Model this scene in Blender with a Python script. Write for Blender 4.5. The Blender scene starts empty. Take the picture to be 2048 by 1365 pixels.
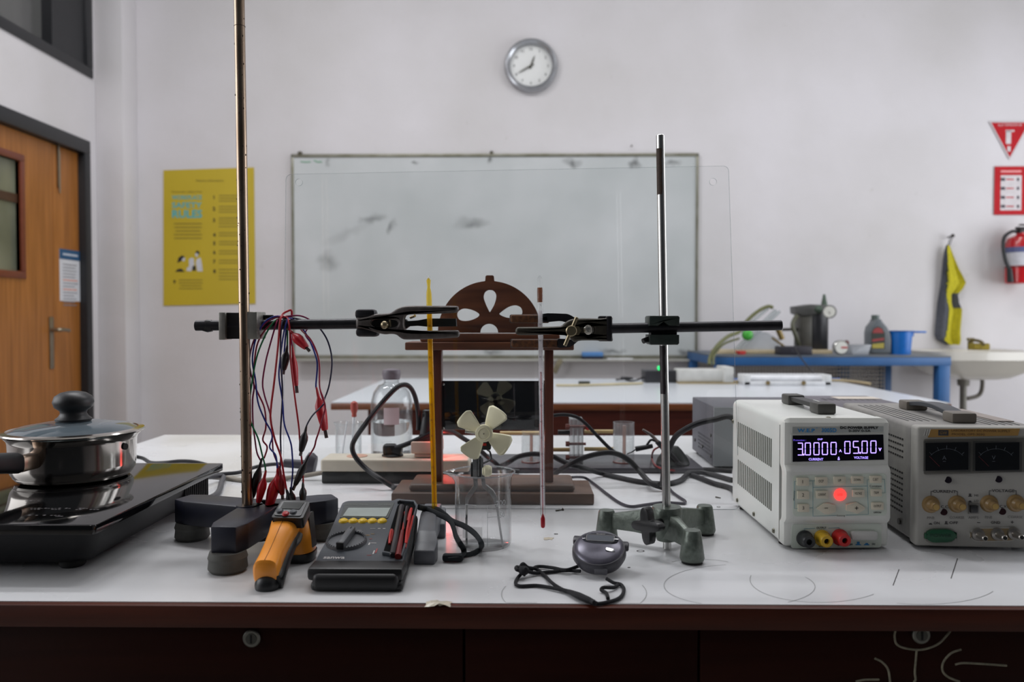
import bpy, bmesh, math, random
from mathutils import Vector as V, Matrix as MX
random.seed(7)
C = bpy.context.scene.collection
SC = bpy.context.scene
PI = math.pi

# ------------------------------------------------------------------ camera
F = 1600.0                                    # focal length in pixels of a 2048 px wide frame
CAM = V((0, 0, 1.08))
PITCH = math.atan(42.5 / F)
YAW = math.atan(21.0 / F)
cd = bpy.data.cameras.new('camera'); cam = bpy.data.objects.new('camera', cd); C.objects.link(cam)
cd.sensor_width = 36.0; cd.lens = F / 2048.0 * 36.0
cd.clip_start = 0.02; cd.clip_end = 60
cam.location = CAM; cam.rotation_euler = (PI/2 - PITCH, 0, YAW)
cd.dof.use_dof = True; cd.dof.focus_distance = 1.02; cd.dof.aperture_fstop = 5.6
SC.camera = cam
SC.cycles.transparent_max_bounces = 48; SC.cycles.max_bounces = 14; SC.cycles.transmission_bounces = 12
# ------------------------------------------------------------------ world, lamps, exposure
SC.view_settings.view_transform = 'Standard'; SC.view_settings.look = 'None'
SC.view_settings.gamma = 1.0; SC.view_settings.exposure = 0.58
SC.view_settings.use_curve_mapping = False
w = bpy.data.worlds.new('room_daylight'); SC.world = w; w.use_nodes = True
w.node_tree.nodes['Background'].inputs[0].default_value = (0.80, 0.88, 1.0, 1)
w.node_tree.nodes['Background'].inputs[1].default_value = 0.03

def area(name, loc, rot, sx, sy, power, col=(1, 1, 1)):
    l = bpy.data.lights.new(name, 'AREA'); l.shape = 'RECTANGLE'; l.size = sx; l.size_y = sy
    l.energy = power; l.color = col
    o = bpy.data.objects.new(name, l); C.objects.link(o); o.location = loc; o.rotation_euler = rot
    return o
# fluorescent fittings under the ceiling, in two rows over the far half of the room
area('ceiling_lamp', (-1.35, 2.6, 3.84), (0, 0, 0), 1.2, 0.25, 27, (0.98, 0.98, 1.0))
area('ceiling_lamp', (1.45, 2.6, 3.84), (0, 0, 0), 1.2, 0.25, 17, (0.98, 0.98, 1.0))
area('ceiling_lamp', (0.05, 1.85, 3.84), (0, 0, 0), 1.2, 0.25, 16, (0.98, 0.98, 1.0))
# daylight from the window strips, right and left of the bench, behind the camera's shoulder line
area('window_daylight', (4.05, 2.7, 1.50), (0, math.radians(90), 0), 2.0, 2.8, 46, (0.92, 0.95, 1.0))
area('window_daylight', (-2.38, 0.8, 1.8), (0, math.radians(-90), 0), 1.6, 1.8, 22, (0.95, 0.97, 1.0))

# ------------------------------------------------------------------ photo measuring helpers
RC = MX.Rotation(YAW, 3, 'Z') @ MX.Rotation(PI/2 - PITCH, 3, 'X')
def ray(px, py): return RC @ V(((px - 1024) / F, -(py - 682.5) / F, -1))
def PY(px, py, Y): d = ray(px, py); return CAM + d * (Y / d.y)
def PZ(px, py, z): d = ray(px, py); return CAM + d * ((z - CAM.z) / d.z)
def PX(px, py, X): d = ray(px, py); return CAM + d * (X / d.x)
class Pl:
    """a plane in the room: origin o, right u, up v"""
    def __init__(s, o, u, v):
        s.o = V(o); s.u = V(u).normalized(); s.n = s.u.cross(V(v)).normalized(); s.v = s.n.cross(s.u)
    def hit(s, px, py, off=0.0):
        d = ray(px, py); o = s.o + s.n * off
        return CAM + d * ((o - CAM).dot(s.n) / d.dot(s.n))
    def mat(s, p):
        m = MX((s.u, s.v, s.n)).transposed().to_4x4(); m.translation = p; return m
    def uv(s, px, py):
        p = s.hit(px, py) - s.o; return (p.dot(s.u), p.dot(s.v))
def crop(x0, y0, k): return lambda x, y: (x0 + x / k, y0 + y / k)
cA = crop(340, 580, 4.55); cB = crop(340, 880, 4.014); cM = crop(600, 950, 5.055)
cL = crop(640, 530, 5.6875); cR = crop(960, 530, 5.6875); cP = crop(620, 720, 4.55)
cK = crop(760, 760, 3.592); cE = crop(1000, 740, 4.096); cS = crop(1000, 960, 4.096)
cW = crop(1440, 760, 3.689); cG = crop(1720, 760, 3.689); cU = crop(1400, 540, 3.16)

# ------------------------------------------------------------------ materials
def s2l(c):
    c = c / 255.0
    return c / 12.92 if c <= 0.04045 else ((c + 0.055) / 1.055) ** 2.4
def col(r, g, b): return (s2l(r), s2l(g), s2l(b), 1)
MATS = {}
def M(name, rgb, rough=0.5, metal=0.0, var=0.08, scale=30.0, bump=0.0, spec=0.5, rgb2=None, stretch=None, emit=None, estr=0.0, coat=0.0, rvar=0.0, detail=4):
    if name in MATS: return MATS[name]
    m = bpy.data.materials.new(name); m.use_nodes = True; nt = m.node_tree; N = nt.nodes; L = nt.links
    p = N['Principled BSDF']
    p.inputs['Roughness'].default_value = rough; p.inputs['Metallic'].default_value = metal
    p.inputs['Specular IOR Level'].default_value = spec
    p.inputs['Coat Weight'].default_value = coat
    c = col(*rgb)
    tc = N.new('ShaderNodeTexCoord'); mp = N.new('ShaderNodeMapping')
    if stretch: mp.inputs['Scale'].default_value = stretch
    L.new(tc.outputs['Object'], mp.inputs['Vector'])
    nz = N.new('ShaderNodeTexNoise'); nz.inputs['Scale'].default_value = scale; nz.inputs['Detail'].default_value = detail
    L.new(mp.outputs[0], nz.inputs['Vector'])
    cr = N.new('ShaderNodeValToRGB'); cr.color_ramp.elements[0].position = 0.3; cr.color_ramp.elements[1].position = 0.7
    if rgb2: a, b = c, col(*rgb2)
    else:
        a = tuple(x * (1 - var) for x in c[:3]) + (1,); b = tuple(min(1, x * (1 + var)) for x in c[:3]) + (1,)
    cr.color_ramp.elements[0].color = a; cr.color_ramp.elements[1].color = b
    L.new(nz.outputs['Fac'], cr.inputs['Fac']); L.new(cr.outputs['Color'], p.inputs['Base Color'])
    if rvar:
        mr = N.new('ShaderNodeMapRange'); mr.inputs['To Min'].default_value = max(0, rough - rvar); mr.inputs['To Max'].default_value = min(1, rough + rvar)
        L.new(nz.outputs['Fac'], mr.inputs['Value']); L.new(mr.outputs[0], p.inputs['Roughness'])
    if bump:
        bp = N.new('ShaderNodeBump'); bp.inputs['Strength'].default_value = bump; bp.inputs['Distance'].default_value = 0.002
        L.new(nz.outputs['Fac'], bp.inputs['Height']); L.new(bp.outputs[0], p.inputs['Normal'])
    if emit:
        p.inputs['Emission Color'].default_value = col(*emit); p.inputs['Emission Strength'].default_value = estr
    MATS[name] = m; return m
def clear(name, tint=(0.95, 0.97, 0.97), edge=(0.45, 0.5, 0.5), f=1.0, ior=1.45, rough=0.02, edgepow=0.35, haze=0.0, hazecol=(0.8, 0.82, 0.85)):
    """thin clear glass / plastic: see-through, mirror-like sheen by angle, denser towards the rim"""
    if name in MATS: return MATS[name]
    m = bpy.data.materials.new(name); m.use_nodes = True; nt = m.node_tree; N = nt.nodes; L = nt.links
    N.remove(N['Principled BSDF']); out = N['Material Output']
    tr = N.new('ShaderNodeBsdfTransparent'); gl = N.new('ShaderNodeBsdfGlossy'); gl.inputs['Roughness'].default_value = rough
    lw = N.new('ShaderNodeLayerWeight'); lw.inputs['Blend'].default_value = edgepow
    mc = N.new('ShaderNodeMix'); mc.data_type = 'RGBA'
    mc.inputs[6].default_value = (*tint, 1); mc.inputs[7].default_value = (*edge, 1)
    L.new(lw.outputs['Facing'], mc.inputs[0]); L.new(mc.outputs[2], tr.inputs['Color'])
    lf = N.new('ShaderNodeLayerWeight'); lf.inputs['Blend'].default_value = 0.5
    pw = N.new('ShaderNodeMath'); pw.operation = 'POWER'; pw.inputs[1].default_value = 5.0
    L.new(lf.outputs['Facing'], pw.inputs[0])
    f0 = ((ior-1)/(ior+1))**2
    mu = N.new('ShaderNodeMath'); mu.operation = 'MULTIPLY_ADD'; mu.inputs[1].default_value = f*(1-f0); mu.inputs[2].default_value = min(1, f*f0)
    mu.use_clamp = True
    L.new(pw.outputs[0], mu.inputs[0])
    mx = N.new('ShaderNodeMixShader'); L.new(mu.outputs[0], mx.inputs[0]); L.new(tr.outputs[0], mx.inputs[1]); L.new(gl.outputs[0], mx.inputs[2])
    last = mx
    if haze:
        d1 = N.new('ShaderNodeBsdfDiffuse'); d1.inputs[0].default_value = (*hazecol, 1)
        d2 = N.new('ShaderNodeBsdfTranslucent'); d2.inputs[0].default_value = (*hazecol, 1)
        df = N.new('ShaderNodeMixShader'); df.inputs[0].default_value = 0.5
        L.new(d1.outputs[0], df.inputs[1]); L.new(d2.outputs[0], df.inputs[2])
        m2 = N.new('ShaderNodeMixShader'); m2.inputs[0].default_value = haze
        L.new(mx.outputs[0], m2.inputs[1]); L.new(df.outputs[0], m2.inputs[2]); last = m2
    L.new(last.outputs[0], out.inputs['Surface'])
    MATS[name] = m; return m
def emission(name, rgb, s):
    return M(name, (5, 5, 5), 0.4, emit=rgb, estr=s)

# ------------------------------------------------------------------ mesh helpers
def catmull(pts, sub, closed=False):
    n = len(pts)
    if n < 3 or sub <= 1: return [V(p) for p in pts]
    out = []
    g = (lambda i: pts[i % n]) if closed else (lambda i: pts[max(0, min(n - 1, i))])
    for i in range(n if closed else n - 1):
        p0, p1, p2, p3 = V(g(i-1)), V(g(i)), V(g(i+1)), V(g(i+2))
        for k in range(sub):
            t = k / sub
            out.append(0.5 * ((2*p1) + (p2-p0)*t + (2*p0-5*p1+4*p2-p3)*t*t + (3*p1-p0-3*p2+p3)*t*t*t))
    if not closed: out.append(V(pts[-1]))
    return out
def axis_mat(p0, p1, up=(0, 0, 1)):
    z = (V(p1) - V(p0)).normalized(); u = V(up)
    if abs(z.dot(u)) > 0.98: u = V((0, 1, 0))
    x = u.cross(z).normalized(); y = z.cross(x)
    m = MX((x, y, z)).transposed().to_4x4(); m.translation = V(p0); return m
class MB:
    def __init__(s): s.bm = bmesh.new()
    def add(s, vs, fs, mi=0, m=None):
        vv = [s.bm.verts.new((m @ V(v)) if m else V(v)) for v in vs]
        for f in fs:
            try: q = s.bm.faces.new([vv[i] for i in f]); q.material_index = mi
            except ValueError: pass
        return s
    def merge(s, b, mi=None, m=None):
        idx = {}
        for v in b.verts: idx[v] = s.bm.verts.new((m @ v.co) if m else v.co)
        for f in b.faces:
            try:
                q = s.bm.faces.new([idx[v] for v in f.verts]); q.material_index = f.material_index if mi is None else mi
            except ValueError: pass
        b.free(); return s
    def box(s, c, sz, m=None, bev=0.0, mi=0, seg=2):
        b = bmesh.new(); bmesh.ops.create_cube(b, size=1.0)
        for v in b.verts: v.co = V((v.co.x*sz[0]+c[0], v.co.y*sz[1]+c[1], v.co.z*sz[2]+c[2]))
        if bev: bmesh.ops.bevel(b, geom=list(b.edges), offset=min(bev, min(sz)*0.49), segments=seg, affect='EDGES', profile=0.5)
        return s.merge(b, mi, m)
    def bx(s, lo, hi, bev=0.0, mi=0, m=None, seg=2):
        return s.box([(a+b)/2 for a, b in zip(lo, hi)], [abs(b-a) for a, b in zip(lo, hi)], m, bev, mi, seg)
    def lathe(s, prof, m=None, seg=40, mi=0, sx=1.0, sy=1.0, cap=False):
        vs, fs = [], []; n = len(prof)
        for i in range(seg):
            a = 2*PI*i/seg
            for r, z in prof: vs.append((max(r, 1e-5)*math.cos(a)*sx, max(r, 1e-5)*math.sin(a)*sy, z))
        for i in range(seg):
            j = (i+1) % seg
            for k in range(n-1):
                fs.append((i*n+k, j*n+k, j*n+k+1, i*n+k+1))
        if cap: fs.append([i*n for i in range(seg)][::-1])
        if cap: fs.append([i*n+n-1 for i in range(seg)])
        return s.add(vs, fs, mi, m)
    def cyl(s, p0, p1, r0, r1=None, seg=24, mi=0, ch=0.0):
        r1 = r0 if r1 is None else r1; p0 = V(p0); p1 = V(p1); h = (p1-p0).length
        prof = [(r0, 0), (r1, h)] if not ch else [(r0-ch, 0), (r0, ch), (r1, h-ch), (r1-ch, h)]
        return s.lathe(prof, axis_mat(p0, p1), seg, mi, cap=True)
    def tube(s, pts, r, seg=8, sub=6, closed=False, mi=0, flat=None):
        P = catmull(pts, sub, closed); n = len(P)
        if isinstance(r, (list, tuple)):
            k = len(r) - 1
            R = []
            for i in range(n):
                t = i/(n-1)*k; a = int(min(t, k-1e-6)); R.append(r[a] + (r[a+1]-r[a])*(t-a))
        else: R = [r]*n
        vs, fs = [], []; nrm = None
        for i in range(n):
            if closed: t = (P[(i+1) % n] - P[i-1])
            else: t = P[min(n-1, i+1)] - P[max(0, i-1)]
            if t.length < 1e-9: t = V((0, 0, 1))
            t.normalize()
            if nrm is None:
                a = V((0, 0, 1)) if abs(t.z) < 0.9 else V((1, 0, 0)); nrm = (a - t*a.dot(t)).normalized()
            else:
                nrm = nrm - t*nrm.dot(t)
                nrm = nrm.normalized() if nrm.length > 1e-6 else V((1, 0, 0))
            b = t.cross(nrm)
            for k in range(seg):
                a = 2*PI*k/seg
                f1, f2 = (1, 1) if not flat else flat
                vs.append(P[i] + nrm*math.cos(a)*R[i]*f1 + b*math.sin(a)*R[i]*f2)
        for i in range(n if closed else n-1):
            j = (i+1) % n
            for k in range(seg):
                l = (k+1) % seg; fs.append((i*seg+k, i*seg+l, j*seg+l, j*seg+k))
        if not closed: fs.append(list(range(seg))[::-1]); fs.append([(n-1)*seg+k for k in range(seg)])
        return s.add(vs, fs, mi)
    def sphere(s, c, r, m=None, mi=0, seg=24, rings=14):
        if not isinstance(r, (list, tuple)): r = (r, r, r)
        b = bmesh.new(); bmesh.ops.create_uvsphere(b, u_segments=seg, v_segments=rings, radius=1.0)
        for v in b.verts: v.co = V((v.co.x*r[0]+c[0], v.co.y*r[1]+c[1], v.co.z*r[2]+c[2]))
        return s.merge(b, mi, m)
    def plate(s, loops, t, m, bev=0.0, mi=0, res=2, clamp=True):
        """outline (first loop) with holes, in m's xy plane, thickness t centred on it"""
        cu = bpy.data.curves.new('tmp', 'CURVE'); cu.dimensions = '2D'; cu.fill_mode = 'BOTH'
        cu.extrude = t/2
        for lp in loops:
            sp = cu.splines.new('POLY'); sp.points.add(len(lp)-1); sp.use_cyclic_u = True
            for q, (x, y) in zip(sp.points, lp): q.co = (x, y, 0, 1)
        o = bpy.data.objects.new('tmp', cu); me = bpy.data.meshes.new_from_object(o)
        b = bmesh.new(); b.from_mesh(me); bpy.data.objects.remove(o); bpy.data.meshes.remove(me); bpy.data.curves.remove(cu)
        bmesh.ops.remove_doubles(b, verts=b.verts, dist=1e-6)
        bmesh.ops.recalc_face_normals(b, faces=b.faces)
        if bev:
            b.normal_update()
            ed = [e for e in b.edges if len(e.link_faces) == 2 and abs(e.link_faces[0].normal.z) + abs(e.link_faces[1].normal.z) > 0.9 and abs(abs(e.link_faces[0].normal.z) - abs(e.link_faces[1].normal.z)) > 0.9]
            bmesh.ops.bevel(b, geom=ed, offset=bev, segments=res, affect='EDGES', profile=0.5, clamp_overlap=clamp)
        return s.merge(b, mi, m)
    def text(s, t, size, m, width=None, mi=0, ext=0.0002, align='CENTER', bold=0.0):
        cu = bpy.data.curves.new('tmp', 'FONT'); cu.body = t; cu.size = 1.0; cu.extrude = 0; cu.offset = bold
        cu.align_x = align; cu.align_y = 'CENTER'; cu.resolution_u = 2
        o = bpy.data.objects.new('tmp', cu); me = bpy.data.meshes.new_from_object(o)
        b = bmesh.new(); b.from_mesh(me); bpy.data.objects.remove(o); bpy.data.meshes.remove(me); bpy.data.curves.remove(cu)
        if b.verts:
            xs = [v.co.x for v in b.verts]; ys = [v.co.y for v in b.verts]
            h = max(ys)-min(ys); wd = max(xs)-min(xs); cy = (max(ys)+min(ys))/2
            ky = size/h; kx = (width/wd) if width else ky
            cx = {'CENTER': (max(xs)+min(xs))/2, 'LEFT': min(xs), 'RIGHT': max(xs)}[align]
            for v in b.verts: v.co = V(((v.co.x-cx)*kx, (v.co.y-cy)*ky, ext))
        return s.merge(b, mi, m)
    def build(s, name, mat, parent=None, smooth=35, bevel=0.0, local=False, norm=True, kind=None, sub=0):
        if norm: bmesh.ops.recalc_face_normals(s.bm, faces=s.bm.faces)
        if parent is not None and not local:
            inv = MW[parent.name].inverted()
            for v in s.bm.verts: v.co = inv @ v.co
        xs = [v.co for v in s.bm.verts]
        lo = V([min(c[i] for c in xs) for i in range(3)]); hi = V([max(c[i] for c in xs) for i in range(3)])
        ctr = (lo+hi)/2
        if parent is None: ctr.z = lo.z
        for v in s.bm.verts: v.co -= ctr
        me = bpy.data.meshes.new(name); s.bm.to_mesh(me); s.bm.free()
        for q in (mat if isinstance(mat, (list, tuple)) else [mat]): me.materials.append(q)
        o = bpy.data.objects.new(name, me); C.objects.link(o); o.location = ctr
        if smooth:
            me.shade_smooth(); me.set_sharp_from_angle(angle=math.radians(smooth))
        if parent is not None:
            o.parent = parent; MW[o.name] = MW[parent.name] @ MX.Translation(ctr)
        else: MW[o.name] = MX.Translation(ctr)
        if bevel:
            b = o.modifiers.new('bevel', 'BEVEL'); b.width = bevel; b.segments = 2; b.limit_method = 'ANGLE'
        if sub:
            b = o.modifiers.new('subdivision', 'SUBSURF'); b.levels = sub; b.render_levels = sub
        if kind: o['kind'] = kind
        return o
MW = {}
def thing(name, label, cat, loc, rotz=0.0, group=None):
    o = bpy.data.objects.new(name, None); C.objects.link(o); o.empty_display_size = 0.02
    o.location = loc; o.rotation_euler = (0, 0, rotz)
    MW[o.name] = MX.Translation(V(loc)) @ MX.Rotation(rotz, 4, 'Z')
    return tag(o, label, cat, group)
def tag(o, label, cat, group=None):
    o['label'] = label; o['category'] = cat
    if group: o['group'] = group
    return o
def struct(o): o['kind'] = 'structure'; return o
# ================================================================== THE ROOM
TZ = 0.80        # worktop height
WY = 4.78        # far wall
LX = -2.46       # left wall
CZ = 3.9
def wallmat():
    m = M('white_wall_paint', (218, 217, 217), 0.7, var=0.0, scale=1.2)
    nt = m.node_tree; N = nt.nodes; L = nt.links; p = N['Principled BSDF']
    tc = [n for n in N if n.type == 'TEX_COORD'][0]
    n1 = N.new('ShaderNodeTexNoise'); n1.inputs['Scale'].default_value = 1.1; n1.inputs['Detail'].default_value = 6
    n2 = N.new('ShaderNodeTexNoise'); n2.inputs['Scale'].default_value = 9; n2.inputs['Detail'].default_value = 8; n2.inputs['Roughness'].default_value = 0.7
    for n in (n1, n2): L.new(tc.outputs['Object'], n.inputs['Vector'])
    r1 = N.new('ShaderNodeValToRGB'); r1.color_ramp.elements[0].position = 0.35; r1.color_ramp.elements[1].position = 0.65
    r1.color_ramp.elements[0].color = col(208, 205, 205); r1.color_ramp.elements[1].color = col(222, 219, 222)
    r2 = N.new('ShaderNodeValToRGB'); r2.color_ramp.elements[0].position = 0.26; r2.color_ramp.elements[1].position = 0.34
    r2.color_ramp.elements[0].color = (0.78, 0.77, 0.72, 1); r2.color_ramp.elements[1].color = (1, 1, 1, 1)
    mx = N.new('ShaderNodeMix'); mx.data_type = 'RGBA'; mx.blend_type = 'MULTIPLY'; mx.inputs[0].default_value = 0.6
    L.new(n1.outputs['Fac'], r1.inputs[0]); L.new(n2.outputs['Fac'], r2.inputs[0])
    L.new(r1.outputs[0], mx.inputs[6]); L.new(r2.outputs[0], mx.inputs[7]); L.new(mx.outputs[2], p.inputs['Base Color'])
    bp = N.new('ShaderNodeBump'); bp.inputs['Strength'].default_value = 0.25; bp.inputs['Distance'].default_value = 0.01
    L.new(n2.outputs['Fac'], bp.inputs['Height']); L.new(bp.outputs[0], p.inputs['Normal'])
    return m
WALL = wallmat()
struct(MB().bx((LX-0.12, WY, 0), (4.32, WY+0.12, CZ)).build('wall_back', WALL))
# left wall with the door opening and the high window opening
dY0, dY1, dZ = 3.20, 4.53, 2.09
wY0, wY1, wZ = 2.2, 4.575, 2.455
b = MB()
b.bx((LX-0.12, -3.0, 0), (LX, 2.2, CZ))
b.bx((LX-0.12, 2.2, 0), (LX, dY0, wZ))
b.bx((LX-0.12, dY0, dZ), (LX, dY1, wZ))
b.bx((LX-0.12, dY1, 0), (LX, WY, wZ))
b.bx((LX-0.12, wY1, wZ), (LX, WY, CZ))
b.bx((LX-0.12, wY0, 3.1), (LX, wY1, CZ))
struct(b.build('wall_left', WALL))
struct(MB().bx((4.2, -3.0, 0), (4.32, WY, CZ)).build('wall_right', WALL))
struct(MB().bx((LX, 4.61, 0), (-2.30, WY, CZ), bev=0.004).build('trim_1', WALL))      # corner column
struct(MB().bx((LX-0.12, -3.0, -0.1), (4.32, WY+0.12, 0)).build('floor', M('floor_tile', (172, 168, 162), 0.4, var=0.1, scale=3)))
struct(MB().bx((LX-0.12, -3.0, CZ), (4.32, WY+0.12, CZ+0.1)).build('ceiling', M('ceiling_paint', (205, 205, 203), 0.8)))

# door ---------------------------------------------------------------
BLK = M('black_door_frame', (34, 35, 38), 0.45)
WOODD = M('orange_door_veneer', (140, 86, 32), 0.45, rgb2=(172, 110, 50), scale=5, stretch=(1, 9, 0.5), detail=6)
dr = thing('door_1', 'orange wooden door', 'door', (LX, (dY0+dY1)/2, 0)); del dr['label']; del dr['category']; dr['kind'] = 'structure'
fr = MB()
fr.bx((LX-0.10, dY1-0.055, 0), (LX+0.012, dY1, dZ-0.075), bev=0.003)
fr.bx((LX-0.10, dY0, dZ-0.075), (LX+0.012, dY1, dZ), bev=0.003)
fr.bx((LX-0.10, dY0, 0), (LX+0.012, dY0+0.055, dZ-0.075), bev=0.003)
fr.build('door_frame', BLK, dr)
xd = LX - 0.03
Z0, Z1 = 0.005, dZ-0.078
ySp = PX(108, 600, xd).y
sm = MB().bx((xd-0.04, ySp+0.002, Z0), (xd, dY1-0.057, Z1), bev=0.002).build('door_leaf', WOODD, dr)
# wide leaf with a glazed opening
a = PX(37, 322, xd); c = PX(37, 543, xd)
py0, py1, pz0, pz1 = 3.35, a.y, c.z, a.z
wl = MB(); Y0w, Y1w = dY0+0.057, ySp-0.002
wl.bx((xd-0.04, Y0w, Z0), (xd, Y1w, pz0)); wl.bx((xd-0.04, Y0w, pz1), (xd, Y1w, Z1))
wl.bx((xd-0.04, Y0w, pz0), (xd, py0, pz1)); wl.bx((xd-0.04, py1, pz0), (xd, Y1w, pz1))
wleaf = wl.build('door_leaf', WOODD, dr)
RB = M('reddish_beading', (112, 52, 30), 0.4)
bd = MB(); t = 0.035
for lo, hi in (((py0, pz0-t), (py1+t, pz0)), ((py0, pz1), (py1+t, pz1+t)), ((py1, pz0), (py1+t, pz1)), ((py0-t, pz0-t), (py0, pz1+t))):
    bd.bx((xd-0.045, lo[0], lo[1]), (xd+0.010, hi[0], hi[1]), bev=0.003)
bd.build('beading', RB, wleaf)
MB().bx((xd-0.024, py0, pz0), (xd-0.018, py1, pz1)).build('pane', M('dim_door_glass', (92, 96, 82), 0.25, rgb2=(130, 132, 112), scale=2.5), wleaf)
MB().bx((xd-0.018, py0, pz0+0.62*(pz1-pz0)), (xd-0.008, py1, pz0+0.70*(pz1-pz0))).build('glazing_bar', M('dark_beading', (70, 44, 26), 0.5), wleaf)
MET = M('dull_door_metal', (150, 140, 122), 0.35, metal=0.9)
a = PX(113, 285, xd); c = PX(115, 375, xd)
MB().bx((xd, a.y-0.004, c.z), (xd+0.012, a.y+0.012, a.z), bev=0.003).cyl((xd+0.012, a.y+0.004, c.z-0.03), (xd+0.012, a.y+0.004, a.z-0.05), 0.004).build('bolt', MET, dr)
a = PX(101, 634, xd); c = PX(104, 738, xd)
h = MB().bx((xd, a.y-0.018, c.z), (xd+0.008, a.y+0.018, a.z), bev=0.004).build('handle_plate', MET, dr)
q = PX(101, 660, xd)
MB().tube([(xd, q.y-0.005, q.z), (xd+0.05, q.y-0.005, q.z), (xd+0.055, q.y+0.03, q.z), (xd+0.05, q.y+0.085, q.z-0.005)], 0.010).build('lever', MET, h)
# notice on the door
a = PX(118, 497, xd); c = PX(158, 600, xd); e = PX(158, 497, xd)
n = thing('notice', 'small white paper notice with a blue header taped on the orange door', 'notice', (xd, (a.y+e.y)/2, c.z))
y0, y1, z0, z1 = a.y, e.y, c.z-0.01, a.z-0.0
MB().bx((xd+0.0005, y0, z0), (xd+0.002, y1, z1)).build('paper', M('white_paper', (214, 216, 222), 0.6, var=0.03), n)
MB().bx((xd+0.002, y0, z1-0.055), (xd+0.003, y1, z1)).build('header_band', M('blue_print', (38, 84, 124), 0.6), n)
b = MB(); rr = random.Random(3)
for k in range(14):
    zz = z1-0.085-k*0.017; dy = rr.uniform(0.0, 0.04)
    b.bx((xd+0.002, y0+0.03, zz), (xd+0.0028, y1-0.02-dy, zz+0.005), mi=1 if k in (5, 8) else 0)
b.build('printed_lines', [M('grey_print', (130, 130, 140), 0.7), M('orange_print', (220, 120, 80), 0.7)], n)
# notice header line
MB().bx((xd+0.003, y0+0.03, z1-0.033), (xd+0.0036, y1-0.02, z1-0.022)).build('header_line', M('pale_print', (190, 200, 215), 0.6), n)

# high window ----------------------------------------------------------
wn = thing('window_1', 'x', 'x', (LX, 3.4, wZ)); del wn['label']; del wn['category']; wn['kind'] = 'structure'
b = MB()
b.bx((LX-0.12, wY0, wZ), (LX+0.01, wY1, wZ+0.055), bev=0.003)
b.bx((LX-0.12, wY1-0.06, wZ+0.055), (LX+0.01, wY1, 3.04), bev=0.003)
b.bx((LX-0.12, wY0, wZ+0.055), (LX+0.01, wY0+0.06, 3.04), bev=0.003)
b.bx((LX-0.12, wY0, 3.04), (LX+0.01, wY1, 3.1), bev=0.003)
b.bx((LX-0.10, 4.20, wZ+0.055), (LX-0.005, wY1-0.06, 3.04))
b.bx((LX-0.10, 3.3, wZ+0.055), (LX-0.01, 3.36, 3.04))
b.build('window_frame', BLK, wn)
MB().bx((LX-0.07, wY0, wZ), (LX-0.06, 4.2, 3.1)).build('pane', M('dim_window_glass', (74, 74, 74), 0.15, rgb2=(104, 104, 102), scale=0.8, stretch=(1, 3, 0.2)), wn)

# ---------------------------------------------------------------- clock
p = PY(1062, 130, WY-0.03)
ck = thing('wall_clock', 'round silver-rimmed white wall clock high above the whiteboard', 'clock', (p.x, WY, p.z))
m = MX.Translation((p.x, WY, p.z)) @ MX.Rotation(PI/2, 4, 'X')
MB().lathe([(0.150, 0), (0.156, 0.01), (0.157, 0.03), (0.150, 0.045), (0.138, 0.05), (0.126, 0.040), (0.122, 0.02), (0.122, 0.0)], m, 64).build('rim', M('silver_plastic_rim', (170, 172, 176), 0.25, metal=0.7), ck)
MB().lathe([(0.0, 0.012), (0.124, 0.012), (0.124, 0.004)], m, 48).build('dial', M('clock_face', (236, 237, 235), 0.5, var=0.01), ck)
b = MB()
for k in range(1, 13):
    a = PI/2 - k*PI/6
    b.text(str(k), 0.017, m @ MX.Translation((math.cos(a)*0.100, math.sin(a)*0.100, 0.0125)), bold=0.02)
b.build('numerals', M('grey_numerals', (110, 110, 108), 0.6), ck)
HN = M('dark_clock_hands', (66, 64, 50), 0.4)
def hand(ang, ln, w_, z):
    mm = m @ MX.Rotation(-math.radians(ang), 4, 'Z')
    return MB().plate([[(-w_, -0.018), (w_, -0.018), (w_*0.9, ln*0.6), (w_*0.25, ln), (-w_*0.25, ln), (-w_*0.9, ln*0.6)]], 0.0015, mm @ MX.Translation((0, 0, z)))
hand(20, 0.062, 0.005, 0.017).build('hour_hand', HN, ck)
hand(240, 0.090, 0.004, 0.020).build('minute_hand', HN, ck)
MB().cyl(m @ V((0, 0, 0.012)), m @ V((0, 0, 0.024)), 0.006).build('hub', HN, ck)
MB().lathe([(0.0, 0.036), (0.126, 0.036), (0.126, 0.035)], m, 48).build('cover_glass', clear('clock_cover', (0.99, 0.99, 0.99), (0.95,0.95,0.95), f=0.5), ck)

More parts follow.
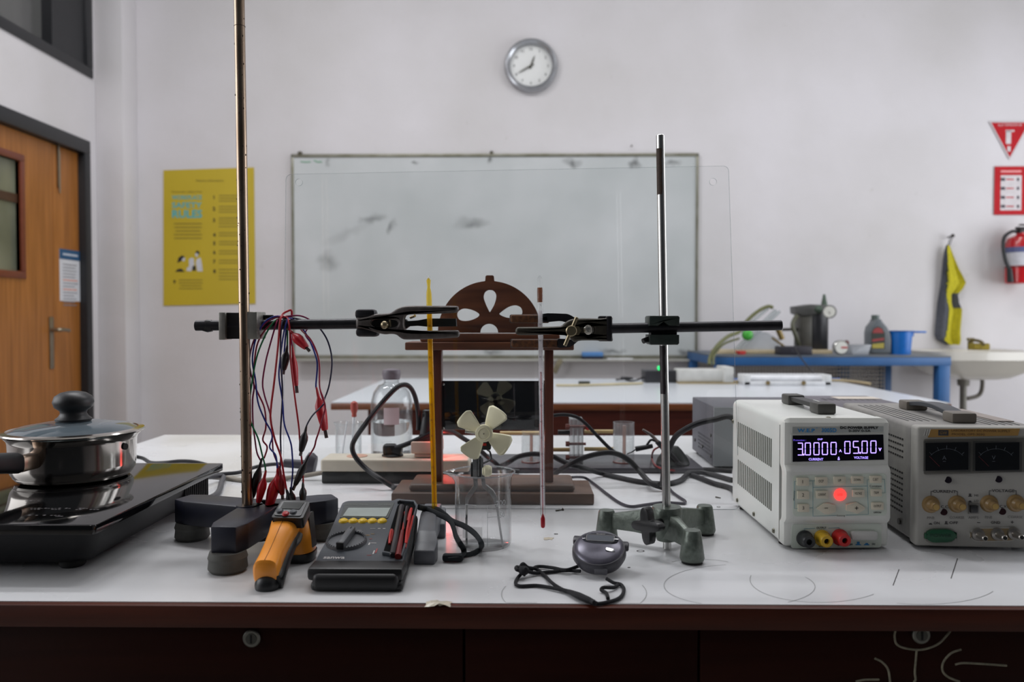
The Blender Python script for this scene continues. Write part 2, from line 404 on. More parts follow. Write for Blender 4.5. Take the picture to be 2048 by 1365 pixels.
# ---------------------------------------------------------------- whiteboard
p0 = PY(586, 311, WY-0.02); p1 = PY(1391, 715, WY-0.02)
x0, x1, z1, z0 = p0.x, p1.x, p0.z, p1.z
wb = thing('whiteboard', 'wide smudged white dry-erase board with a thin grey frame on the far wall', 'whiteboard', ((x0+x1)/2, WY, z0))
def boardmat():
    m = M('smudged_board', (198, 202, 202), 0.35, var=0.0)
    nt = m.node_tree; N = nt.nodes; L = nt.links; p = N['Principled BSDF']
    tc = [n for n in N if n.type == 'TEX_COORD'][0]
    base = N.new('ShaderNodeValToRGB'); nz = [n for n in N if n.type == 'TEX_NOISE'][0]; nz.inputs['Scale'].default_value = 2.2; nz.inputs['Detail'].default_value = 6
    base.color_ramp.elements[0].position = 0.3; base.color_ramp.elements[1].position = 0.7
    base.color_ramp.elements[0].color = col(187, 192, 192); base.color_ramp.elements[1].color = col(206, 209, 210)
    L.new(nz.outputs['Fac'], base.inputs[0]); last = base.outputs[0]
    n2 = N.new('ShaderNodeTexNoise'); n2.inputs['Scale'].default_value = 14; n2.inputs['Detail'].default_value = 6
    L.new(tc.outputs['Object'], n2.inputs['Vector'])
    cx, cz = (x0+x1)/2, (z0+z1)/2
    for px, py, rx, rz, st, an in ((655, 525, 26, 26, .55, 0), (745, 437, 34, 10, .6, 12), (783, 455, 7, 24, .7, -25), (945, 447, 38, 16, .6, 0), (1145, 326, 22, 10, .8, 0), (1270, 326, 14, 10, .9, 0), (1345, 326, 20, 9, .7, 0), (833, 327, 10, 7, .8, 0), (690, 470, 60, 12, .25, 25), (985, 703, 22, 10, .7, 0), (1225, 703, 30, 9, .8, 0), (1370, 705, 16, 9, .8, 0), (983, 320, 6, 10, 1.0, 0), (655, 322, 8, 10, .5, 0)):
        q = PY(px, py, WY-0.02)
        mp = N.new('ShaderNodeMapping'); mp.vector_type = 'TEXTURE'
        mp.inputs['Location'].default_value = (q.x-cx, 0, q.z-cz); mp.inputs['Rotation'].default_value = (0, math.radians(-an), 0)
        mp.inputs['Scale'].default_value = (rx*0.003, 10, rz*0.003)
        ad = N.new('ShaderNodeVectorMath'); ad.operation = 'MULTIPLY_ADD'; ad.inputs[1].default_value = (0.10,)*3
        L.new(n2.outputs['Color'], ad.inputs[0]); L.new(tc.outputs['Object'], ad.inputs[2])
        sb = N.new('ShaderNodeVectorMath'); sb.operation = 'SUBTRACT'; sb.inputs[1].default_value = (0.05,)*3
        L.new(ad.outputs[0], sb.inputs[0]); L.new(sb.outputs[0], mp.inputs['Vector'])
        gr = N.new('ShaderNodeTexGradient'); gr.gradient_type = 'SPHERICAL'; L.new(mp.outputs[0], gr.inputs[0])
        mu = N.new('ShaderNodeMath'); mu.operation = 'MULTIPLY'; mu.inputs[1].default_value = st*1.2; mu.use_clamp = True
        L.new(gr.outputs['Fac'], mu.inputs[0])
        mx = N.new('ShaderNodeMix'); mx.data_type = 'RGBA'; mx.inputs[7].default_value = col(110, 112, 112)
        L.new(mu.outputs[0], mx.inputs[0]); L.new(last, mx.inputs[6]); last = mx.outputs[2]
    L.new(last, p.inputs['Base Color']); return m
MB().bx((x0, WY-0.018, z0), (x1, WY-0.002, z1)).build('writing_surface', boardmat(), wb)
ALU = M('dull_aluminium', (150, 149, 138), 0.4, metal=0.5, var=0.25, scale=12, rgb2=(120, 118, 100))
b = MB(); t = 0.012
b.bx((x0-t, WY-0.024, z1-t), (x1+t, WY-0.001, z1+t*0.6), bev=0.002)
b.bx((x0-t, WY-0.024, z0-t), (x1+t, WY-0.001, z0+t), bev=0.002)
b.bx((x0-t, WY-0.024, z0), (x0+t*0.3, WY-0.001, z1), bev=0.002); b.bx((x1-t*0.3, WY-0.024, z0), (x1+t, WY-0.001, z1), bev=0.002)
b.build('frame', ALU, wb)
MB().bx((x0+0.02, WY-0.085, z0-0.022), (x1-0.02, WY-0.001, z0-0.010), bev=0.002).build('pen_tray', M('grey_tray', (176, 175, 168), 0.5), wb)
b = MB()
for (u, v), r in (((600, 308), 0.016), ((983, 306), 0.012), ((1263, 292), 0.006)):
    q = PY(u, v, WY-0.02); b.sphere((q.x, WY-0.02, q.z), (r, 0.006, r))
b.build('screw_head', M('corroded_screw', (80, 76, 62), 0.7), wb)
b = MB(); rr = random.Random(5)
for u0, u1 in ((601, 622), (628, 645)):
    pts = [PY(u, 323+rr.uniform(-2, 2), WY-0.019) for u in range(u0, u1, 4)]
    b.tube(pts, 0.0025, 5, 2)
b.build('green_scribble', M('green_marker', (70, 165, 110), 0.6), wb)
# eraser
q = PY(1185, 709, WY-0.06)
er = thing('board_eraser', 'blue board eraser on the whiteboard tray', 'eraser', (q.x, WY-0.045, z0-0.010))
MB().bx((q.x-0.062, WY-0.08, z0-0.010), (q.x+0.062, WY-0.025, z0+0.006), bev=0.003).build('felt_pad', M('dark_felt', (40, 44, 60), 0.9), er)
MB().bx((q.x-0.062, WY-0.08, z0+0.006), (q.x+0.062, WY-0.025, z0+0.032), bev=0.006).build('grip', M('blue_foam', (88, 140, 200), 0.6), er)
q = PY(1240, 713, WY-0.06)
tag(MB().bx((q.x-0.075, WY-0.08, z0-0.010), (q.x+0.075, WY-0.035, z0-0.004)).build('paper_slip', M('slip_white', (225, 226, 228), 0.6)), 'small white slip lying on the whiteboard tray right of the blue eraser', 'paper')
q0 = PY(1120, 722, WY-0.09); q1 = PY(1108, 746, WY-0.09)
tag(MB().tube([(q0.x, WY-0.09, z0-0.012), (q0.x, WY-0.094, q0.z), ((q0.x+q1.x)/2, WY-0.1, (q0.z+q1.z)/2), (q1.x, WY-0.098, q1.z)], 0.016, 8, 4, flat=(0.25, 1)).build('cloth_strip', M('khaki_cloth', (128, 120, 98), 0.9, var=0.2)), 'khaki strip of cloth hanging below the whiteboard tray', 'cloth')

# ---------------------------------------------------------------- yellow poster
YP = WY-0.004
pp = Pl(PY(327, 612, YP), (1, 0, 0), (0, 0, 1))
tl = pp.uv(327, 341); tr = pp.uv(508, 335); br = pp.uv(511, 608); bl = (0, 0)
q = pp.o
ps = thing('poster', 'yellow workplace safety rules poster on the wall behind the tall rod', 'poster', (q.x+0.27, WY, q.z))
MB().plate([[bl, br, tr, tl]], 0.002, pp.mat(pp.o)).build('sheet', M('yellow_poster', (196, 172, 42), 0.45, var=0.05, scale=2.5), ps)
PB = M('poster_ink', (84, 76, 38), 0.6); PC = M('poster_cyan', (70, 176, 184), 0.6); PK = M('poster_black', (40, 38, 30), 0.6)
cF = crop(310, 320, 4.552)
def pm(x, y, off=0.0016): return pp.mat(pp.hit(*cF(x, y), off))
kx = 0.0029875/4.552
MB().text('WORKPLACE', 40*kx, pm(290, 342), 275*kx, bold=0.02).text('SAFETY', 52*kx, pm(290, 412), 275*kx, bold=0.02).text('RULES', 74*kx, pm(293, 492), 275*kx, bold=0.03).build('title', PC, ps)
MB().text('Physics Education', 22*kx, pm(500, 192), 250*kx).text('Remember, Safety First', 20*kx, pm(290, 293), 275*kx).build('heading', PB, ps)
b = MB(); rr = random.Random(11)
for k in range(5): b.box((0, 0, 0), ((285-rr.uniform(0, 60))*kx, 11*kx, 0.0002), pm(300, 582+k*33))
for y in (325, 350, 375, 425, 450, 475, 530, 555, 580, 608, 665, 690, 745, 770, 830, 855, 915, 940, 1000, 1030, 1060, 1088):
    wd = rr.uniform(180, 250); b.box((0, 0, 0), (wd*kx, 9*kx, 0.0002), pm(580+wd/2, y))
for k in range(4): b.box((0, 0, 0), ((245-rr.uniform(0, 60))*kx, 9*kx, 0.0002), pm(325, 1095+k*26))
b.build('text_lines', M('poster_fine_print', (140, 124, 42), 0.6), ps)
b = MB()
for i, (x, y) in enumerate(((537, 340), (537, 445), (537, 550), (540, 683), (540, 760), (540, 842), (540, 928), (542, 1015))): b.text(str(i+1), 36*kx, pm(x, y), bold=0.04)
b.text('9', 36*kx, pm(177, 1112), bold=0.04).build('numbers', PK, ps)
b = MB()
def bl2(pts, mi): b.plate([[((x-320)*kx, (960-y)*kx) for x, y in pts]], 0.0004, pm(320, 960, 0.0016 + 0.0003*mi), mi=mi)
bl2([(200, 940), (215, 890), (245, 870), (270, 880), (260, 900), (235, 925)], 0)
bl2([(180, 1020), (205, 995), (240, 990), (270, 1020)], 0)
bl2([(340, 1010), (340, 965), (370, 965), (372, 1010)], 0)
bl2([(368, 840), (385, 825), (405, 835), (408, 865), (390, 860)], 0)
bl2([(245, 915), (250, 895), (272, 890), (275, 910), (262, 925)], 1)
bl2([(365, 865), (372, 850), (392, 850), (392, 880), (375, 885)], 1)
bl2([(310, 905), (335, 890), (355, 900), (358, 960), (345, 965), (330, 1015), (285, 1010), (290, 985), (310, 970)], 1)
bl2([(380, 905), (415, 890), (425, 930), (435, 1015), (385, 1015), (372, 940)], 1)
b.build('illustration', [PK, M('poster_white', (206, 208, 214), 0.6)], ps)

# ---------------------------------------------------------------- red signs, extinguisher
RED = M('sign_red', (184, 26, 36), 0.6, spec=0.2); SWH = M('sign_white', (212, 206, 208), 0.6, spec=0.2)
pl = Pl(PY(2019, 320, WY-0.006), (1, 0, 0), (0, 0, 1)); o = pl.o
tri = lambda a: [(o_[0], o_[1]) for o_ in a]
sg = thing('extinguisher_sign', 'red triangular fire extinguisher sign pointing down on the far wall', 'sign', (o.x, WY, o.z))
A, B, D = pl.uv(1978, 243), pl.uv(2062, 243), (0, 0)
MB().plate([[A, D, B]], 0.003, pl.mat(pl.o), bev=0.0005).build('plate', SWH, sg)
def inset(k, pts):
    cx = sum(p[0] for p in pts)/3; cy = sum(p[1] for p in pts)/3
    return [(cx+(x-cx)*k, cy+(y-cy)*k) for x, y in pts]
MB().plate([inset(0.90, [A, D, B])], 0.0012, pl.mat(pl.o + V((0, -0.0022, 0)))).build('red_field', RED, sg)
gm = lambda px, py: pl.mat(pl.hit(px, py, 0.0032))
b = MB(); b.box((0, 0, 0), (0.030, 0.075, 0.0006), gm(2017, 275), bev=0.0002); b.box((0, 0, 0), (0.05, 0.010, 0.0006), gm(2020, 262)); b.box((0, 0, 0), (0.018, 0.03, 0.0006), gm(2018, 298))
b.text('ALAT PEMADAM API', 0.013, gm(2020, 250), 0.14); b.build('symbol', SWH, sg)
pl = Pl(PY(1988, 430, WY-0.006), (1, 0, 0), (0, 0, 1)); o = pl.o
q = pl.uv(2062, 333)
sg = thing('instruction_sign', 'red rectangular instruction sign with a white list panel above the extinguisher', 'sign', (o.x+q[0]/2, WY, o.z))
MB().plate([[(0, 0), (q[0], 0), (q[0], q[1]), (0, q[1])]], 0.003, pl.mat(o)).build('plate', RED, sg)
a_ = pl.uv(2000, 421); c_ = pl.uv(2043, 351)
MB().plate([[a_, (c_[0], a_[1]), c_, (a_[0], c_[1])]], 0.001, pl.mat(o + V((0, -0.0022, 0)))).build('white_panel', SWH, sg)
b = MB(); rr = random.Random(2)
for y in (359, 377, 395, 413):
    b.box((0, 0, 0), (0.025, 0.018, 0.0004), pl.mat(pl.hit(2006, y, 0.003)), mi=0)
    b.box((0, 0, 0), (0.045, 0.007, 0.0004), pl.mat(pl.hit(2020, y, 0.003)), mi=1)
    b.box((0, 0, 0), (0.014, 0.018, 0.0004), pl.mat(pl.hit(2036, y, 0.003)), mi=0)
b.build('list_rows', [M('sign_ink', (70, 60, 70), 0.6), RED], sg)
MB().box((0, 0, 0), (0.12, 0.012, 0.0004), pl.mat(pl.hit(2022, 343, 0.003))).build('heading_line', M('sign_pink', (232, 150, 150), 0.6), sg)

q = PY(2040, 568, WY-0.09)
ex = thing('fire_extinguisher', 'red fire extinguisher hanging on the far wall at the photo right edge', 'fire extinguisher', (q.x, WY-0.09, q.z))
h = PY(2040, 470, WY-0.09).z - q.z; r = 0.078
MB().lathe([(0, 0), (r-0.006, 0), (r, 0.008), (r, h*0.82), (r*0.85, h*0.93), (r*0.45, h*0.99), (0.022, h*1.01), (0.022, h*1.04), (0, h*1.04)], None, 40).build('cylinder', M('extinguisher_red', (190, 28, 36), 0.25, coat=0.4), ex, local=True)
MB().lathe([(r+0.0012, h*0.36), (r+0.0012, h*0.70)], None, 40).build('label_band', M('label_white', (205, 205, 212), 0.5), ex, local=True, smooth=60)
MB().lathe([(r+0.002, h*0.63), (r+0.002, h*0.74)], None, 40).build('label_stripe', M('label_blue', (90, 96, 140), 0.5), ex, local=True, smooth=60)
MB().lathe([(r+0.003, h*0.33), (r+0.003, h*0.345)], None, 40).build('strap_band', BLK, ex, local=True)
MB().bx((-0.02, -0.02, h*1.02), (0.02, 0.02, h*1.12), bev=0.004).bx((-0.03, -0.012, h*1.12), (0.09, 0.012, h*1.16), bev=0.004).bx((-0.01, -0.012, h*1.19), (0.09, 0.012, h*1.22), bev=0.004).build('valve', M('valve_dark', (50, 44, 44), 0.4, metal=0.5), ex, local=True)
MB().tube([(-0.02, 0, h*1.07), (-0.06, -0.01, h*1.06), (-0.105, -0.02, h*0.95), (-0.118, -0.03, h*0.75), (-0.108, -0.04, h*0.45), (-0.092, -0.05, h*0.28)], 0.010).build('hose', M('black_rubber_hose', (22, 26, 28), 0.5), ex, local=True)
MB().cyl((-0.092, -0.05, h*0.30), (-0.085, -0.05, h*0.02), 0.014, 0.018).build('nozzle', M('black_rubber_hose', (22, 26, 28), 0.5), ex, local=True)
# ================================================================== FAR HALF OF THE ROOM
# towel on a nail
def towel():
    rows = [(490, 1893, 1899, .30), (502, 1889, 1904, .30), (520, 1886, 1911, .30), (540, 1885, 1919, .25), (556, 1884, 1927, .22), (566, 1883, 1931, .20), (577, 1882, 1925, .22), (590, 1880, 1914, .30), (606, 1878, 1916, .40), (620, 1877, 1922, .42), (634, 1876, 1921, .42), (655, 1874, 1919, .40), (670, 1873, 1919, .36), (680, 1876, 1920, .20), (690, 1894, 1918, .10)]
    n = 22; vs, fs = [], []
    Yt = WY - 0.035; grid = []
    # interpolate rows
    R = []
    for i in range(len(rows)-1):
        for k in range(4):
            t = k/4; R.append([rows[i][j]*(1-t)+rows[i+1][j]*t for j in range(4)])
    R.append(list(rows[-1]))
    b = MB(); layers = []
    for side in (0, 1):
        for (y, xa, xb, g) in R:
            for k in range(n+1):
                s = k/n; x = xa + (xb-xa)*s
                p = PY(x, y, Yt); amp = 0.012*min(1, (y-485)/60)
                d = amp*math.sin(s*9+y*0.012) + amp*0.5*math.sin(s*17+1+y*0.02)
                vs.append((p.x, Yt + d + (0.006 if side else 0), p.z))
    nr = len(R); mi = []
    for side in (0, 1):
        o = side*nr*(n+1)
        for i in range(nr-1):
            for k in range(n):
                a = o+i*(n+1)+k; f = (a, a+1, a+n+2, a+n+1)
                fs.append(f if side else f[::-1]); s = (k+0.5)/n
                g = R[i][3]; grey = s < g or (585 < R[i][0] < 615 and s > 0.72)
                mi.append(1 if grey else (2 if s < g+0.05 else 0))
    for f, q in zip(fs, mi): pass
    vv = [b.bm.verts.new(v) for v in vs]
    for f, q in zip(fs, mi): fc = b.bm.faces.new([vv[i] for i in f]); fc.material_index = q
    return b
q = PY(1895, 690, WY-0.03)
tw = thing('towel', 'yellow and grey microfibre towel hanging from a nail above the sink', 'towel', (q.x, WY-0.03, q.z))
towel().build('cloth', [M('yellow_towel', (188, 178, 36), 0.95, var=0.12, scale=60, bump=0.3), M('grey_towel', (82, 84, 92), 0.95, var=0.12, scale=60, bump=0.3), M('towel_hem', (60, 66, 40), 0.95)], tw, norm=False)
a = PY(1896, 488, WY-0.03); c = PY(1896, 476, WY)
MB().tube([(a.x-0.004, WY-0.035, a.z-0.01), (c.x-0.005, WY-0.04, c.z), (c.x+0.005, WY-0.04, c.z), (a.x+0.006, WY-0.035, a.z-0.01)], 0.0025, 6).build('hanging_loop', M('loop_black', (40, 40, 44), 0.8), tw)
c = PY(1896, 475, WY)
tag(MB().cyl((c.x, WY+0.002, c.z), (c.x, WY-0.05, c.z+0.004), 0.004).cyl((c.x, WY-0.05, c.z+0.004), (c.x, WY-0.054, c.z+0.004), 0.011).build('nail', M('dark_nail', (50, 46, 44), 0.5, metal=0.6)), 'dark nail in the far wall that the towel hangs from', 'nail')

# blue steel table -------------------------------------------------------------
BLU = M('blue_enamel', (42, 92, 146), 0.45, var=0.15, scale=6)
by0, by1 = 4.05, WY-0.03
a = PY(1432, 712, by0); c = PY(1903, 712, by0); bz = a.z
bt = thing('steel_table', 'long blue steel table against the far wall left of the sink', 'table', ((a.x+c.x)/2, (by0+by1)/2, 0))
MB().bx((a.x, by0, bz-0.008), (c.x, by1, bz), bev=0.002).build('tabletop', M('worn_blue_top', (70, 88, 110), 0.5, rgb2=(110, 110, 106), scale=5), bt)
b = MB(); hgt = 0.042
b.bx((a.x, by0, bz-0.008-hgt), (c.x, by0+0.03, bz-0.008), bev=0.003); b.bx((a.x, by1-0.03, bz-0.008-hgt), (c.x, by1, bz-0.008))
b.bx((a.x, by0+0.03, bz-0.008-hgt), (a.x+0.03, by1-0.03, bz-0.008)); b.bx((c.x-0.03, by0+0.03, bz-0.008-hgt), (c.x, by1-0.03, bz-0.008)); b.build('rail', BLU, bt)
for x, y in ((a.x+0.002, by0), (c.x-0.062, by0), (a.x+0.002, by1-0.06), (c.x-0.062, by1-0.06), (c.x-0.30, by1-0.06)):
    MB().bx((x, y, 0), (x+0.058, y+0.058, bz-0.008-hgt+0.001), bev=0.003).build('leg', BLU, bt)
wm = M('dull_wire', (168, 162, 154), 0.6, metal=0.3)
b = MB(); yb = by1-0.07
for i in range(60):
    x = a.x+0.05+(c.x-a.x-0.1)*i/59; b.bx((x-0.0026, yb, 0.25), (x+0.0026, yb+0.0036, bz-0.05))
for i in range(28):
    z = 0.25+(bz-0.05-0.25)*i/27; b.bx((a.x+0.05, yb-0.003, z-0.0026), (c.x-0.05, yb, z+0.0026))
b.build('wire_mesh', wm, bt)

# things on the blue table, left to right
zt = bz
def on(px, Y=4.30): return PY(px, 700, Y).x
# clear manometer rig: bent acrylic frame with scale board and tubes
Y = 4.25
rg = thing('manometer_rig', 'clear acrylic tube rig leaning over the blue table left end', 'apparatus', (on(1520, Y), Y, zt))
MB().bx((on(1432, Y), Y-0.01, zt), (on(1560, Y), Y+0.12, zt+0.022), bev=0.003).build('base_board', M('pale_board', (196, 180, 148), 0.6), rg)
P = lambda x, y, yy=Y: PY(*cU(x, y), yy)
pts = [P(270, 510), P(330, 395), P(455, 430), P(500, 440), P(500, 520)]
pl = Pl((0, Y+0.03, 0), (1, 0, 0), (0, 0, 1))
uv = lambda x, y: pl.uv(*cU(x, y))
MB().plate([[uv(262, 522), uv(360, 385), uv(430, 400), uv(500, 440), uv(500, 522)]], 0.004, pl.mat(pl.o), bev=0.001).build('side_panel', clear('frosted_panel', (0.9, 0.92, 0.93), haze=0.35), rg)
MB().tube([P(225, 505), P(480, 255)], 0.010, 8, 1).tube([P(245, 515), P(505, 262)], 0.008, 8, 1).tube([P(255, 390), P(430, 245)], 0.008, 8, 1).build('glass_tube', clear('rig_tube', (0.85, 0.88, 0.87), haze=0.25), rg)
MB().tube([P(60, 600, 4.0), P(65, 555, 4.02), P(110, 480, 4.03), P(180, 420, 4.1), P(250, 390, Y), P(300, 320), P(370, 260), P(430, 232), P(460, 240)], 0.010, 8).tube([P(85, 600, 4.0), P(90, 540, 4.02), P(150, 470, 4.1), P(245, 435, Y)], 0.006, 8).build('hose', M('olive_hose', (110, 112, 74), 0.6), rg)
MB().sphere(P(300, 412), (0.030, 0.02, 0.030)).build('valve', M('green_plastic', (70, 170, 60), 0.4), rg)
MB().sphere(P(262, 530, 4.2), (0.022, 0.02, 0.016)).cyl(P(225, 518, 4.2), P(290, 520, 4.2), 0.006).build('tap', M('red_plastic', (180, 36, 30), 0.4), rg)
MB().cyl(P(455, 430), P(540, 490), 0.006).cyl(P(490, 370), P(520, 440), 0.014).build('fitting', M('brass_dull', (130, 112, 70), 0.4, metal=0.7), rg)
Y = 4.12
a1 = P(508, 548, Y); c1 = P(712, 485, Y)
tag(MB().bx((a1.x, Y, zt), (c1.x, Y+0.10, c1.z), bev=0.005).bx((a1.x+0.05, Y-0.002, zt+0.012), (a1.x+0.09, Y, c1.z-0.012)).build('junction_box', M('dark_box', (44, 42, 50), 0.5)), 'small flat black box at the front edge of the blue table', 'box')
# vacuum pump / compressor
Y = 4.42
pu = thing('air_pump', 'dark grey upright air pump with a dial gauge on the blue table', 'pump', (P(700, 515, Y).x, Y, zt))
DK = M('pump_dark', (62, 62, 62), 0.5, var=0.2, scale=15)
cx = P(735, 500, Y).x; r = (P(805, 500, Y).x - P(665, 500, Y).x)/2
ztop = P(735, 225, Y).z
MB().lathe([(r*0.9, zt), (r, zt+0.01), (r, zt+0.20), (r*0.96, zt+0.22), (r*0.96, ztop-0.03), (r*0.6, ztop)], MX.Translation((cx, Y, 0)), 36).build('tank', M('tank_black', (38, 38, 42), 0.4, var=0.2, scale=15), pu)
a1 = P(612, 490, Y); c1 = P(690, 270, Y)
MB().bx((a1.x, Y-0.06, zt+0.005), (c1.x, Y+0.06, c1.z), bev=0.012).build('motor', M('motor_grey', (74, 72, 66), 0.5, var=0.2, scale=20), pu)
pl = Pl((0, Y-0.07, 0), (1, 0, 0), (0, 0, 1))
MB().plate([[uv(612, 232), uv(700, 218), uv(800, 222), uv(800, 262), uv(715, 285), uv(650, 290), uv(615, 275)]], 0.12, pl.mat(pl.o + V((0, 0.06, 0))), bev=0.006).build('hood', M('hood_grey', (82, 82, 80), 0.45), pu)
Yg = Y-0.12
MB().cyl(P(818, 265, Yg), P(818, 265, Yg-0.03), 0.036, seg=32).build('gauge_case', M('gauge_chrome', (190, 190, 186), 0.25, metal=0.8), pu)
MB().cyl(P(818, 265, Yg-0.030), P(818, 265, Yg-0.034), 0.029, seg=32).build('gauge_dial', M('gauge_white', (222, 222, 214), 0.4), pu)
MB().bx(P(816, 280, Yg-0.035), P(820, 262, Yg-0.037)).build('gauge_needle', BLK, pu)
MB().cyl(P(785, 225, Y-0.03), P(785, 155, Y-0.03), 0.018, 0.006).cyl(P(740, 245, Y-0.1), P(790, 255, Yg), 0.012).sphere(P(750, 250, Yg), 0.022).build('valve', M('valve_greenish', (78, 92, 80), 0.4, metal=0.5), pu)
MB().tube([P(612, 290, Y-0.07), P(585, 350, Y-0.1), P(610, 430, Y-0.1), P(625, 480, Y-0.08)], 0.012, 8).build('pipe', M('pipe_olive', (84, 84, 66), 0.5), pu)
MB().cyl(P(520, 378, Y), P(615, 376, Y), 0.008).build('shaft', M('shaft_steel', (70, 66, 60), 0.4, metal=0.6), pu)
MB().bx(P(700, 548, Y-0.12), (P(830, 520, Y-0.1).x, Y+0.05, zt+0.02), bev=0.004).build('foot_plate', M('pale_board', (196, 180, 148), 0.6), pu)
# loose pressure gauge
Y = 4.20
g = P(880, 490, Y)
lg = thing('pressure_gauge', 'loose white-faced round gauge beside the dark pump', 'gauge', (g.x, Y, zt))
rg_ = g.z - zt; rg_ = max(0.03, rg_)
MB().cyl((g.x, Y, zt+rg_), (g.x, Y-0.03, zt+rg_), rg_, seg=32, ch=0.004).build('case', M('gauge_chrome', (190, 190, 186), 0.25, metal=0.8), lg)
MB().cyl((g.x, Y-0.03, zt+rg_), (g.x, Y-0.032, zt+rg_), rg_*0.82, seg=32).build('dial', M('gauge_white', (222, 222, 214), 0.4), lg)
MB().bx((g.x-0.002, Y-0.034, zt+rg_*0.9), (g.x+0.03, Y-0.0325, zt+rg_*1.1)).build('needle', RED, lg)
MB().sphere(P(925, 462, Y), 0.014).cyl(P(905, 470, Y), P(925, 462, Y), 0.007).build('stem', M('brass_red', (90, 44, 38), 0.4, metal=0.4), lg)
# clear tray
a1 = P(955, 535, 4.18); c1 = P(1082, 475, 4.18)
b = MB(); x0_, x1_ = a1.x, c1.x; hh = c1.z - zt; y0_, y1_ = 4.18, 4.28
lo = [(x0_+0.01, y0_+0.01), (x1_-0.01, y0_+0.01), (x1_-0.01, y1_-0.01), (x0_+0.01, y1_-0.01)]; up = [(x0_, y0_), (x1_, y0_), (x1_, y1_), (x0_, y1_)]
vs = [(x, y, zt+0.001) for x, y in lo] + [(x, y, zt+hh) for x, y in up]
b.add(vs, [(0, 1, 2, 3), (0, 1, 5, 4), (1, 2, 6, 5), (2, 3, 7, 6), (3, 0, 4, 7)])
o_ = b.build('plastic_tray', clear('tray_plastic', (0.88, 0.88, 0.9), haze=0.45)); sd = o_.modifiers.new('wall', 'SOLIDIFY'); sd.thickness = 0.0015
tag(o_, 'small clear plastic tray between the gauge and the oil bottle', 'tray')
# oil bottle
Y = 4.25
a1 = P(1120, 525, Y); hw = (P(1190, 525, Y).x - P(1052, 525, Y).x)/2; hb = P(1108, 290, Y).z - zt
ob = thing('oil_bottle', 'grey plastic engine oil bottle standing beside the blue pot', 'bottle', (a1.x, Y, zt))
pl = Pl((0, Y, 0), (1, 0, 0), (0, 0, 1))
prof = [(1056, 528), (1190, 528), (1192, 440), (1186, 400), (1165, 360), (1135, 325), (1128, 312), (1092, 312), (1085, 330), (1060, 360), (1052, 400), (1052, 480)]
MB().plate([[uv(*p_) for p_ in prof]], 0.075, pl.mat(pl.o), bev=0.014, res=4).build('body', M('grey_bottle_plastic', (98, 104, 108), 0.35), ob)
MB().cyl(P(1108, 314, Y), P(1108, 286, Y), 0.020, seg=20).build('cap', M('cap_greygreen', (84, 96, 92), 0.4), ob)
pf = Pl((0, Y-0.0385, 0), (1, 0, 0), (0, 0, 1)); uf = lambda x, y: pf.uv(*cU(x, y))
MB().plate([[uf(1082, 500), uf(1168, 500), uf(1168, 400), uf(1150, 368), uf(1125, 358), uf(1100, 368), uf(1082, 400)]], 0.001, pf.mat(pf.o)).build('label', M('oil_label_dark', (52, 56, 50), 0.4), ob)
MB().plate([[uf(1088, 400), uf(1160, 400), uf(1150, 375), uf(1125, 364), uf(1100, 375)]], 0.001, pf.mat(pf.o+V((0, -0.001, 0)))).plate([[uf(1088, 440), uf(1162, 430), uf(1162, 445), uf(1088, 455)]], 0.001, pf.mat(pf.o+V((0, -0.001, 0)))).build('red_stripe', M('oil_red', (150, 60, 60), 0.4), ob)
MB().plate([[uf(1088, 496), uf(1162, 496), uf(1162, 462), uf(1088, 470)]], 0.001, pf.mat(pf.o+V((0, -0.001, 0)))).build('yellow_stripe', M('oil_yellow', (170, 156, 70), 0.4), ob)
# blue pot
Y = 4.25
a1 = P(1262, 525, Y); r0 = (P(1325, 525, Y).x - P(1200, 525, Y).x)/2; r1 = (P(1335, 390, Y).x - P(1190, 390, Y).x)/2; hh = P(1262, 385, Y).z - zt
bp_ = thing('plastic_scoop_pot', 'bright blue plastic dipper with a side handle on the blue table', 'dipper', (a1.x, Y, zt))
MB().lathe([(0, 0), (r0, 0), (r0*1.02, 0.005), (r1, hh-0.006), (r1+0.006, hh), (r1-0.004, hh-0.001), (r0-0.004, 0.006), (0, 0.005)], None, 40).build('bowl', M('bright_blue_plastic', (22, 106, 190), 0.35), bp_, local=True)
MB().bx((r1-0.004, -0.012, hh-0.012), (r1+0.075, 0.012, hh-0.002), bev=0.004).bx((r1-0.01, -0.006, hh-0.03), (r1+0.012, 0.006, hh-0.008), bev=0.003).build('handle', M('bright_blue_plastic', (22, 106, 190), 0.35), bp_, local=True)

# sink ------------------------------------------------------------------
CER = M('sink_ceramic', (206, 202, 192), 0.15, var=0.05, scale=3, coat=0.5)
sx0 = 2.205; sx1 = sx0+0.66; sy0, sy1 = 4.28, WY-0.002; sz = PY(1900, 705, 4.28).z
sk = thing('wash_basin', 'white ceramic wall basin with exposed pipes at the right', 'sink', ((sx0+sx1)/2, (sy0+sy1)/2, sz-0.2))
def rrect(x0, x1, y0, y1, r, n=6):
    pts = []
    for cx, cy, a0 in ((x1-r, y1-r, 0), (x0+r, y1-r, 90), (x0+r, y0+r, 180), (x1-r, y0+r, 270)):
        for k in range(n+1):
            a = math.radians(a0+90*k/n); pts.append((cx+r*math.cos(a), cy+r*math.sin(a)))
    return pts
secs = [(0, 0.0), (0, -0.045), (0.03, -0.06), (0.09, -0.11), (0.17, -0.15), (0.22, -0.16)]
rings = []
for ins, dz in [(0.26, -0.12), (0.20, -0.11), (0.09, -0.05), (0.055, -0.008), (0.045, 0.0), (0.012, 0.0)] + secs:
    rings.append([(x, y, sz+dz) for x, y in rrect(sx0+ins, sx1-ins, sy0+ins*0.7, sy1-min(ins, 0.06)*0.3-(0.12*ins), max(0.02, 0.10-ins*0.2))])
vs = [v for r_ in rings for v in r_]; n = len(rings[0]); fs = []
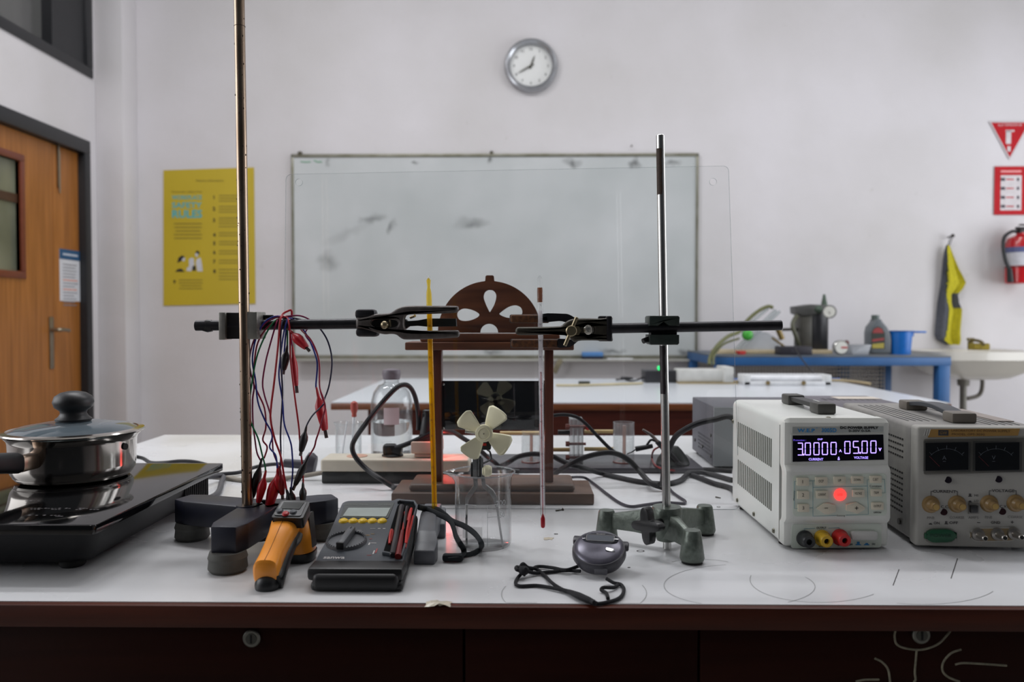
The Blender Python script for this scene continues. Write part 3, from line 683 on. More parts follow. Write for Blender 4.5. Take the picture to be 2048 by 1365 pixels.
for i in range(len(rings)-1):
    for k in range(n): l = (k+1) % n; fs.append((i*n+k, i*n+l, (i+1)*n+l, (i+1)*n+k))
fs.append(list(range(n))); fs.append([(len(rings)-1)*n+k for k in range(n)][::-1])
MB().add(vs, fs).build('basin', CER, sk, smooth=50)
q = P(1735, 470, 4.62); PMT = M('old_brass', (120, 108, 70), 0.35, metal=0.8)
fc = MB().cyl((q.x, 4.66, sz-0.001), (q.x, 4.66, sz+0.05), 0.016).tube([(q.x, 4.66, sz+0.04), (q.x, 4.64, sz+0.055), (q.x, 4.56, sz+0.05), (q.x, 4.53, sz+0.03)], 0.009).cyl((q.x-0.02, 4.66, sz+0.06), (q.x+0.02, 4.66, sz+0.06), 0.008).build('faucet', PMT, sk)
q = P(1800, 460, 4.55)
tag(MB().bx((q.x-0.045, 4.58, sz), (q.x+0.05, 4.64, sz+0.038), bev=0.008).build('sponge', M('yellow_sponge', (140, 124, 46), 0.95, var=0.3, scale=40)), 'small yellow-brown sponge on the rim of the white basin', 'sponge')
q1 = P(1665, 680, 4.55)
MB().cyl((q1.x, 4.55, sz-0.15), (q1.x, 4.55, sz-0.20), 0.035, 0.03).cyl((q1.x, 4.55, sz-0.20), (q1.x, 4.55, sz-0.45), 0.018).build('drain_pipe', M('drain_grey', (120, 118, 110), 0.4, metal=0.4), sk)
MB().tube([P(1775, 655, 4.6), P(1785, 720, 4.6), P(1765, 790, 4.6), P(1690, 815, 4.6)], 0.012).build('water_hose', M('hose_grey', (110, 106, 98), 0.4, metal=0.3), sk)

# far bench ------------------------------------------------------------
WHT = M('white_laminate', (214, 218, 224), 0.25, var=0.03, scale=2)
MAH = M('mahogany_edge', (104, 56, 28), 0.4, rgb2=(130, 76, 42), scale=12, stretch=(0.6, 4, 8))
MAHD = M('mahogany_dark', (78, 36, 28), 0.35, rgb2=(100, 46, 34), scale=9, stretch=(0.6, 4, 8))
fx0, fx1, fy0, fy1 = -0.65, 1.44, 2.70, 3.80
ft = thing('far_bench', 'white-topped bench with brown edge behind the wooden stand', 'bench', (0.4, 3.25, 0))
MB().bx((fx0, fy0, TZ-0.004), (fx1, fy1, TZ)).build('worktop', WHT, ft)
b = MB().bx((fx0, fy0-0.004, TZ-0.026), (fx1, fy1+0.004, TZ-0.004), bev=0.002); b.build('edge_strip', MAH, ft)
MB().bx((fx0+0.12, fy0+0.03, TZ-0.14), (fx1-0.12, fy1-0.05, TZ-0.026)).build('apron', MAHD, ft)
for x in (fx0+0.13, fx1-0.20):
    for y in (fy0+0.04, fy1-0.13): MB().bx((x, y, 0), (x+0.07, y+0.07, TZ-0.13)).build('leg', MAHD, ft)
# things on the far bench
Q = lambda px, py, Y: PY(px, py, Y)
Y = 3.55
a1 = Q(1290, 776, Y); c1 = Q(1356, 750, Y)
rb = thing('router_box', 'small black box with a green light on the far bench', 'electronics', ((a1.x+c1.x)/2, Y, TZ))
MB().bx((a1.x, Y, TZ), (c1.x, Y+0.12, TZ+0.055), bev=0.006).build('case', M('black_device', (44, 44, 48), 0.4), rb)
MB().box((Q(1321, 748, Y).x, Y+0.04, TZ+0.064), (0.012, 0.02, 0.018), bev=0.004).build('indicator', emission('green_led', (40, 230, 120), 1.2), rb)
MB().tube([(a1.x, Y+0.05, TZ+0.02), (a1.x-0.06, Y, TZ+0.008), (a1.x-0.10, Y+0.05, TZ+0.02), (a1.x-0.04, Y+0.1, TZ+0.012), (a1.x-0.12, Y+0.08, TZ+0.008)], 0.004, 6).build('cable', M('cable_black', (26, 26, 30), 0.5), rb)
a1 = Q(1357, 770, 3.5); c1 = Q(1467, 741, 3.5)
ad = thing('white_device', 'white flat electronic unit beside the black box on far bench', 'electronics', ((a1.x+c1.x)/2, 3.5, TZ))
MB().bx((a1.x, 3.5, TZ+0.008), (c1.x-0.02, 3.62, TZ+0.062), bev=0.006).bx((c1.x-0.045, 3.49, TZ+0.004), (c1.x, 3.63, TZ+0.074), bev=0.006).build('case', M('white_device_plastic', (208, 208, 204), 0.4), ad)
MB().bx((a1.x, 3.49, TZ), (c1.x+0.05, 3.62, TZ+0.008)).build('base', M('tan_base', (166, 150, 116), 0.6), ad)
a1 = Q(1485, 771, 3.42); c1 = Q(1660, 751, 3.42)
lp = thing('tube_lamp', 'long white tube lamp tray lying on the far bench', 'lamp', ((a1.x+c1.x)/2, 3.42, TZ))
MB().bx((a1.x, 3.40, TZ), (c1.x, 3.50, TZ+0.018), bev=0.003).bx((a1.x, 3.48, TZ), (c1.x, 3.50, TZ+0.046), bev=0.003).build('tray', M('white_tray', (220, 222, 224), 0.35), lp)
MB().cyl((a1.x+0.03, 3.44, TZ+0.030), (c1.x-0.03, 3.44, TZ+0.030), 0.012).build('tube', M('tube_glass', (232, 234, 238), 0.2), lp)
MB().bx((a1.x, 3.40, TZ), (a1.x+0.03, 3.48, TZ+0.046), bev=0.004).build('end_cap', M('white_cap', (214, 216, 216), 0.4), lp); MB().bx((c1.x-0.03, 3.40, TZ), (c1.x, 3.48, TZ+0.046), bev=0.004).build('end_cap', M('white_cap', (214, 216, 216), 0.4), lp)
for x in (a1.x+0.10, c1.x-0.12): MB().cyl((x, 3.398, TZ+0.012), (x, 3.393, TZ+0.012), 0.009).build('screw', M('brass_screw', (150, 130, 90), 0.4, metal=0.7), lp)
# cables behind
tag(MB().tube([PZ(1470, 765, TZ+0.007), PZ(1490, 764, TZ+0.007), PZ(1560, 762, TZ+0.007), PZ(1660, 761, TZ+0.007), PZ(1700, 763, TZ+0.007), PZ(1740, 768, TZ+0.007)], 0.006, 6).build('cord', M('tan_cord', (178, 162, 128), 0.6)), 'tan cord running behind the white tube lamp', 'cord')
tag(MB().tube([PZ(1440, 759.5, TZ+0.006), PZ(1500, 759, TZ+0.006), PZ(1600, 758.5, TZ+0.006), PZ(1680, 759, TZ+0.006)], 0.005, 6).build('cord', M('blue_cord', (90, 120, 180), 0.6)), 'blue cord lying along the back of the far bench', 'cord')
tag(MB().tube([PZ(1112, 771, TZ+0.006), PZ(1160, 771, TZ+0.006), PZ(1260, 768, TZ+0.006), PZ(1285, 767, TZ+0.006)], 0.005, 6).build('cord', M('cream_cord', (196, 184, 150), 0.6)), 'cream cord leading to the small black box on far bench', 'cord')
a1 = Q(1157, 771, 3.42); c1 = Q(1180, 771, 3.42)
tag(MB().cyl((a1.x, 3.42, TZ+0.009), (c1.x, 3.42, TZ+0.009), 0.009, ch=0.002).build('marker_pen', M('black_pen', (40, 42, 30), 0.4)), 'short black marker on the cream cord of the far bench', 'pen')
tag(MB().tube([P(600, 490, 4.1), P(640, 560, 3.9), P(690, 620, 3.7), P(730, 660, 3.52)], 0.0035, 6).build('thin_wire', M('cable_black', (26, 26, 30), 0.5)), 'thin dark wire sagging from the blue table to the far bench', 'wire')
# ================================================================== THE BENCH
BX0, BX1, BY0, BY1 = -0.87, 1.15, 0.778, 1.93
def topmat():
    m = M('worn_white_laminate', (200, 201, 205), 0.22, var=0.0, scale=3)
    nt = m.node_tree; N = nt.nodes; L = nt.links; p = N['Principled BSDF']
    tc = [n for n in N if n.type == 'TEX_COORD'][0]
    n1 = N.new('ShaderNodeTexNoise'); n1.inputs['Scale'].default_value = 3.0; n1.inputs['Detail'].default_value = 8
    n2 = N.new('ShaderNodeTexNoise'); n2.inputs['Scale'].default_value = 22; n2.inputs['Detail'].default_value = 10; n2.inputs['Roughness'].default_value = 0.75
    for n in (n1, n2): L.new(tc.outputs['Object'], n.inputs['Vector'])
    r1 = N.new('ShaderNodeValToRGB'); r1.color_ramp.elements[0].position = 0.35; r1.color_ramp.elements[1].position = 0.65
    r1.color_ramp.elements[0].color = col(206, 206, 207); r1.color_ramp.elements[1].color = col(220, 221, 224)
    r2 = N.new('ShaderNodeValToRGB'); r2.color_ramp.elements[0].position = 0.24; r2.color_ramp.elements[1].position = 0.31
    r2.color_ramp.elements[0].color = (0.72, 0.70, 0.66, 1); r2.color_ramp.elements[1].color = (1, 1, 1, 1)
    mx = N.new('ShaderNodeMix'); mx.data_type = 'RGBA'; mx.blend_type = 'MULTIPLY'; mx.inputs[0].default_value = 0.8
    L.new(n1.outputs['Fac'], r1.inputs[0]); L.new(n2.outputs['Fac'], r2.inputs[0])
    L.new(r1.outputs[0], mx.inputs[6]); L.new(r2.outputs[0], mx.inputs[7]); L.new(mx.outputs[2], p.inputs['Base Color'])
    mr = N.new('ShaderNodeMapRange'); mr.inputs['To Min'].default_value = 0.16; mr.inputs['To Max'].default_value = 0.38
    L.new(n1.outputs['Fac'], mr.inputs['Value']); L.new(mr.outputs[0], p.inputs['Roughness'])
    return m
TOP = topmat()
EDG = M('bench_edge_wood', (56, 22, 12), 0.45, spec=0.25, rgb2=(80, 35, 20), scale=10, stretch=(0.5, 4, 8))
DRW = M('bench_drawer_wood', (34, 12, 7), 0.38, rgb2=(44, 17, 10), scale=6, stretch=(0.5, 4, 8), spec=0.12)
wt = thing('bench_worktop', 'white laminate worktop of the near bench with pencil circles and seams', 'worktop', (0.1, 1.3, TZ-0.024))
seams = [BY0+0.004, 1.175, 1.371, BY1]
for ya, yb in zip(seams[:-1], seams[1:]):
    MB().bx((BX0, ya+0.0006, TZ-0.005), (BX1, yb-0.0006, TZ)).build('laminate_panel', TOP, wt)
MB().bx((BX0, BY0+0.004, TZ-0.022), (BX1, BY1, TZ-0.0051)).build('core_board', DRW, wt)
MB().bx((BX0, BY0-0.006, TZ-0.0225), (BX1, BY0+0.004, TZ), bev=0.002).build('edge_strip', EDG, wt)
# pencil circles and scratches
b = MB(); PZt = lambda x, y, z=TZ: PZ(x, y, z)
def arc(cx, cy, rx, ry, a0, a1, w_=0.0003):
    n = 40; pts = []
    for k in range(n+1):
        a = math.radians(a0+(a1-a0)*k/n); q_ = PZt(cx+rx*math.cos(a), cy+ry*math.sin(a)); q_.y = max(q_.y, BY0+0.006); pts.append(q_)
    vs = []; 
    for i, p_ in enumerate(pts):
        t = (pts[min(n, i+1)]-pts[max(0, i-1)]).normalized(); s_ = V((-t.y, t.x, 0))*w_
        vs += [p_+s_+V((0, 0, 0.0003)), p_-s_+V((0, 0, 0.0003))]
    b.add(vs, [(2*i, 2*i+1, 2*i+3, 2*i+2) for i in range(n)])
arc(1148, 1188, 145, 48, -20, 60); arc(1148, 1190, 145, 48, 120, 200)
arc(1478, 1175, 152, 40, -30, 50); arc(1478, 1172, 150, 42, 120, 260); arc(1640, 1160, 140, 46, 40, 190)
arc(1845, 1170, 150, 40, 20, 110); arc(1400, 1128, 60, 8, 200, 340)
b.build('pencil_circles', M('pencil_grey', (140, 140, 140), 0.6), wt)
b = MB()
def strk(p0, p1, w_): 
    a_, c_ = PZt(*p0), PZt(*p1); t = (c_-a_).normalized(); s_ = V((-t.y, t.x, 0))*w_; u = V((0, 0, 0.0003))
    b.add([a_+s_+u, a_-s_+u, c_-s_+u, c_+s_+u], [(0, 1, 2, 3)])
strk((1798, 1140), (1786, 1172), 0.0004); strk((1915, 1118), (1902, 1158), 0.0004)
for (x, y, r) in ((1281, 1103, 7), (1112, 1069, 3), (1187, 1064, 2), (1258, 1136, 2), (1220, 1140, 2), (1437, 1015, 3)):
    arc(x, y, r, r*0.25, 0, 360, 0.0006)
b.build('ink_marks', M('ink_dark', (60, 56, 56), 0.6), wt)
for cx_, cy_, sc in ((1096, 1078, 16), (882, 1213, 12)):
    b = MB(); rr = random.Random(cx_)
    pts = []
    c0 = PZt(cx_, cy_)
    for k in range(14):
        a = 2*PI*k/14; r_ = sc/2000*rr.uniform(0.5, 1.1); pts.append((math.cos(a)*r_, math.sin(a)*r_))
    if cx_ == 1096: b.plate([pts], 0.0003, MX.Translation(c0+V((0, 0, 0.0003)))).build('rust_stain', M('faint_rust', (186, 176, 158), 0.6), wt)
# crumpled bit of tape at the bench edge
c0 = PZ(874, 1215, TZ); b = MB(); rr = random.Random(9); vs = []
for i in range(6):
    for j in range(5): vs.append((c0.x-0.012+i*0.005+rr.uniform(-.001, .001), c0.y-0.002+j*0.0035+rr.uniform(-.001, .001), TZ+0.0008+rr.uniform(0, .004)*(1 if 0 < i < 5 else 0.2)))
b.add(vs, [(i*5+j, (i+1)*5+j, (i+1)*5+j+1, i*5+j+1) for i in range(5) for j in range(4)])
o_ = b.build('tape_scrap', M('yellowed_tape', (196, 188, 170), 0.3), smooth=0); o_.modifiers.new('t', 'SOLIDIFY').thickness = 0.0003
tag(o_, 'crumpled scrap of yellowed clear tape at the bench front edge', 'tape')
c0 = PZ(1117, 1023, TZ)
tag(MB().cyl(c0+V((-0.004, -0.002, 0.0012)), c0+V((0.006, 0.004, 0.0012)), 0.0012, 0.0006, seg=8).cyl(c0+V((0.006, 0.004, 0.0012)), c0+V((0.0068, 0.0045, 0.0012)), 0.0024, seg=10).build('screw', M('small_dark_screw', (70, 66, 60), 0.4, metal=0.6)), 'tiny dark screw lying in front of the wooden stand base, right of the clear thermometer', 'screw')
c0 = PZ(1436, 997, TZ)
tag(MB().cyl(c0+V((-0.003, 0.003, 0.0012)), c0+V((0.003, -0.004, 0.0012)), 0.0012, 0.0008, seg=8).build('screw', M('small_dark_screw', (70, 66, 60), 0.4, metal=0.6)), 'tiny dark screw lying beside the white power supply rear corner', 'screw')

# cabinets under the worktop
yF = BY0 + 0.004
def XZ(px, py): return PY(px, py, yF)
x1d = XZ(928, 1300).x; x2d = XZ(1398, 1300).x
def lock(px, py, par):
    q = XZ(px, py)
    l = MB().cyl((q.x, yF, q.z), (q.x, yF-0.004, q.z), 0.0088, seg=28, ch=0.001).build('lock', M('lock_steel', (120, 120, 114), 0.35, metal=0.8), par)
    MB().cyl((q.x, yF-0.004, q.z), (q.x, yF-0.0045, q.z), 0.0055, seg=24).build('barrel', M('lock_barrel', (84, 84, 80), 0.4, metal=0.8), l)
    MB().bx((q.x-0.0009, yF-0.0050, q.z-0.004), (q.x+0.0009, yF-0.0044, q.z+0.004)).build('keyhole', M('keyhole_black', (8, 8, 8), 0.8), l)
cab = thing('bench_cabinet', 'dark drawer cabinet with a single round lock under the near worktop left half', 'cabinet', (-0.3, 1.3, 0))
MB().bx((BX0, yF+0.02, 0.06), (x1d-0.001, BY1-0.05, TZ-0.0225)).build('body', DRW, cab)
d_ = MB().bx((BX0+0.30, yF, TZ-0.19), (x1d-0.0012, yF+0.018, TZ-0.0235), bev=0.0012).build('drawer_front', DRW, cab)
lock(505, 1276, d_)
MB().bx((BX0, yF, TZ-0.19), (BX0+0.298, yF+0.018, TZ-0.0235), bev=0.0012).build('drawer_front', DRW, cab)
MB().bx((BX0, yF, 0.08), (x1d-0.0012, yF+0.018, TZ-0.193), bev=0.0012).build('cabinet_door', DRW, cab)
cab = thing('bench_cabinet', 'plain dark middle panel unit without a lock under the near worktop', 'cabinet', ((x1d+x2d)/2, 1.3, 0))
MB().bx((x1d+0.001, yF+0.02, 0.06), (x2d-0.001, BY1-0.05, TZ-0.0225)).build('body', DRW, cab)
MB().bx((x1d+0.0012, yF, 0.08), (x2d-0.0012, yF+0.018, TZ-0.0235), bev=0.0012).build('front_panel', DRW, cab)
cab = thing('bench_cabinet', 'dark drawer cabinet with chalk scribbles and a lock under the near worktop right half', 'cabinet', (0.6, 1.3, 0))
MB().bx((x2d+0.001, yF+0.02, 0.06), (BX1, BY1-0.05, TZ-0.0225)).build('body', DRW, cab)
d_ = MB().bx((x2d+0.0012, yF, TZ-0.19), (x2d+0.43, yF+0.018, TZ-0.0235), bev=0.0012).build('drawer_front', DRW, cab)
MB().bx((x2d+0.0012, yF, 0.08), (BX1, yF+0.018, TZ-0.193), bev=0.0012).build('cabinet_door', DRW, cab)
MB().bx((x2d+0.432, yF, TZ-0.19), (BX1, yF+0.018, TZ-0.0235), bev=0.0012).build('drawer_front', DRW, cab)
lock(1840, 1269, d_)
b = MB(); cc = lambda x, y: XZ(1024+x/2, 1140+y/2) + V((0, -0.0002, 0))
for pts in ([(1534, 240), (1530, 270), (1540, 300), (1580, 316), (1640, 320), (1700, 300), (1740, 262), (1756, 240)], [(1618, 322), (1614, 370), (1611, 410), (1614, 440), (1606, 450)],
            [(1450, 355), (1480, 370), (1504, 400), (1512, 450)], [(1375, 448), (1410, 441), (1468, 440)], [(1796, 320), (1755, 335), (1725, 370), (1722, 405), (1745, 430), (1790, 448)],
            [(1772, 380), (1800, 374), (1860, 376), (1978, 384)]):
    b.tube([cc(*p_) for p_ in pts], 0.0011, 6, 5, flat=(1, 1))
b.build('chalk_drawing', M('chalk', (132, 128, 110), 0.9, var=0.3, scale=200), d_)

# ================================================================== INDUCTION COOKER AND PAN
PLZ = 0.86
A = PZ(192, 1052, PLZ); B = PZ(445, 927, PLZ)
cy0, cy1 = A.y, B.y; cx1 = (A.x+B.x)/2; cx0 = cx1-0.36
kk = thing('induction_cooker', 'black glass-topped induction cooker at the left end of the bench', 'cooker', ((cx0+cx1)/2, (cy0+cy1)/2, TZ))
GLK = M('black_glass', (9, 9, 10), 0.06, var=0.02, spec=0.6)
MB().plate([rrect(cx0, cx1, cy0, cy1, 0.006)], 0.010, MX.Translation((0, 0, PLZ-0.005)), bev=0.0015).build('glass_plate', GLK, kk)
BDY = M('cooker_body', (17, 17, 20), 0.5, spec=0.35)
ins = 0.012; rings = []
for i_, z in ((ins, PLZ-0.0101), (ins+0.002, PLZ-0.022), (ins+0.010, TZ+0.020), (ins+0.022, TZ+0.008)):
    rings.append([(x, y, z) for x, y in rrect(cx0+i_, cx1-i_, cy0+i_+0.006, cy1-i_*1.0, 0.02, 5)])
vs = [v for r_ in rings for v in r_]; n = len(rings[0]); fs = [list(range(n)), [(len(rings)-1)*n+k for k in range(n)][::-1]]
for i in range(len(rings)-1):
    for k in range(n): l = (k+1) % n; fs.append((i*n+k, i*n+l, (i+1)*n+l, (i+1)*n+k))
bd_ = MB().add(vs, fs).build('body', BDY, kk, smooth=40)
b = MB()
for k in range(13):
    y = cy1-0.035-k*0.0065
    b.bx((cx1-ins-0.008, y, TZ+0.014), (cx1-ins+0.0006, y+0.0022, PLZ-0.016))
b.build('vent_slots', M('vent_black', (14, 14, 16), 0.7), bd_)
for x in (cx0+0.05, cx1-0.055):
    for y in (cy0+0.055, cy1-0.06): MB().cyl((x, y, TZ), (x, y, TZ+0.012), 0.014, seg=24, ch=0.002).build('foot', M('foot_black', (16, 16, 16), 0.7), kk)
b = MB(); rr = random.Random(4)
for x0_, x1_, y in ((60, 200, 1020), (55, 130, 1032), (110, 125, 1034), (164, 180, 1034), (60, 178, 1018), (50, 82, 1003)):
    p0 = PZ(x0_, y, PLZ); p1 = PZ(x1_, y, PLZ); n_ = max(3, int((p1.x-p0.x)/0.004))
    for k in range(n_):
        xx = p0.x+(p1.x-p0.x)*k/n_
        if rr.random() < 0.75: b.bx((xx, p0.y, PLZ), (xx+0.0026, p0.y+rr.uniform(0.001, 0.0035), PLZ+0.0002))
b.build('panel_print', M('plate_print', (86, 82, 84), 0.5), kk)

# saucepan
PYc = 1.105; pc = PZ(138, 985, PLZ); pX = (138-1045)/F*PYc; R = 0.0862; rz = 0.9225
SS = M('polished_steel', (196, 190, 184), 0.13, metal=1.0, var=0.05, scale=4, rvar=0.05)
pan = thing('saucepan', 'stainless steel saucepan standing on the black induction cooker', 'pan', (pX, PYc, PLZ))
h = rz-PLZ
MB().lathe([(0, 0.0004), (R*0.74, 0.0004), (R*0.83, 0.003), (R*0.90, 0.012), (R*0.915, 0.02), (R*0.93, h-0.010), (R*0.945, h-0.006), (R, h-0.001), (R+0.001, h), (R*0.93, h-0.003), (R*0.90, 0.02), (R*0.86, 0.006), (0, 0.004)], None, 72).build('pot', SS, pan, local=True)
ang = math.radians(264); d = V((math.cos(ang), math.sin(ang), 0)); s_ = V((-d.y, d.x, 0))
zz = PLZ + 0.037
b = MB(); c0 = V((pX, PYc, 0))
m_ = MX((d, s_, V((0, 0, 1)))).transposed().to_4x4(); m_.translation = V((pX, PYc, zz))
b.box((R*0.93+0.012, 0, 0), (0.034, 0.016, 0.020), m_, bev=0.003); br = b.build('handle_bracket', M('bracket_steel', (160, 140, 124), 0.3, metal=0.9), pan)
b = MB(); pr = [(0.0, 0.010, 0.0120, 0.002), (0.006, 0.012, 0.0135, 0.003), (0.05, 0.012, 0.0125, 0.010), (0.10, 0.0125, 0.012, 0.017), (0.14, 0.011, 0.010, 0.021), (0.145, 0.006, 0.006, 0.021)]
vs, fs = [], []; ns = 20
for (t, hw_, hh, dz) in pr:
    for k in range(ns):
        a = 2*PI*k/ns; ca, sa = math.cos(a), math.sin(a)
        vs.append(m_ @ V((R*0.93+0.028+t, hw_*math.copysign(abs(ca)**0.6, ca), dz+hh*math.copysign(abs(sa)**0.6, sa))))
for i in range(len(pr)-1):
    for k in range(ns): l = (k+1) % ns; fs.append((i*ns+k, i*ns+l, (i+1)*ns+l, (i+1)*ns+k))
fs += [list(range(ns))[::-1], [(len(pr)-1)*ns+k for k in range(ns)]]
b.add(vs, fs).build('handle', M('black_bakelite', (20, 21, 25), 0.45), pan, smooth=45)
# small hole piece on the right lip
MB().cyl((pX+R*0.918, PYc-0.015, rz-0.017), (pX+R*0.935, PYc-0.0155, rz-0.017), 0.0045, seg=16).build('vent_hole', M('vent_black', (14, 14, 16), 0.7), pan)
lid = thing('pan_lid', 'glass pan lid with a steel rim and black knob on the saucepan', 'lid', (pX, PYc, rz))
MB().lathe([(R-0.006, 0.0015), (R+0.0035, 0.0015), (R+0.005, 0.003), (R+0.0035, 0.0048), (R-0.004, 0.006), (R-0.007, 0.0045)], None, 72).build('steel_rim', SS, lid, local=True)
MB().lathe([(R-0.006, 0.0050), (R*0.8, 0.0095), (R*0.5, 0.014), (0, 0.017), (0, 0.014), (R*0.5, 0.011), (R*0.8, 0.0065), (R-0.006, 0.003)], None, 64).build('glass_dome', clear('lid_glass', (0.50, 0.58, 0.62), (0.4, 0.46, 0.5), f=1.6, haze=0.3, hazecol=(0.42, 0.50, 0.56)), lid, local=True)
MB().lathe([(0.0, 0.015), (0.0225, 0.0165), (0.0235, 0.0195), (0.019, 0.023), (0.0165, 0.0275), (0.0175, 0.031), (0.024, 0.036), (0.0262, 0.043), (0.0235, 0.051), (0.016, 0.056), (0.007, 0.058), (0, 0.0585)], None, 48).build('knob', M('black_bakelite', (20, 21, 25), 0.45), lid, local=True, smooth=50)
# ================================================================== RETORT STANDS, CLAMPS, THERMOMETERS
NAVY = M('navy_painted_iron', (16, 19, 36), 0.45, var=0.12, scale=60, bump=0.1)
RUB = M('grey_rubber', (84, 84, 80), 0.75, var=0.12, scale=80)
st = thing('retort_stand', 'tall retort stand with a dark navy base on grey rubber feet', 'retort stand', (-0.335, 0.965, TZ))
fl = [PZ(385, 1078, TZ), PZ(456, 1142, TZ), PZ(648, 1077, TZ)]
rp = PZ(492, 1016, 0.852); rp = V((rp.x, rp.y, 0)); rp.y = 0.972; rp.x = (489-1045)/F*0.972
hub2 = V((-0.262, 0.935, 0))
Zt, Zb = 0.852, 0.822
def bar2(b, p, q, w_, z0, z1, w2=None, bev=0.0018):
    """a level bar from p to q, half-width w_ at p and w2 at q"""
    w2 = w2 or w_; p = V((p.x, p.y, 0)); q = V((q.x, q.y, 0)); t = (q-p).normalized(); s = V((-t.y, t.x, 0))
    c = bmesh.new()
    top = [p-t*w_*0.7+s*w_*0.7, p+s*w_+t*w_*0.2, q+s*w2, q-s*w2, p-s*w_+t*w_*0.2, p-t*w_*0.7-s*w_*0.7]
    lo = [c.verts.new((v.x, v.y, z0)) for v in top]; hi = [c.verts.new((v.x, v.y, z1)) for v in top]
    n = len(top); c.faces.new(lo[::-1]); c.faces.new(hi)
    for i in range(n): j = (i+1) % n; c.faces.new((lo[i], lo[j], hi[j], hi[i]))
    if bev: bmesh.ops.bevel(c, geom=[e for e in c.edges], offset=bev, segments=2, affect='EDGES', profile=0.5)
    b.merge(c)
b = MB()
bar2(b, fl[0]+V((-0.002, 0.004, 0)), V((-0.318, 0.980, 0)), 0.021, Zb, Zt, 0.023)
bar2(b, fl[1]+V((0, 0.004, 0)), V((-0.322, 0.985, 0)), 0.0205, Zb, Zt, 0.024)
bar2(b, fl[2]+V((0, 0.004, 0)), V((-0.322, 0.980, 0)), 0.020, Zb, Zt, 0.022)
b.cyl((-0.324, 0.975, 0.811), (-0.324, 0.975, Zt-0.004), 0.021, seg=28, ch=0.002)
b.cyl((rp.x, rp.y, Zb), (rp.x, rp.y, Zt+0.001), 0.013, seg=24)
b.build('base', NAVY, st, smooth=30)
for f_ in fl:
    MB().lathe([(0, 0), (0.0185, 0), (0.0215, 0.004), (0.0205, 0.013), (0.0215, 0.016), (0.0195, 0.0225), (0, 0.0225)], MX.Translation((f_.x, f_.y, TZ)), 36).build('rubber_foot', RUB, st)
ROD1 = M('brown_steel_rod', (138, 118, 100), 0.27, metal=1.0, rgb2=(168, 150, 132), scale=60, stretch=(1, 1, 0.25), rvar=0.08)
tp = PY(478.5, 0, rp.y); dirr = (tp-V((rp.x, rp.y, Zt))); dirr = dirr/dirr.z
rb_ = V((rp.x, rp.y, Zt)); rtop = rb_ + dirr*0.74
MB().cyl(rb_ - dirr*0.02, rtop, 0.0063, seg=32, ch=0.0008).build('rod', ROD1, st)
b = MB(); rr = random.Random(21)
for k in range(60):
    z = rr.uniform(0.0, 0.64); a = rr.uniform(PI, 2*PI); pz = rb_+dirr*z; r_ = 0.00635
    b.sphere((pz.x+math.cos(a)*r_, pz.y+math.sin(a)*r_, pz.z), (rr.uniform(.0004, .0009), 0.0004, rr.uniform(.0004, .0016)), seg=8, rings=5)
b.build('rust_pits', M('rust_pits', (40, 22, 18), 0.8), st).__setitem__('kind', 'stuff')
MB().tube([rb_+dirr*0.5826+V((math.cos(a)*0.00645, math.sin(a)*0.00645, 0)) for a in [2*PI*k/20 for k in range(20)]], 0.0003, 5, 1, closed=True).build('scribed_line', M('rust_pits', (40, 22, 18), 0.8), st)

GRN = M('green_hammertone', (84, 92, 84), 0.34, metal=0.35, rgb2=(108, 116, 108), scale=170, bump=0.25, rvar=0.08)
s2 = thing('retort_stand', 'shorter retort stand with a green hammertone three-legged base', 'retort stand', (0.175, 0.974, TZ))
r2 = PZ(1333, 1100, TZ); r2.z = 0
fts = [PZ(1213, 1080, TZ), PZ(1409, 1069, TZ), PZ(1384, 1126, TZ)]
b = MB()
for f_, w1 in zip(fts, (0.017, 0.017, 0.0165)):
    f = V((f_.x, f_.y, TZ))
    b.lathe([(0, 0.003), (0.0132, 0.003), (0.0143, 0.006), (0.0102, 0.036), (0.009, 0.038), (0, 0.0385)], MX.Translation(f), 32)
    c = bmesh.new(); p = V((f.x, f.y, 0)); q = V((r2.x, r2.y, 0)); t = (q-p).normalized(); s = V((-t.y, t.x, 0))
    pr = [(p, 0.006, 0.816, 0.833), (p+t*(q-p).length*0.5, 0.0075, 0.817, 0.843), (q, 0.012, 0.816, 0.851)]
    rs = []
    for pp_, hw_, za, zb in pr:
        rs.append([c.verts.new((pp_+s*hw_).to_tuple()[:2]+(za,)), c.verts.new((pp_-s*hw_).to_tuple()[:2]+(za,)), c.verts.new((pp_-s*hw_*0.6).to_tuple()[:2]+(zb,)), c.verts.new((pp_+s*hw_*0.6).to_tuple()[:2]+(zb,))])
    for i in range(2):
        for k in range(4): l = (k+1) % 4; c.faces.new((rs[i][k], rs[i][l], rs[i+1][l], rs[i+1][k]))
    c.faces.new(rs[0]); c.faces.new(rs[-1][::-1]); bmesh.ops.recalc_face_normals(c, faces=c.faces)
    bmesh.ops.bevel(c, geom=list(c.edges), offset=0.002, segments=2, affect='EDGES', profile=0.5)
    b.merge(c)
b.lathe([(0, 0.812), (0.012, 0.812), (0.0175, 0.83), (0.0185, 0.850), (0.017, 0.853), (0, 0.8535)], MX.Translation((r2.x, r2.y, 0)), 36)
b.build('base', GRN, s2)
for f_ in fts: MB().cyl((f_.x, f_.y, TZ), (f_.x, f_.y, TZ+0.004), 0.0120, seg=24).build('rubber_foot', M('foot_black', (16, 16, 16), 0.7), s2)
CHR = M('bright_steel_rod', (190, 190, 188), 0.27, metal=1.0, var=0.1, scale=30, stretch=(1, 1, 0.2), rvar=0.06)
t2 = PY(1320.5, 270, r2.y); bt2 = V((r2.x, r2.y, TZ+0.001)); b_l = PY(1333, 1018, r2.y)
dd = (t2-b_l); dd = dd/dd.z; b0 = b_l - dd*(b_l.z-TZ-0.001)
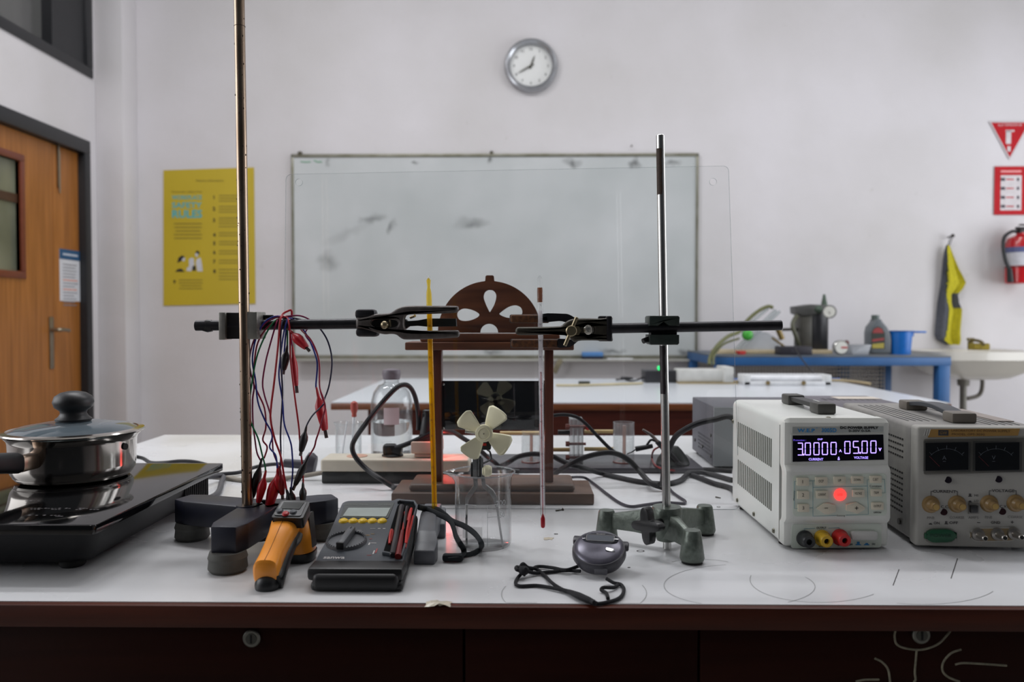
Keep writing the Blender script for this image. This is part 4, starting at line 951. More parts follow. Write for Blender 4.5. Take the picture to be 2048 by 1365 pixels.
MB().cyl(b0, t2, 0.0050, seg=32, ch=0.0007).build('rod', CHR, s2)
b = MB(); RW = M('rust_patch', (58, 42, 32), 0.7, var=0.3, scale=300)
def band(y0, y1, off=0.0052):
    a_ = t2 + dd*(PY(1320, y0, r2.y).z - t2.z); c_ = t2 + dd*(PY(1320, y1, r2.y).z - t2.z); vs = []; n = 10
    for i in range(9):
        p_ = a_+(c_-a_)*i/8
        for k in range(n+1):
            an = math.radians(180+95*k/n + (6*math.sin(i*2.1) if k == n else 0)); vs.append((p_.x+math.cos(an)*off, p_.y+math.sin(an)*off, p_.z))
    b.add(vs, [(i*(n+1)+k, i*(n+1)+k+1, (i+1)*(n+1)+k+1, (i+1)*(n+1)+k) for i in range(8) for k in range(n)])
band(298, 390); b.build('rust_patch', RW, s2)
b = MB(); band(692, 788); b.build('dark_tape', M('dark_maroon_tape', (36, 26, 32), 0.4), s2)
# star knob
kc = PY(1296, 1052, r2.y-0.030); b = MB()
vs = []; nn = 48; pts = []
for k in range(nn):
    a = 2*PI*k/nn; r_ = 0.0095 + 0.0125*abs(math.cos(2*(a-0.12)))**2.2; pts.append((r_*math.cos(a), r_*math.sin(a)))
kn = Pl(kc, (0.62, -0.78, 0), (0, 0, 1))
b.plate([pts], 0.011, kn.mat(kc), bev=0.003); b.cyl(kc, V((r2.x-0.004, r2.y-0.008, kc.z)), 0.005, seg=16)
b.build('star_knob', M('black_knob', (18, 18, 20), 0.35), s2)

# ------------------------------------------------------------ left clamp with its boss
IRON = M('dark_cast_iron', (88, 82, 80), 0.42, metal=0.4, var=0.18, scale=120, bump=0.35, rvar=0.1)
IROND = M('dark_iron_bar', (44, 43, 47), 0.38, metal=0.6, var=0.15, scale=90, bump=0.2)
BYL = 0.990
cl = thing('clamp', 'dark iron clamp on a long bar holding the yellow thermometer', 'clamp', PY(600, 650, BYL))
MB().cyl(PY(392, 652, BYL), PY(722, 648, BYL), 0.0064, seg=24).build('bar', IROND, cl)
MB().cyl(PY(424, 652, BYL), PY(392, 652, BYL), 0.0052, seg=16)
def clampplane(Y): return Pl((0, Y, 0), (1, 0, 0), (0, 0, 1))
pl = clampplane(BYL-0.008); U = lambda c, x, y, p_=pl: p_.uv(*c(x, y))
def smooth2(pts, sub=4):
    P_ = catmull([V((x, y, 0)) for x, y in pts], sub, True); return [(p.x, p.y) for p in P_]
out = [(420, 610), (470, 600), (560, 585), (640, 560), (760, 552), (820, 540), (880, 500), (950, 474), (1060, 466), (1300, 466), (1540, 468), (1572, 480), (1578, 505), (1566, 530), (1520, 548), (1200, 562), (1010, 568), (972, 600), (962, 655), (968, 715), (1005, 745), (1200, 750), (1530, 744), (1575, 752), (1590, 785), (1578, 818), (1530, 830), (1250, 845), (1000, 852), (930, 838), (870, 795), (800, 788), (740, 792), (640, 772), (560, 745), (470, 725), (420, 722)]
hole = [(585, 665), (600, 635), (660, 622), (800, 622), (870, 632), (892, 665), (872, 702), (800, 718), (660, 716), (600, 700)]
MB().plate([smooth2([U(cL, *p_) for p_ in out], 3), smooth2([U(cL, *p_) for p_ in hole], 3)], 0.013, pl.mat(pl.o), bev=0.0038, res=4, clamp=False).build('front_jaw', IRON, cl, smooth=60)
plb = clampplane(BYL+0.016)
outb = [(560, 610), (700, 600), (900, 600), (980, 620), (1000, 640), (1120, 632), (1240, 610), (1550, 612), (1556, 700), (1240, 706), (1120, 694), (1020, 700), (980, 730), (900, 730), (560, 720)]
MB().plate([[U(cL, x, y, plb) for x, y in outb]], 0.012, plb.mat(plb.o), bev=0.003).build('rear_jaw', M('black_rubber_jaw', (16, 20, 20), 0.6), cl)
b = MB(); b.box(PY(*cL(528, 562), BYL), (0.025, 0.022, 0.012), bev=0.004); b.build('hinge_lug', IROND, cl); b = MB(); b.box(PY(*cL(545, 768), BYL), (0.027, 0.022, 0.011), bev=0.004)
b.build('hinge_lug', IROND, cl)
b = MB(); b.cyl(PY(*cL(735, 680), BYL+0.004), PY(*cL(735, 680), BYL-0.016), 0.0048, seg=18).sphere(PY(*cL(735, 685), BYL-0.016), 0.0052)
b.cyl(PY(*cL(795, 630), BYL-0.012), PY(*cL(800, 705), BYL-0.012), 0.0013, seg=8); b.build('screw', M('worn_brass_screw', (150, 138, 112), 0.3, metal=0.9), cl)
MB().cyl(PY(*cL(1030, 600), BYL+0.01), PY(*cL(1080, 580), BYL+0.004), 0.0018, seg=8).build('spring_pin', M('worn_brass_screw', (150, 138, 112), 0.3, metal=0.9), cl)
ZNC = M('zinc_block', (150, 148, 142), 0.4, metal=0.75, var=0.15, scale=80, bump=0.15)
DKB = M('black_iron', (34, 33, 34), 0.5, metal=0.4)  # near-black iron: boss groove, back block, rear screw, cork pad backing
bs = thing('boss_head', 'square grey zinc boss head joining the bar to the tall rod', 'boss head', PY(478, 680, BYL))
yb0 = 0.972+0.0075
b = MB()
a1, c1 = PY(442, 680, BYL-0.004), PY(455, 625, BYL-0.004); b.bx((a1.x, BYL-0.012, a1.z), (c1.x, BYL+0.012, c1.z), bev=0.0012); b.build('side_block', ZNC, bs); b = MB()
a1, c1 = PY(492, 679, BYL-0.02), PY(515, 624, BYL-0.02); b.bx((a1.x, BYL-0.022, a1.z), (c1.x, BYL+0.012, c1.z), bev=0.0012)
b.build('side_block', ZNC, bs)
a1, c1 = PY(455, 678, BYL), PY(492, 626, BYL); MB().bx((a1.x, BYL-0.006, a1.z), (c1.x, BYL+0.012, c1.z)).build('groove_block', DKB, bs)
a1, c1 = PY(480, 679, BYL-0.022), PY(491, 624, BYL-0.022); MB().bx((a1.x+0.0004, BYL-0.0225, a1.z), (c1.x, BYL-0.0235+0.002, c1.z)).build('front_lip', ZNC, bs) if False else None
b = MB(); q0, q1, q2 = PY(424, 652, BYL), PY(416, 652, BYL), PY(389, 654, BYL)
b.lathe([(0, 0), (0.0058, 0.0), (0.0064, 0.006), (0.0030, 0.018), (0.0005, 0.022)], axis_mat(q0, q2), 20, sx=1.0, sy=1.25)
b.build('thumb_screw', M('black_knob', (18, 18, 20), 0.35), bs)
b = MB(); b.box(PY(532, 634, BYL+0.004), (0.020, 0.006, 0.005), bev=0.002); b.build('rear_screw', DKB, bs)

# ------------------------------------------------------------ right clamp
BYR = 0.952
cr_ = thing('clamp', 'dark iron clamp with cork-faced jaws holding the clear thermometer', 'clamp', PY(1300, 655, BYR))
MB().cyl(PY(1215, 657.5, BYR), PY(1563, 651, BYR), 0.0060, seg=28, ch=0.0005).build('bar', IROND, cr_)
pl2 = clampplane(BYR+0.002); U2 = lambda x, y, p_=pl2: p_.uv(*cR(x, y))
out = [(405, 735), (425, 714), (470, 708), (700, 706), (890, 700), (930, 690), (960, 665), (1000, 636), (1060, 615), (1150, 608), (1300, 610), (1345, 612), (1420, 608), (1500, 600), (1503, 640), (1503, 800), (1503, 868), (1430, 868), (1345, 862), (1150, 862), (1080, 880), (1050, 862), (1000, 820), (950, 800), (890, 790), (700, 797), (470, 800), (420, 792), (402, 770)]
hole = [(1180, 735), (1190, 700), (1230, 690), (1275, 700), (1290, 740), (1275, 780), (1230, 792), (1190, 780)]
MB().plate([smooth2([U2(*p_) for p_ in out], 3), smooth2([U2(*p_) for p_ in hole], 3)], 0.013, pl2.mat(pl2.o), bev=0.0036, res=4, clamp=False).build('front_jaw', M('olive_cast_iron', (66, 62, 54), 0.42, metal=0.5, var=0.2, scale=100, bump=0.3), cr_, smooth=60)
MB().bx(PY(*cR(1345, 872), BYR+0.010), (PY(*cR(1506, 582), BYR+0.010)).xyz + V((0, 0.008, 0)), bev=0.002).bx(PY(*cR(1440, 872), BYR-0.006), (PY(*cR(1506, 582), BYR-0.006)).xyz + V((0, 0.016, 0)), bev=0.002).build('hinge_bracket', IROND, cr_)
pl3 = clampplane(BYR+0.040); U3 = lambda x, y: pl3.uv(*cR(x, y))
o1 = [(700, 560), (930, 556), (1010, 566), (1085, 610), (1120, 640), (1060, 660), (980, 655), (900, 640), (700, 652)]
o2 = [(880, 850), (930, 842), (1040, 850), (1110, 860), (1090, 885), (1030, 930), (960, 940), (880, 935)]
MB().plate([smooth2([U3(*p_) for p_ in o1], 3)], 0.012, pl3.mat(pl3.o), bev=0.003).build('rear_jaw', IROND, cr_, smooth=60); MB().plate([smooth2([U3(*p_) for p_ in o2], 3)], 0.012, pl3.mat(pl3.o), bev=0.003).build('rear_jaw', IROND, cr_, smooth=60)
CORK = M('old_cork', (112, 68, 36), 0.85, rgb2=(58, 38, 26), scale=180, bump=0.5)
for (xa, ya, xb, yb) in ((345, 568, 790, 660), (355, 850, 910, 945)):
    a1 = PY(*cR(xa, yb), BYR+0.034); c1 = PY(*cR(xb, ya), BYR+0.034)
    MB().bx((a1.x, BYR+0.034, a1.z), (c1.x, BYR+0.040, c1.z), bev=0.0028, seg=3).bx((a1.x-0.001, BYR+0.039, a1.z-0.0004), (c1.x, BYR+0.044, c1.z+0.0004), bev=0.002, mi=1).build('cork_pad', [CORK, DKB], cr_)
WB = M('worn_brass_screw', (150, 138, 112), 0.3, metal=0.9)
b = MB(); yk = BYR-0.014
b.cyl(PY(*cR(1040, 752), BYR), PY(*cR(1040, 752), yk-0.006), 0.0065, seg=24, ch=0.001).cyl(PY(*cR(1102, 595), yk), PY(*cR(963, 922), yk), 0.0023, seg=14, ch=0.0006)
b.cyl(PY(*cR(1095, 750), BYR-0.004), PY(*cR(1095, 750), yk+0.004), 0.006, seg=6); b.build('wing_screw', WB, cr_)
MB().sphere(PY(*cR(1228, 740), BYR-0.002), (0.0062, 0.004, 0.0075)).build('rivet', M('bright_rivet', (200, 198, 190), 0.25, metal=0.9, bump=0.5, scale=300), cr_)
GB = M('dark_green_boss', (44, 54, 50), 0.42, metal=0.2, var=0.12, scale=120, bump=0.15)
b2_ = thing('boss_head', 'dark green boss head holding the bar on the shorter rod', 'boss head', PY(1328, 690, BYR))
def vn(y0, y1, notch, up):
    pts = [(1297, y0), (1358, y0), (1358, y1), (1297, y1)]
    pv = clampplane(BYR-0.006); u = lambda x, y: pv.uv(x, y)
    if up: L_ = [u(1299, y0), u(1355, y0), u(1358, y0+3), u(1357, y1), u(1337, y1), u(1326, y1-notch), u(1315, y1), u(1297, y1), u(1297, y0+3)]
    else: L_ = [u(1300, y0), u(1357, y0), u(1357, y1-3), u(1354, y1), u(1301, y1), u(1298, y1-3), u(1298, y0)]
    return L_, pv
L_, pv = vn(632, 652, 8, True); b = MB(); b.plate([L_], 0.034, pv.mat(pv.o+V((0, 0.011, 0))), bev=0.0015); b.build('jaw_block', GB, b2_); b = MB()
L_, pv = vn(670, 690, 0, False); b.plate([L_], 0.034, pv.mat(pv.o+V((0, 0.011, 0))), bev=0.0015)
b.build('jaw_block', GB, b2_)
a1, c1 = PY(1302, 675, BYR+0.008), PY(1354, 645, BYR+0.008); MB().bx((a1.x, BYR+0.008, a1.z), (c1.x, BYR+0.026, c1.z)).build('back_block', DKB, b2_)
MB().cyl(PY(1300, 677, BYR), PY(1286, 683, BYR-0.004), 0.0032, seg=14).build('thumb_screw', M('black_knob', (18, 18, 20), 0.35), b2_)

# ------------------------------------------------------------ thermometers
YT = BYL+0.004
def thermo(name, label, top, bot, Y, glass, liq, back, tipc, marks, yellow):
    p1 = PY(*top, Y); p0 = PY(*bot, Y); d = (p1-p0).normalized(); Lh = (p1-p0).length
    t = thing(name, label, 'thermometer', p0)
    m = axis_mat(p0, p1, up=(0, -1, 0))      # local z along the stem
    r = 0.0034
    MB().lathe([(0.0006, 0.014), (r*0.85, 0.016), (r, 0.018), (r, Lh-0.022), (r*0.9, Lh-0.018), (r*0.55, Lh-0.012), (r*0.7, Lh-0.006), (r*0.8, Lh-0.003), (0.0004, Lh)], m, 20).build('glass_stem', glass, t)
    MB().lathe([(0.0005, 0), (0.0022, 0.001), (0.0027, 0.003), (0.0027, 0.012), (0.0012, 0.0165), (0.0004, 0.018)], m, 20).build('bulb', tipc, t)
    MB().lathe([(0.00045, 0.016), (0.00045, Lh*(0.62 if not yellow else 0.55))], m, 8).build('liquid_column', liq, t)
    mm = MX.Translation(p0) @ MX((V((1, 0, 0)) - d*d.x, V((0, 1, 0)), d)).transposed().to_4x4()
    MB().box((0, 0.0012, Lh*0.5-0.008), (0.0052 if not yellow else 0.0056, 0.0006, Lh-0.070), mm).build('backing_strip', back, t)
    b = MB(); n = 110
    for k in range(n):
        z = 0.05+(Lh-0.095)*k/(n-1); w_ = 0.0022 if k % 10 == 0 else (0.0016 if k % 5 == 0 else 0.0011)
        b.box((0.0024-w_/2, -r*0.62-0.0009, z), (w_, 0.0002, 0.0003), mm)
    for k in range(0, 11):
        z = 0.05+(Lh-0.095)*k/10.9+0.0028
        b.text(str(k*10), 0.0026, mm @ MX.Translation((-0.0004, -r*1.03, z)) @ MX.Rotation(PI/2, 4, 'X') @ MX.Rotation(0, 4, 'Z'), width=0.0028)
    b.text('°C', 0.003, mm @ MX.Translation((0.0002, -r*1.03, Lh-0.036)) @ MX.Rotation(PI/2, 4, 'X'))
    b.build('scale_marks', marks, t)
    return t, m, Lh
YG = clear('yellow_glass', (0.99, 0.90, 0.38), (0.95, 0.80, 0.25), f=0.8, haze=0.22, hazecol=(0.80, 0.55, 0.03))
CG = clear('clear_glass', (0.99, 0.99, 0.99), (0.62, 0.63, 0.65), f=0.9, haze=0.03, edgepow=0.2)
TIP = M('red_spirit', (176, 18, 34), 0.3)
t, m, Lh = thermo('thermometer', 'yellow glass thermometer with a red bulb held by the left clamp', (857, 556), (870, 1049), YT, YG, M('dark_red_column', (150, 40, 20), 0.4), clear('yellow_backing', (0.98, 0.80, 0.08), (0.98, 0.80, 0.08), f=0.2, haze=0.45, hazecol=(0.85, 0.58, 0.02)), TIP, M('brown_marks', (88, 54, 10), 0.6), True)
MB().sphere(m @ V((0, 0, Lh)), 0.0024).build('glass_ring', CG, t)
t, m, Lh = thermo('thermometer', 'clear glass thermometer with a red bulb held by the right clamp', (1079.5, 551), (1086, 1057), BYR+0.029, CG, TIP, clear('white_backing', (0.98, 0.97, 0.98), (0.98, 0.97, 0.98), f=0.2, haze=0.72, hazecol=(0.9, 0.88, 0.9)), TIP, M('grey_marks', (90, 90, 96), 0.6), False)
MB().lathe([(0.0032, Lh-0.033), (0.0034, Lh-0.03), (0.0034, Lh-0.018), (0.0031, Lh-0.015)], m, 16).build('rusty_deposit', clear('brown_deposit', (0.55, 0.36, 0.28), (0.3, 0.16, 0.1), haze=0.35, hazecol=(0.25, 0.10, 0.05)), t)

# ------------------------------------------------------------ clear acrylic sheet
YS = 1.178
sp = Pl((0, YS, TZ), (1, 0, 0), (0, 0, 1))
c_ = [sp.uv(572, 349), sp.uv(1457, 332), sp.uv(1479, 1015), sp.uv(566, 1015)]; c_[2] = (c_[2][0], 0.0); c_[3] = (c_[3][0], 0.0)
def rpoly(pts, r, n=5):
    out = []
    for i in range(len(pts)):
        p = V((*pts[i], 0)); a = V((*pts[i-1], 0)); c = V((*pts[(i+1) % len(pts)], 0))
        u = (a-p).normalized()*r; v_ = (c-p).normalized()*r
        for k in range(n+1):
            t = k/n; q = p + u*(1-t)**2 + v_*t**2; out.append((q.x, q.y))
    return out
def circ(cx, cy, r, n=20): return [(cx+r*math.cos(2*PI*k/n), cy+r*math.sin(2*PI*k/n)) for k in range(n)]
h1 = sp.uv(1426, 364); h2 = sp.uv(598, 365)
ash = MB().plate([rpoly(c_, 0.009), circ(*h1, 0.0052), circ(*h2, 0.0052)], 0.003, sp.mat(sp.o)).build('acrylic_sheet', [clear('acrylic', (0.995, 0.998, 0.998), (0.95, 0.97, 0.97), f=0.7, ior=1.49, rough=0.0), clear('acrylic_edge', (0.60, 0.64, 0.65), (0.5, 0.54, 0.55), f=0.6, haze=0.12)], smooth=0)
for p_ in ash.data.polygons:
    if abs(p_.normal.y) < 0.5: p_.material_index = 1

tag(ash, 'large clear acrylic sheet with rounded corners and holes standing behind the clamps', 'acrylic sheet')
# ================================================================== CROCODILE-CLIP LEADS OVER THE BAR
YB = 0.990; FR = YB-0.0085; BK = YB+0.0085
WCOL = {'red': (186, 26, 40), 'green': (24, 128, 78), 'blue': (40, 60, 160), 'purple': (146, 34, 88), 'navy': (30, 28, 66), 'crimson': (160, 28, 60), 'black': (14, 12, 15), 'darkred': (130, 20, 30)}
def clipobj(par, p0, p1, colr, wd=0.0075):
    """p0: wire end, p1: jaw tip"""
    wd *= 1.22; d = p1-p0; L = d.length; m = axis_mat(p0, p1, up=(0, 1, 0))
    k = 1.0
    boot = MB().lathe([(0.0012, -0.002), (0.0020, 0.0), (0.0026, L*0.08), (0.0030, L*0.18), (wd*0.72, L*0.33), (wd*0.80, L*0.45), (wd*0.68, L*0.62), (wd*0.5, L*0.80), (wd*0.42, L*0.84), (wd*0.30, L*0.83)], m, 20, sx=0.62, sy=1.0)
    o = boot.build('clip_boot', M(colr+'_boot', WCOL[colr], 0.35 if colr != 'black' else 0.45, var=0.1), par, smooth=60)
    b = MB()
    for s in (-1, 1):
        b.box((s*0.0004, s*0.0019, L*0.88), (0.0034, 0.0011, L*0.24), m @ MX.Rotation(s*0.035, 4, 'X'), bev=0.0003)
    b.build('clip_jaw', M('clip_metal', (120, 112, 108), 0.3, metal=0.9), o)
def A_(x, y, Y=FR-0.002): return PY(*cA(x, y), Y)
def B_(x, y, Y=FR-0.002): return PY(*cB(x, y), Y)
def lead(label, colr, pts, ends, r=0.00105):
    t = thing('test_lead', label, 'test lead', pts[len(pts)//2], 0, 'clip leads hanging over the left clamp bar')
    MB().tube(pts, r, 8, 6).build('wire', M(colr+'_wire', WCOL[colr], 0.35, var=0.1), t)
    for p0, p1, c, wd in ends: clipobj(t, p0, p1, c, wd)
f1, f2, f3 = FR-0.001, FR-0.004, FR-0.008
# 1 green
pts = [B_(765, 262, f3), B_(764, 215, f3), B_(740, 120, f3), A_(800, 1350, f3), A_(735, 1200, f3), A_(722, 1050, f3), A_(745, 850, f3), A_(790, 610, f2), A_(860, 430, f2), A_(930, 310, f1), A_(990, 262, YB-0.002), A_(1040, 262, YB+0.004), A_(1066, 320, BK), A_(1068, 430, BK), A_(1067, 520, BK)]
lead('green wire crocodile lead, the only green one over the bar', 'green', pts, [(B_(768, 258, f3), B_(700, 548, f3), 'red', 0.0085), (A_(1067, 515, BK), A_(1030, 770, BK), 'black', 0.0082)])
# 2 purple outermost left
pts = [B_(733, 175, f2), B_(700, 110, f2), B_(682, 0, f2), A_(755, 1200, f2), A_(752, 1000, f2), A_(765, 880, f2), A_(735, 760, f2), A_(722, 640, f2), A_(760, 470, f2), A_(850, 320, f1), A_(960, 255, YB-0.003), A_(1080, 240, YB), A_(1180, 236, YB+0.002), A_(1262, 268, YB+0.006), A_(1290, 310, BK), A_(1230, 400, BK+0.004), A_(1310, 520, BK+0.004), A_(1355, 650, BK), A_(1362, 880, BK), A_(1395, 1010, BK), A_(1405, 1060, BK)]
lead('purple crocodile lead forming the outermost loop left of the bundle', 'purple', pts, [(B_(735, 160, f2), B_(645, 520, f2+0.004), 'black', 0.0085)])
# 3 purple middle
pts = [B_(872, 235, f1), B_(862, 190, f1), B_(830, 100, f1), B_(822, 0, f1), A_(915, 1150, f1), A_(860, 960, f1), A_(843, 840, f1), A_(870, 660, f1), A_(905, 520, f1), A_(960, 330, f1), A_(990, 262, YB-0.002), A_(1040, 258, YB+0.005), A_(1085, 340, BK), A_(1100, 440, BK), A_(1118, 535, BK)]
lead('purple crocodile lead swaying left mid-bundle, with a slim red clip below the bar', 'purple', pts, [(B_(875, 225, f1), B_(770, 635, f1), 'red', 0.0115), (A_(1116, 528, BK), A_(1156, 940, BK), 'red', 0.0066)])
# 4 thick red
pts = [B_(940, 430, f3), B_(915, 290, f3), B_(888, 130, f3), A_(955, 1365, f3), A_(918, 1200, f3), A_(918, 1080, f3), A_(950, 820, f3), A_(982, 520, f3), A_(1000, 300, f2), A_(1025, 225, YB-0.004), A_(1070, 195, YB), A_(1105, 190, YB+0.002), A_(1105, 260, YB+0.008), A_(1090, 330, BK), A_(1090, 375, BK)]
lead('thick bright red crocodile lead running straight down, its big red clip just under the bar', 'red', pts, [(B_(936, 405, f3), B_(990, 560, f3), 'black', 0.0065), (A_(1085, 365, FR+0.002), A_(1272, 560, FR), 'red', 0.0105)], 0.0013)
# 5 dark blue
pts = [B_(884, 245, f2), B_(890, 110, f2), A_(1006, 1300, f2), A_(1022, 1000, f2), A_(1022, 860, f2), A_(1006, 640, f2), A_(1010, 380, f2), A_(1040, 262, YB-0.003), A_(1150, 262, YB+0.006), A_(1300, 310, BK), A_(1370, 360, BK), A_(1440, 480, BK), A_(1474, 650, BK), A_(1450, 860, BK), A_(1405, 1000, BK-0.006), A_(1390, 1050, f2), A_(1300, 1140, f2), A_(1250, 1220, f2), A_(1240, 1255, f2)]
lead('dark blue crocodile lead making the wide outer loop to the right with a black clip', 'navy', pts, [(A_(1240, 1250, f2), B_(1046, 130, f2), 'black', 0.0082), (B_(884, 235, f2), B_(905, 480, f2), 'darkred', 0.0075)])
# 6 purple/blue pair to the right clip
pts = [B_(970, 410, f2), B_(985, 250, f2), B_(978, 80, f2), A_(1090, 1365, f2), A_(1040, 1220, f2), A_(1022, 1000, f2), A_(992, 800, f2), A_(1000, 650, f2), A_(1030, 420, f1), A_(1060, 300, f1), A_(1085, 258, YB-0.002), A_(1150, 290, YB+0.009), A_(1250, 420, BK), A_(1325, 600, BK), A_(1340, 700, BK), A_(1328, 860, BK), A_(1332, 905, BK)]
lead('thin blue crocodile lead on the right ending in the wide red clip', 'blue', pts, [(B_(968, 395, f2), B_(1000, 560, f2), 'black', 0.0065), (A_(1335, 900, BK-0.004), A_(1425, 1350, BK-0.006), 'red', 0.0108)])
# 7 red centre right
pts = [B_(1070, 360, f1), B_(1065, 240, f1), B_(1042, 10, f1), A_(1172, 1250, f1), A_(1130, 930, f1), A_(1098, 640, f1), A_(1092, 400, f1), A_(1080, 300, f1), A_(1060, 250, YB-0.003), A_(1000, 240, YB), A_(930, 246, YB+0.004), A_(890, 256, YB+0.006)]
lead('red crocodile lead falling to the small black clip behind the thermometer gun', 'red', pts, [(B_(1068, 350, f1), B_(1066, 540, f1), 'black', 0.0072), (A_(892, 252, YB+0.006), A_(806, 272, YB+0.006), 'black', 0.0045)], 0.0011)
# 8 crimson right
pts = [B_(1108, 145, f1), B_(1120, 125, f1), B_(1158, 60, f1), A_(1330, 1365, f1), A_(1355, 1290, f1), A_(1385, 1180, f1), A_(1412, 1080, f1), A_(1400, 1000, f2), A_(1362, 880, f2), A_(1358, 650, f2), A_(1290, 470, f2), A_(1200, 372, BK-0.002), A_(1140, 300, BK), A_(1085, 250, YB), A_(1000, 262, YB-0.004), A_(880, 350, f1), A_(800, 480, f1), A_(770, 640, f1), A_(760, 840, f1), A_(800, 940, f1), A_(860, 1080, f1), A_(872, 1250, f1), B_(745, 0, f1), B_(780, 60, f1), B_(755, 150, f1)]
lead('crimson crocodile lead passing behind the wide red clip to a long black clip', 'crimson', pts, [(B_(1112, 135, f1), B_(985, 405, f1), 'black', 0.0078)])
# 9 blue left
pts = [B_(862, 250, f2), B_(850, 130, f2), B_(800, 60, f2), A_(930, 1320, f2), A_(860, 1180, f2), A_(800, 1020, f2), A_(778, 820, f2), A_(750, 640, f2), A_(780, 450, f2), A_(850, 310, f1), A_(930, 250, YB-0.004), A_(1020, 244, YB), A_(1060, 280, YB+0.008), A_(1046, 480, BK), A_(1030, 700, BK), A_(1018, 780, BK), A_(1022, 900, BK)]
lead('blue crocodile lead curving down the left inside of the bundle', 'blue', pts, [(B_(862, 240, f2), B_(880, 430, f2), 'red', 0.0085)])

# ================================================================== BEAKER, FAN, POWER STRIP, BOTTLE, SMALL BEAKER
BG = clear('beaker_glass', (0.995, 0.995, 0.995), (0.45, 0.47, 0.48), f=1.0, ior=1.47, haze=0.01, edgepow=0.10)
bc = V(((966-1045)/F*0.985, 0.985, TZ))
bk = thing('glass_beaker', 'spouted glass beaker with white volume marks in front of the wooden stand', 'beaker', bc)
def spoutlathe(prof, seg=72, spa=PI, sw=0.28, amt=0.010, zs=0.078):
    vs, fs = [], []; n = len(prof)
    for i in range(seg):
        a = 2*PI*i/seg; dlt = (a-spa+PI) % (2*PI)-PI; g = math.exp(-(dlt/sw)**2)
        for r, z in prof:
            k = max(0, min(1, (z-zs)/0.014)); r2_ = r+amt*g*k*k
            vs.append((r2_*math.cos(a), r2_*math.sin(a), z - 0.0015*g*k))
    for i in range(seg):
        j = (i+1) % seg
        for k in range(n-1): fs.append((i*n+k, j*n+k, j*n+k+1, i*n+k+1))
    return vs, fs
prof = [(0, 0.0003), (0.030, 0.0003), (0.0335, 0.002), (0.0348, 0.006), (0.0348, 0.080), (0.0355, 0.086), (0.0385, 0.0905), (0.0393, 0.0915), (0.0385, 0.0925), (0.0350, 0.0895), (0.0330, 0.084), (0.0332, 0.006), (0.0315, 0.003), (0, 0.0025)]
vs, fs = spoutlathe(prof); MB().add(vs, fs).build('glass_wall', BG, bk, local=True, smooth=60)
b = MB()
b.tube([(0.0390*math.cos(a)-(0.010*math.exp(-((a-PI)/0.28)**2)), 0.0390*math.sin(a), 0.0920-0.0015*math.exp(-((a-PI)/0.28)**2)) for a in [2*PI*k/60 for k in range(60)]], 0.0010, 8, 1, closed=True)
b.build('rim_bead', clear('rim_bead_glass', (0.80, 0.82, 0.83), (0.45, 0.47, 0.48), f=2.0, haze=0.22), bk, local=True, smooth=60)
b = MB(); WK = M('white_enamel_print', (212, 214, 216), 0.5)
def cylp(x, y): 
    p = PY(*cK(x, y), bc.y-0.0352); xx = max(-0.0345, min(0.0345, p.x-bc.x)); yy = -math.sqrt(0.0352**2-xx*xx)
    return V((bc.x+xx, bc.y+yy, p.z))
def wl_(pts, w_=0.00028): b.tube([cylp(*p_) for p_ in pts], w_, 4, 1)
wl_([(772, 910), (772, 1200)]); wl_([(772, 905), (860, 905)]); wl_([(772, 992), (845, 992)]); wl_([(612, 905), (690, 905), (690, 940)]); wl_([(612, 905), (612, 1000)]); wl_([(772, 955), (800, 955)]); 
def cyltext(t, x, y, sz):
    p = cylp(x, y); n_ = (p-V((bc.x, bc.y, p.z))).normalized(); u = V((0, 0, 1)).cross(n_)
    m_ = MX((u, V((0, 0, 1)), n_)).transposed().to_4x4(); m_.translation = p + n_*0.0002
    b.text(t, sz, m_)
cyltext('200', 865, 897, 0.0070); cyltext('150', 868, 985, 0.0060)
b.build('volume_marks', WK, bk)
b = MB(); vs = []; 
for i in range(9):
    for j in range(2): vs.append(cylp(590+145*i/8, 1150-90*j)+V((0, -0.0003, 0)))
b.add(vs, [(i*2, i*2+2, i*2+3, i*2+1) for i in range(8)]).build('frosted_patch', clear('frosted_patch', (0.9, 0.9, 0.9), haze=0.35, hazecol=(0.75, 0.75, 0.75)), bk)

# fan with motor on a bent metal fork standing in the beaker
YFN = 0.962; hb_ = PY(968, 867, YFN)
fan = thing('toy_fan', 'cream four-bladed toy fan on a bent metal fork standing in the beaker', 'fan', (hb_.x, 0.985, TZ+0.003))
CRM = M('cream_plastic', (240, 235, 202), 0.35, var=0.05)
MB().lathe([(0, 0), (0.0092, 0), (0.0105, 0.0012), (0.0105, 0.008), (0.009, 0.009), (0, 0.009)], MX.Translation(hb_+V((0, 0.004, 0))) @ MX.Rotation(PI/2, 4, 'X'), 36).lathe([(0.0066, 0.0088), (0.0070, 0.0096), (0.0074, 0.0088)], MX.Translation(hb_+V((0, 0.004, 0))) @ MX.Rotation(PI/2, 4, 'X'), 30).build('hub', CRM, fan)
MB().cyl(hb_+V((0, -0.0048, 0)), hb_+V((0, -0.0062, 0)), 0.0006, seg=10).build('shaft_tip', M('dark_shaft', (40, 38, 36), 0.4), fan)
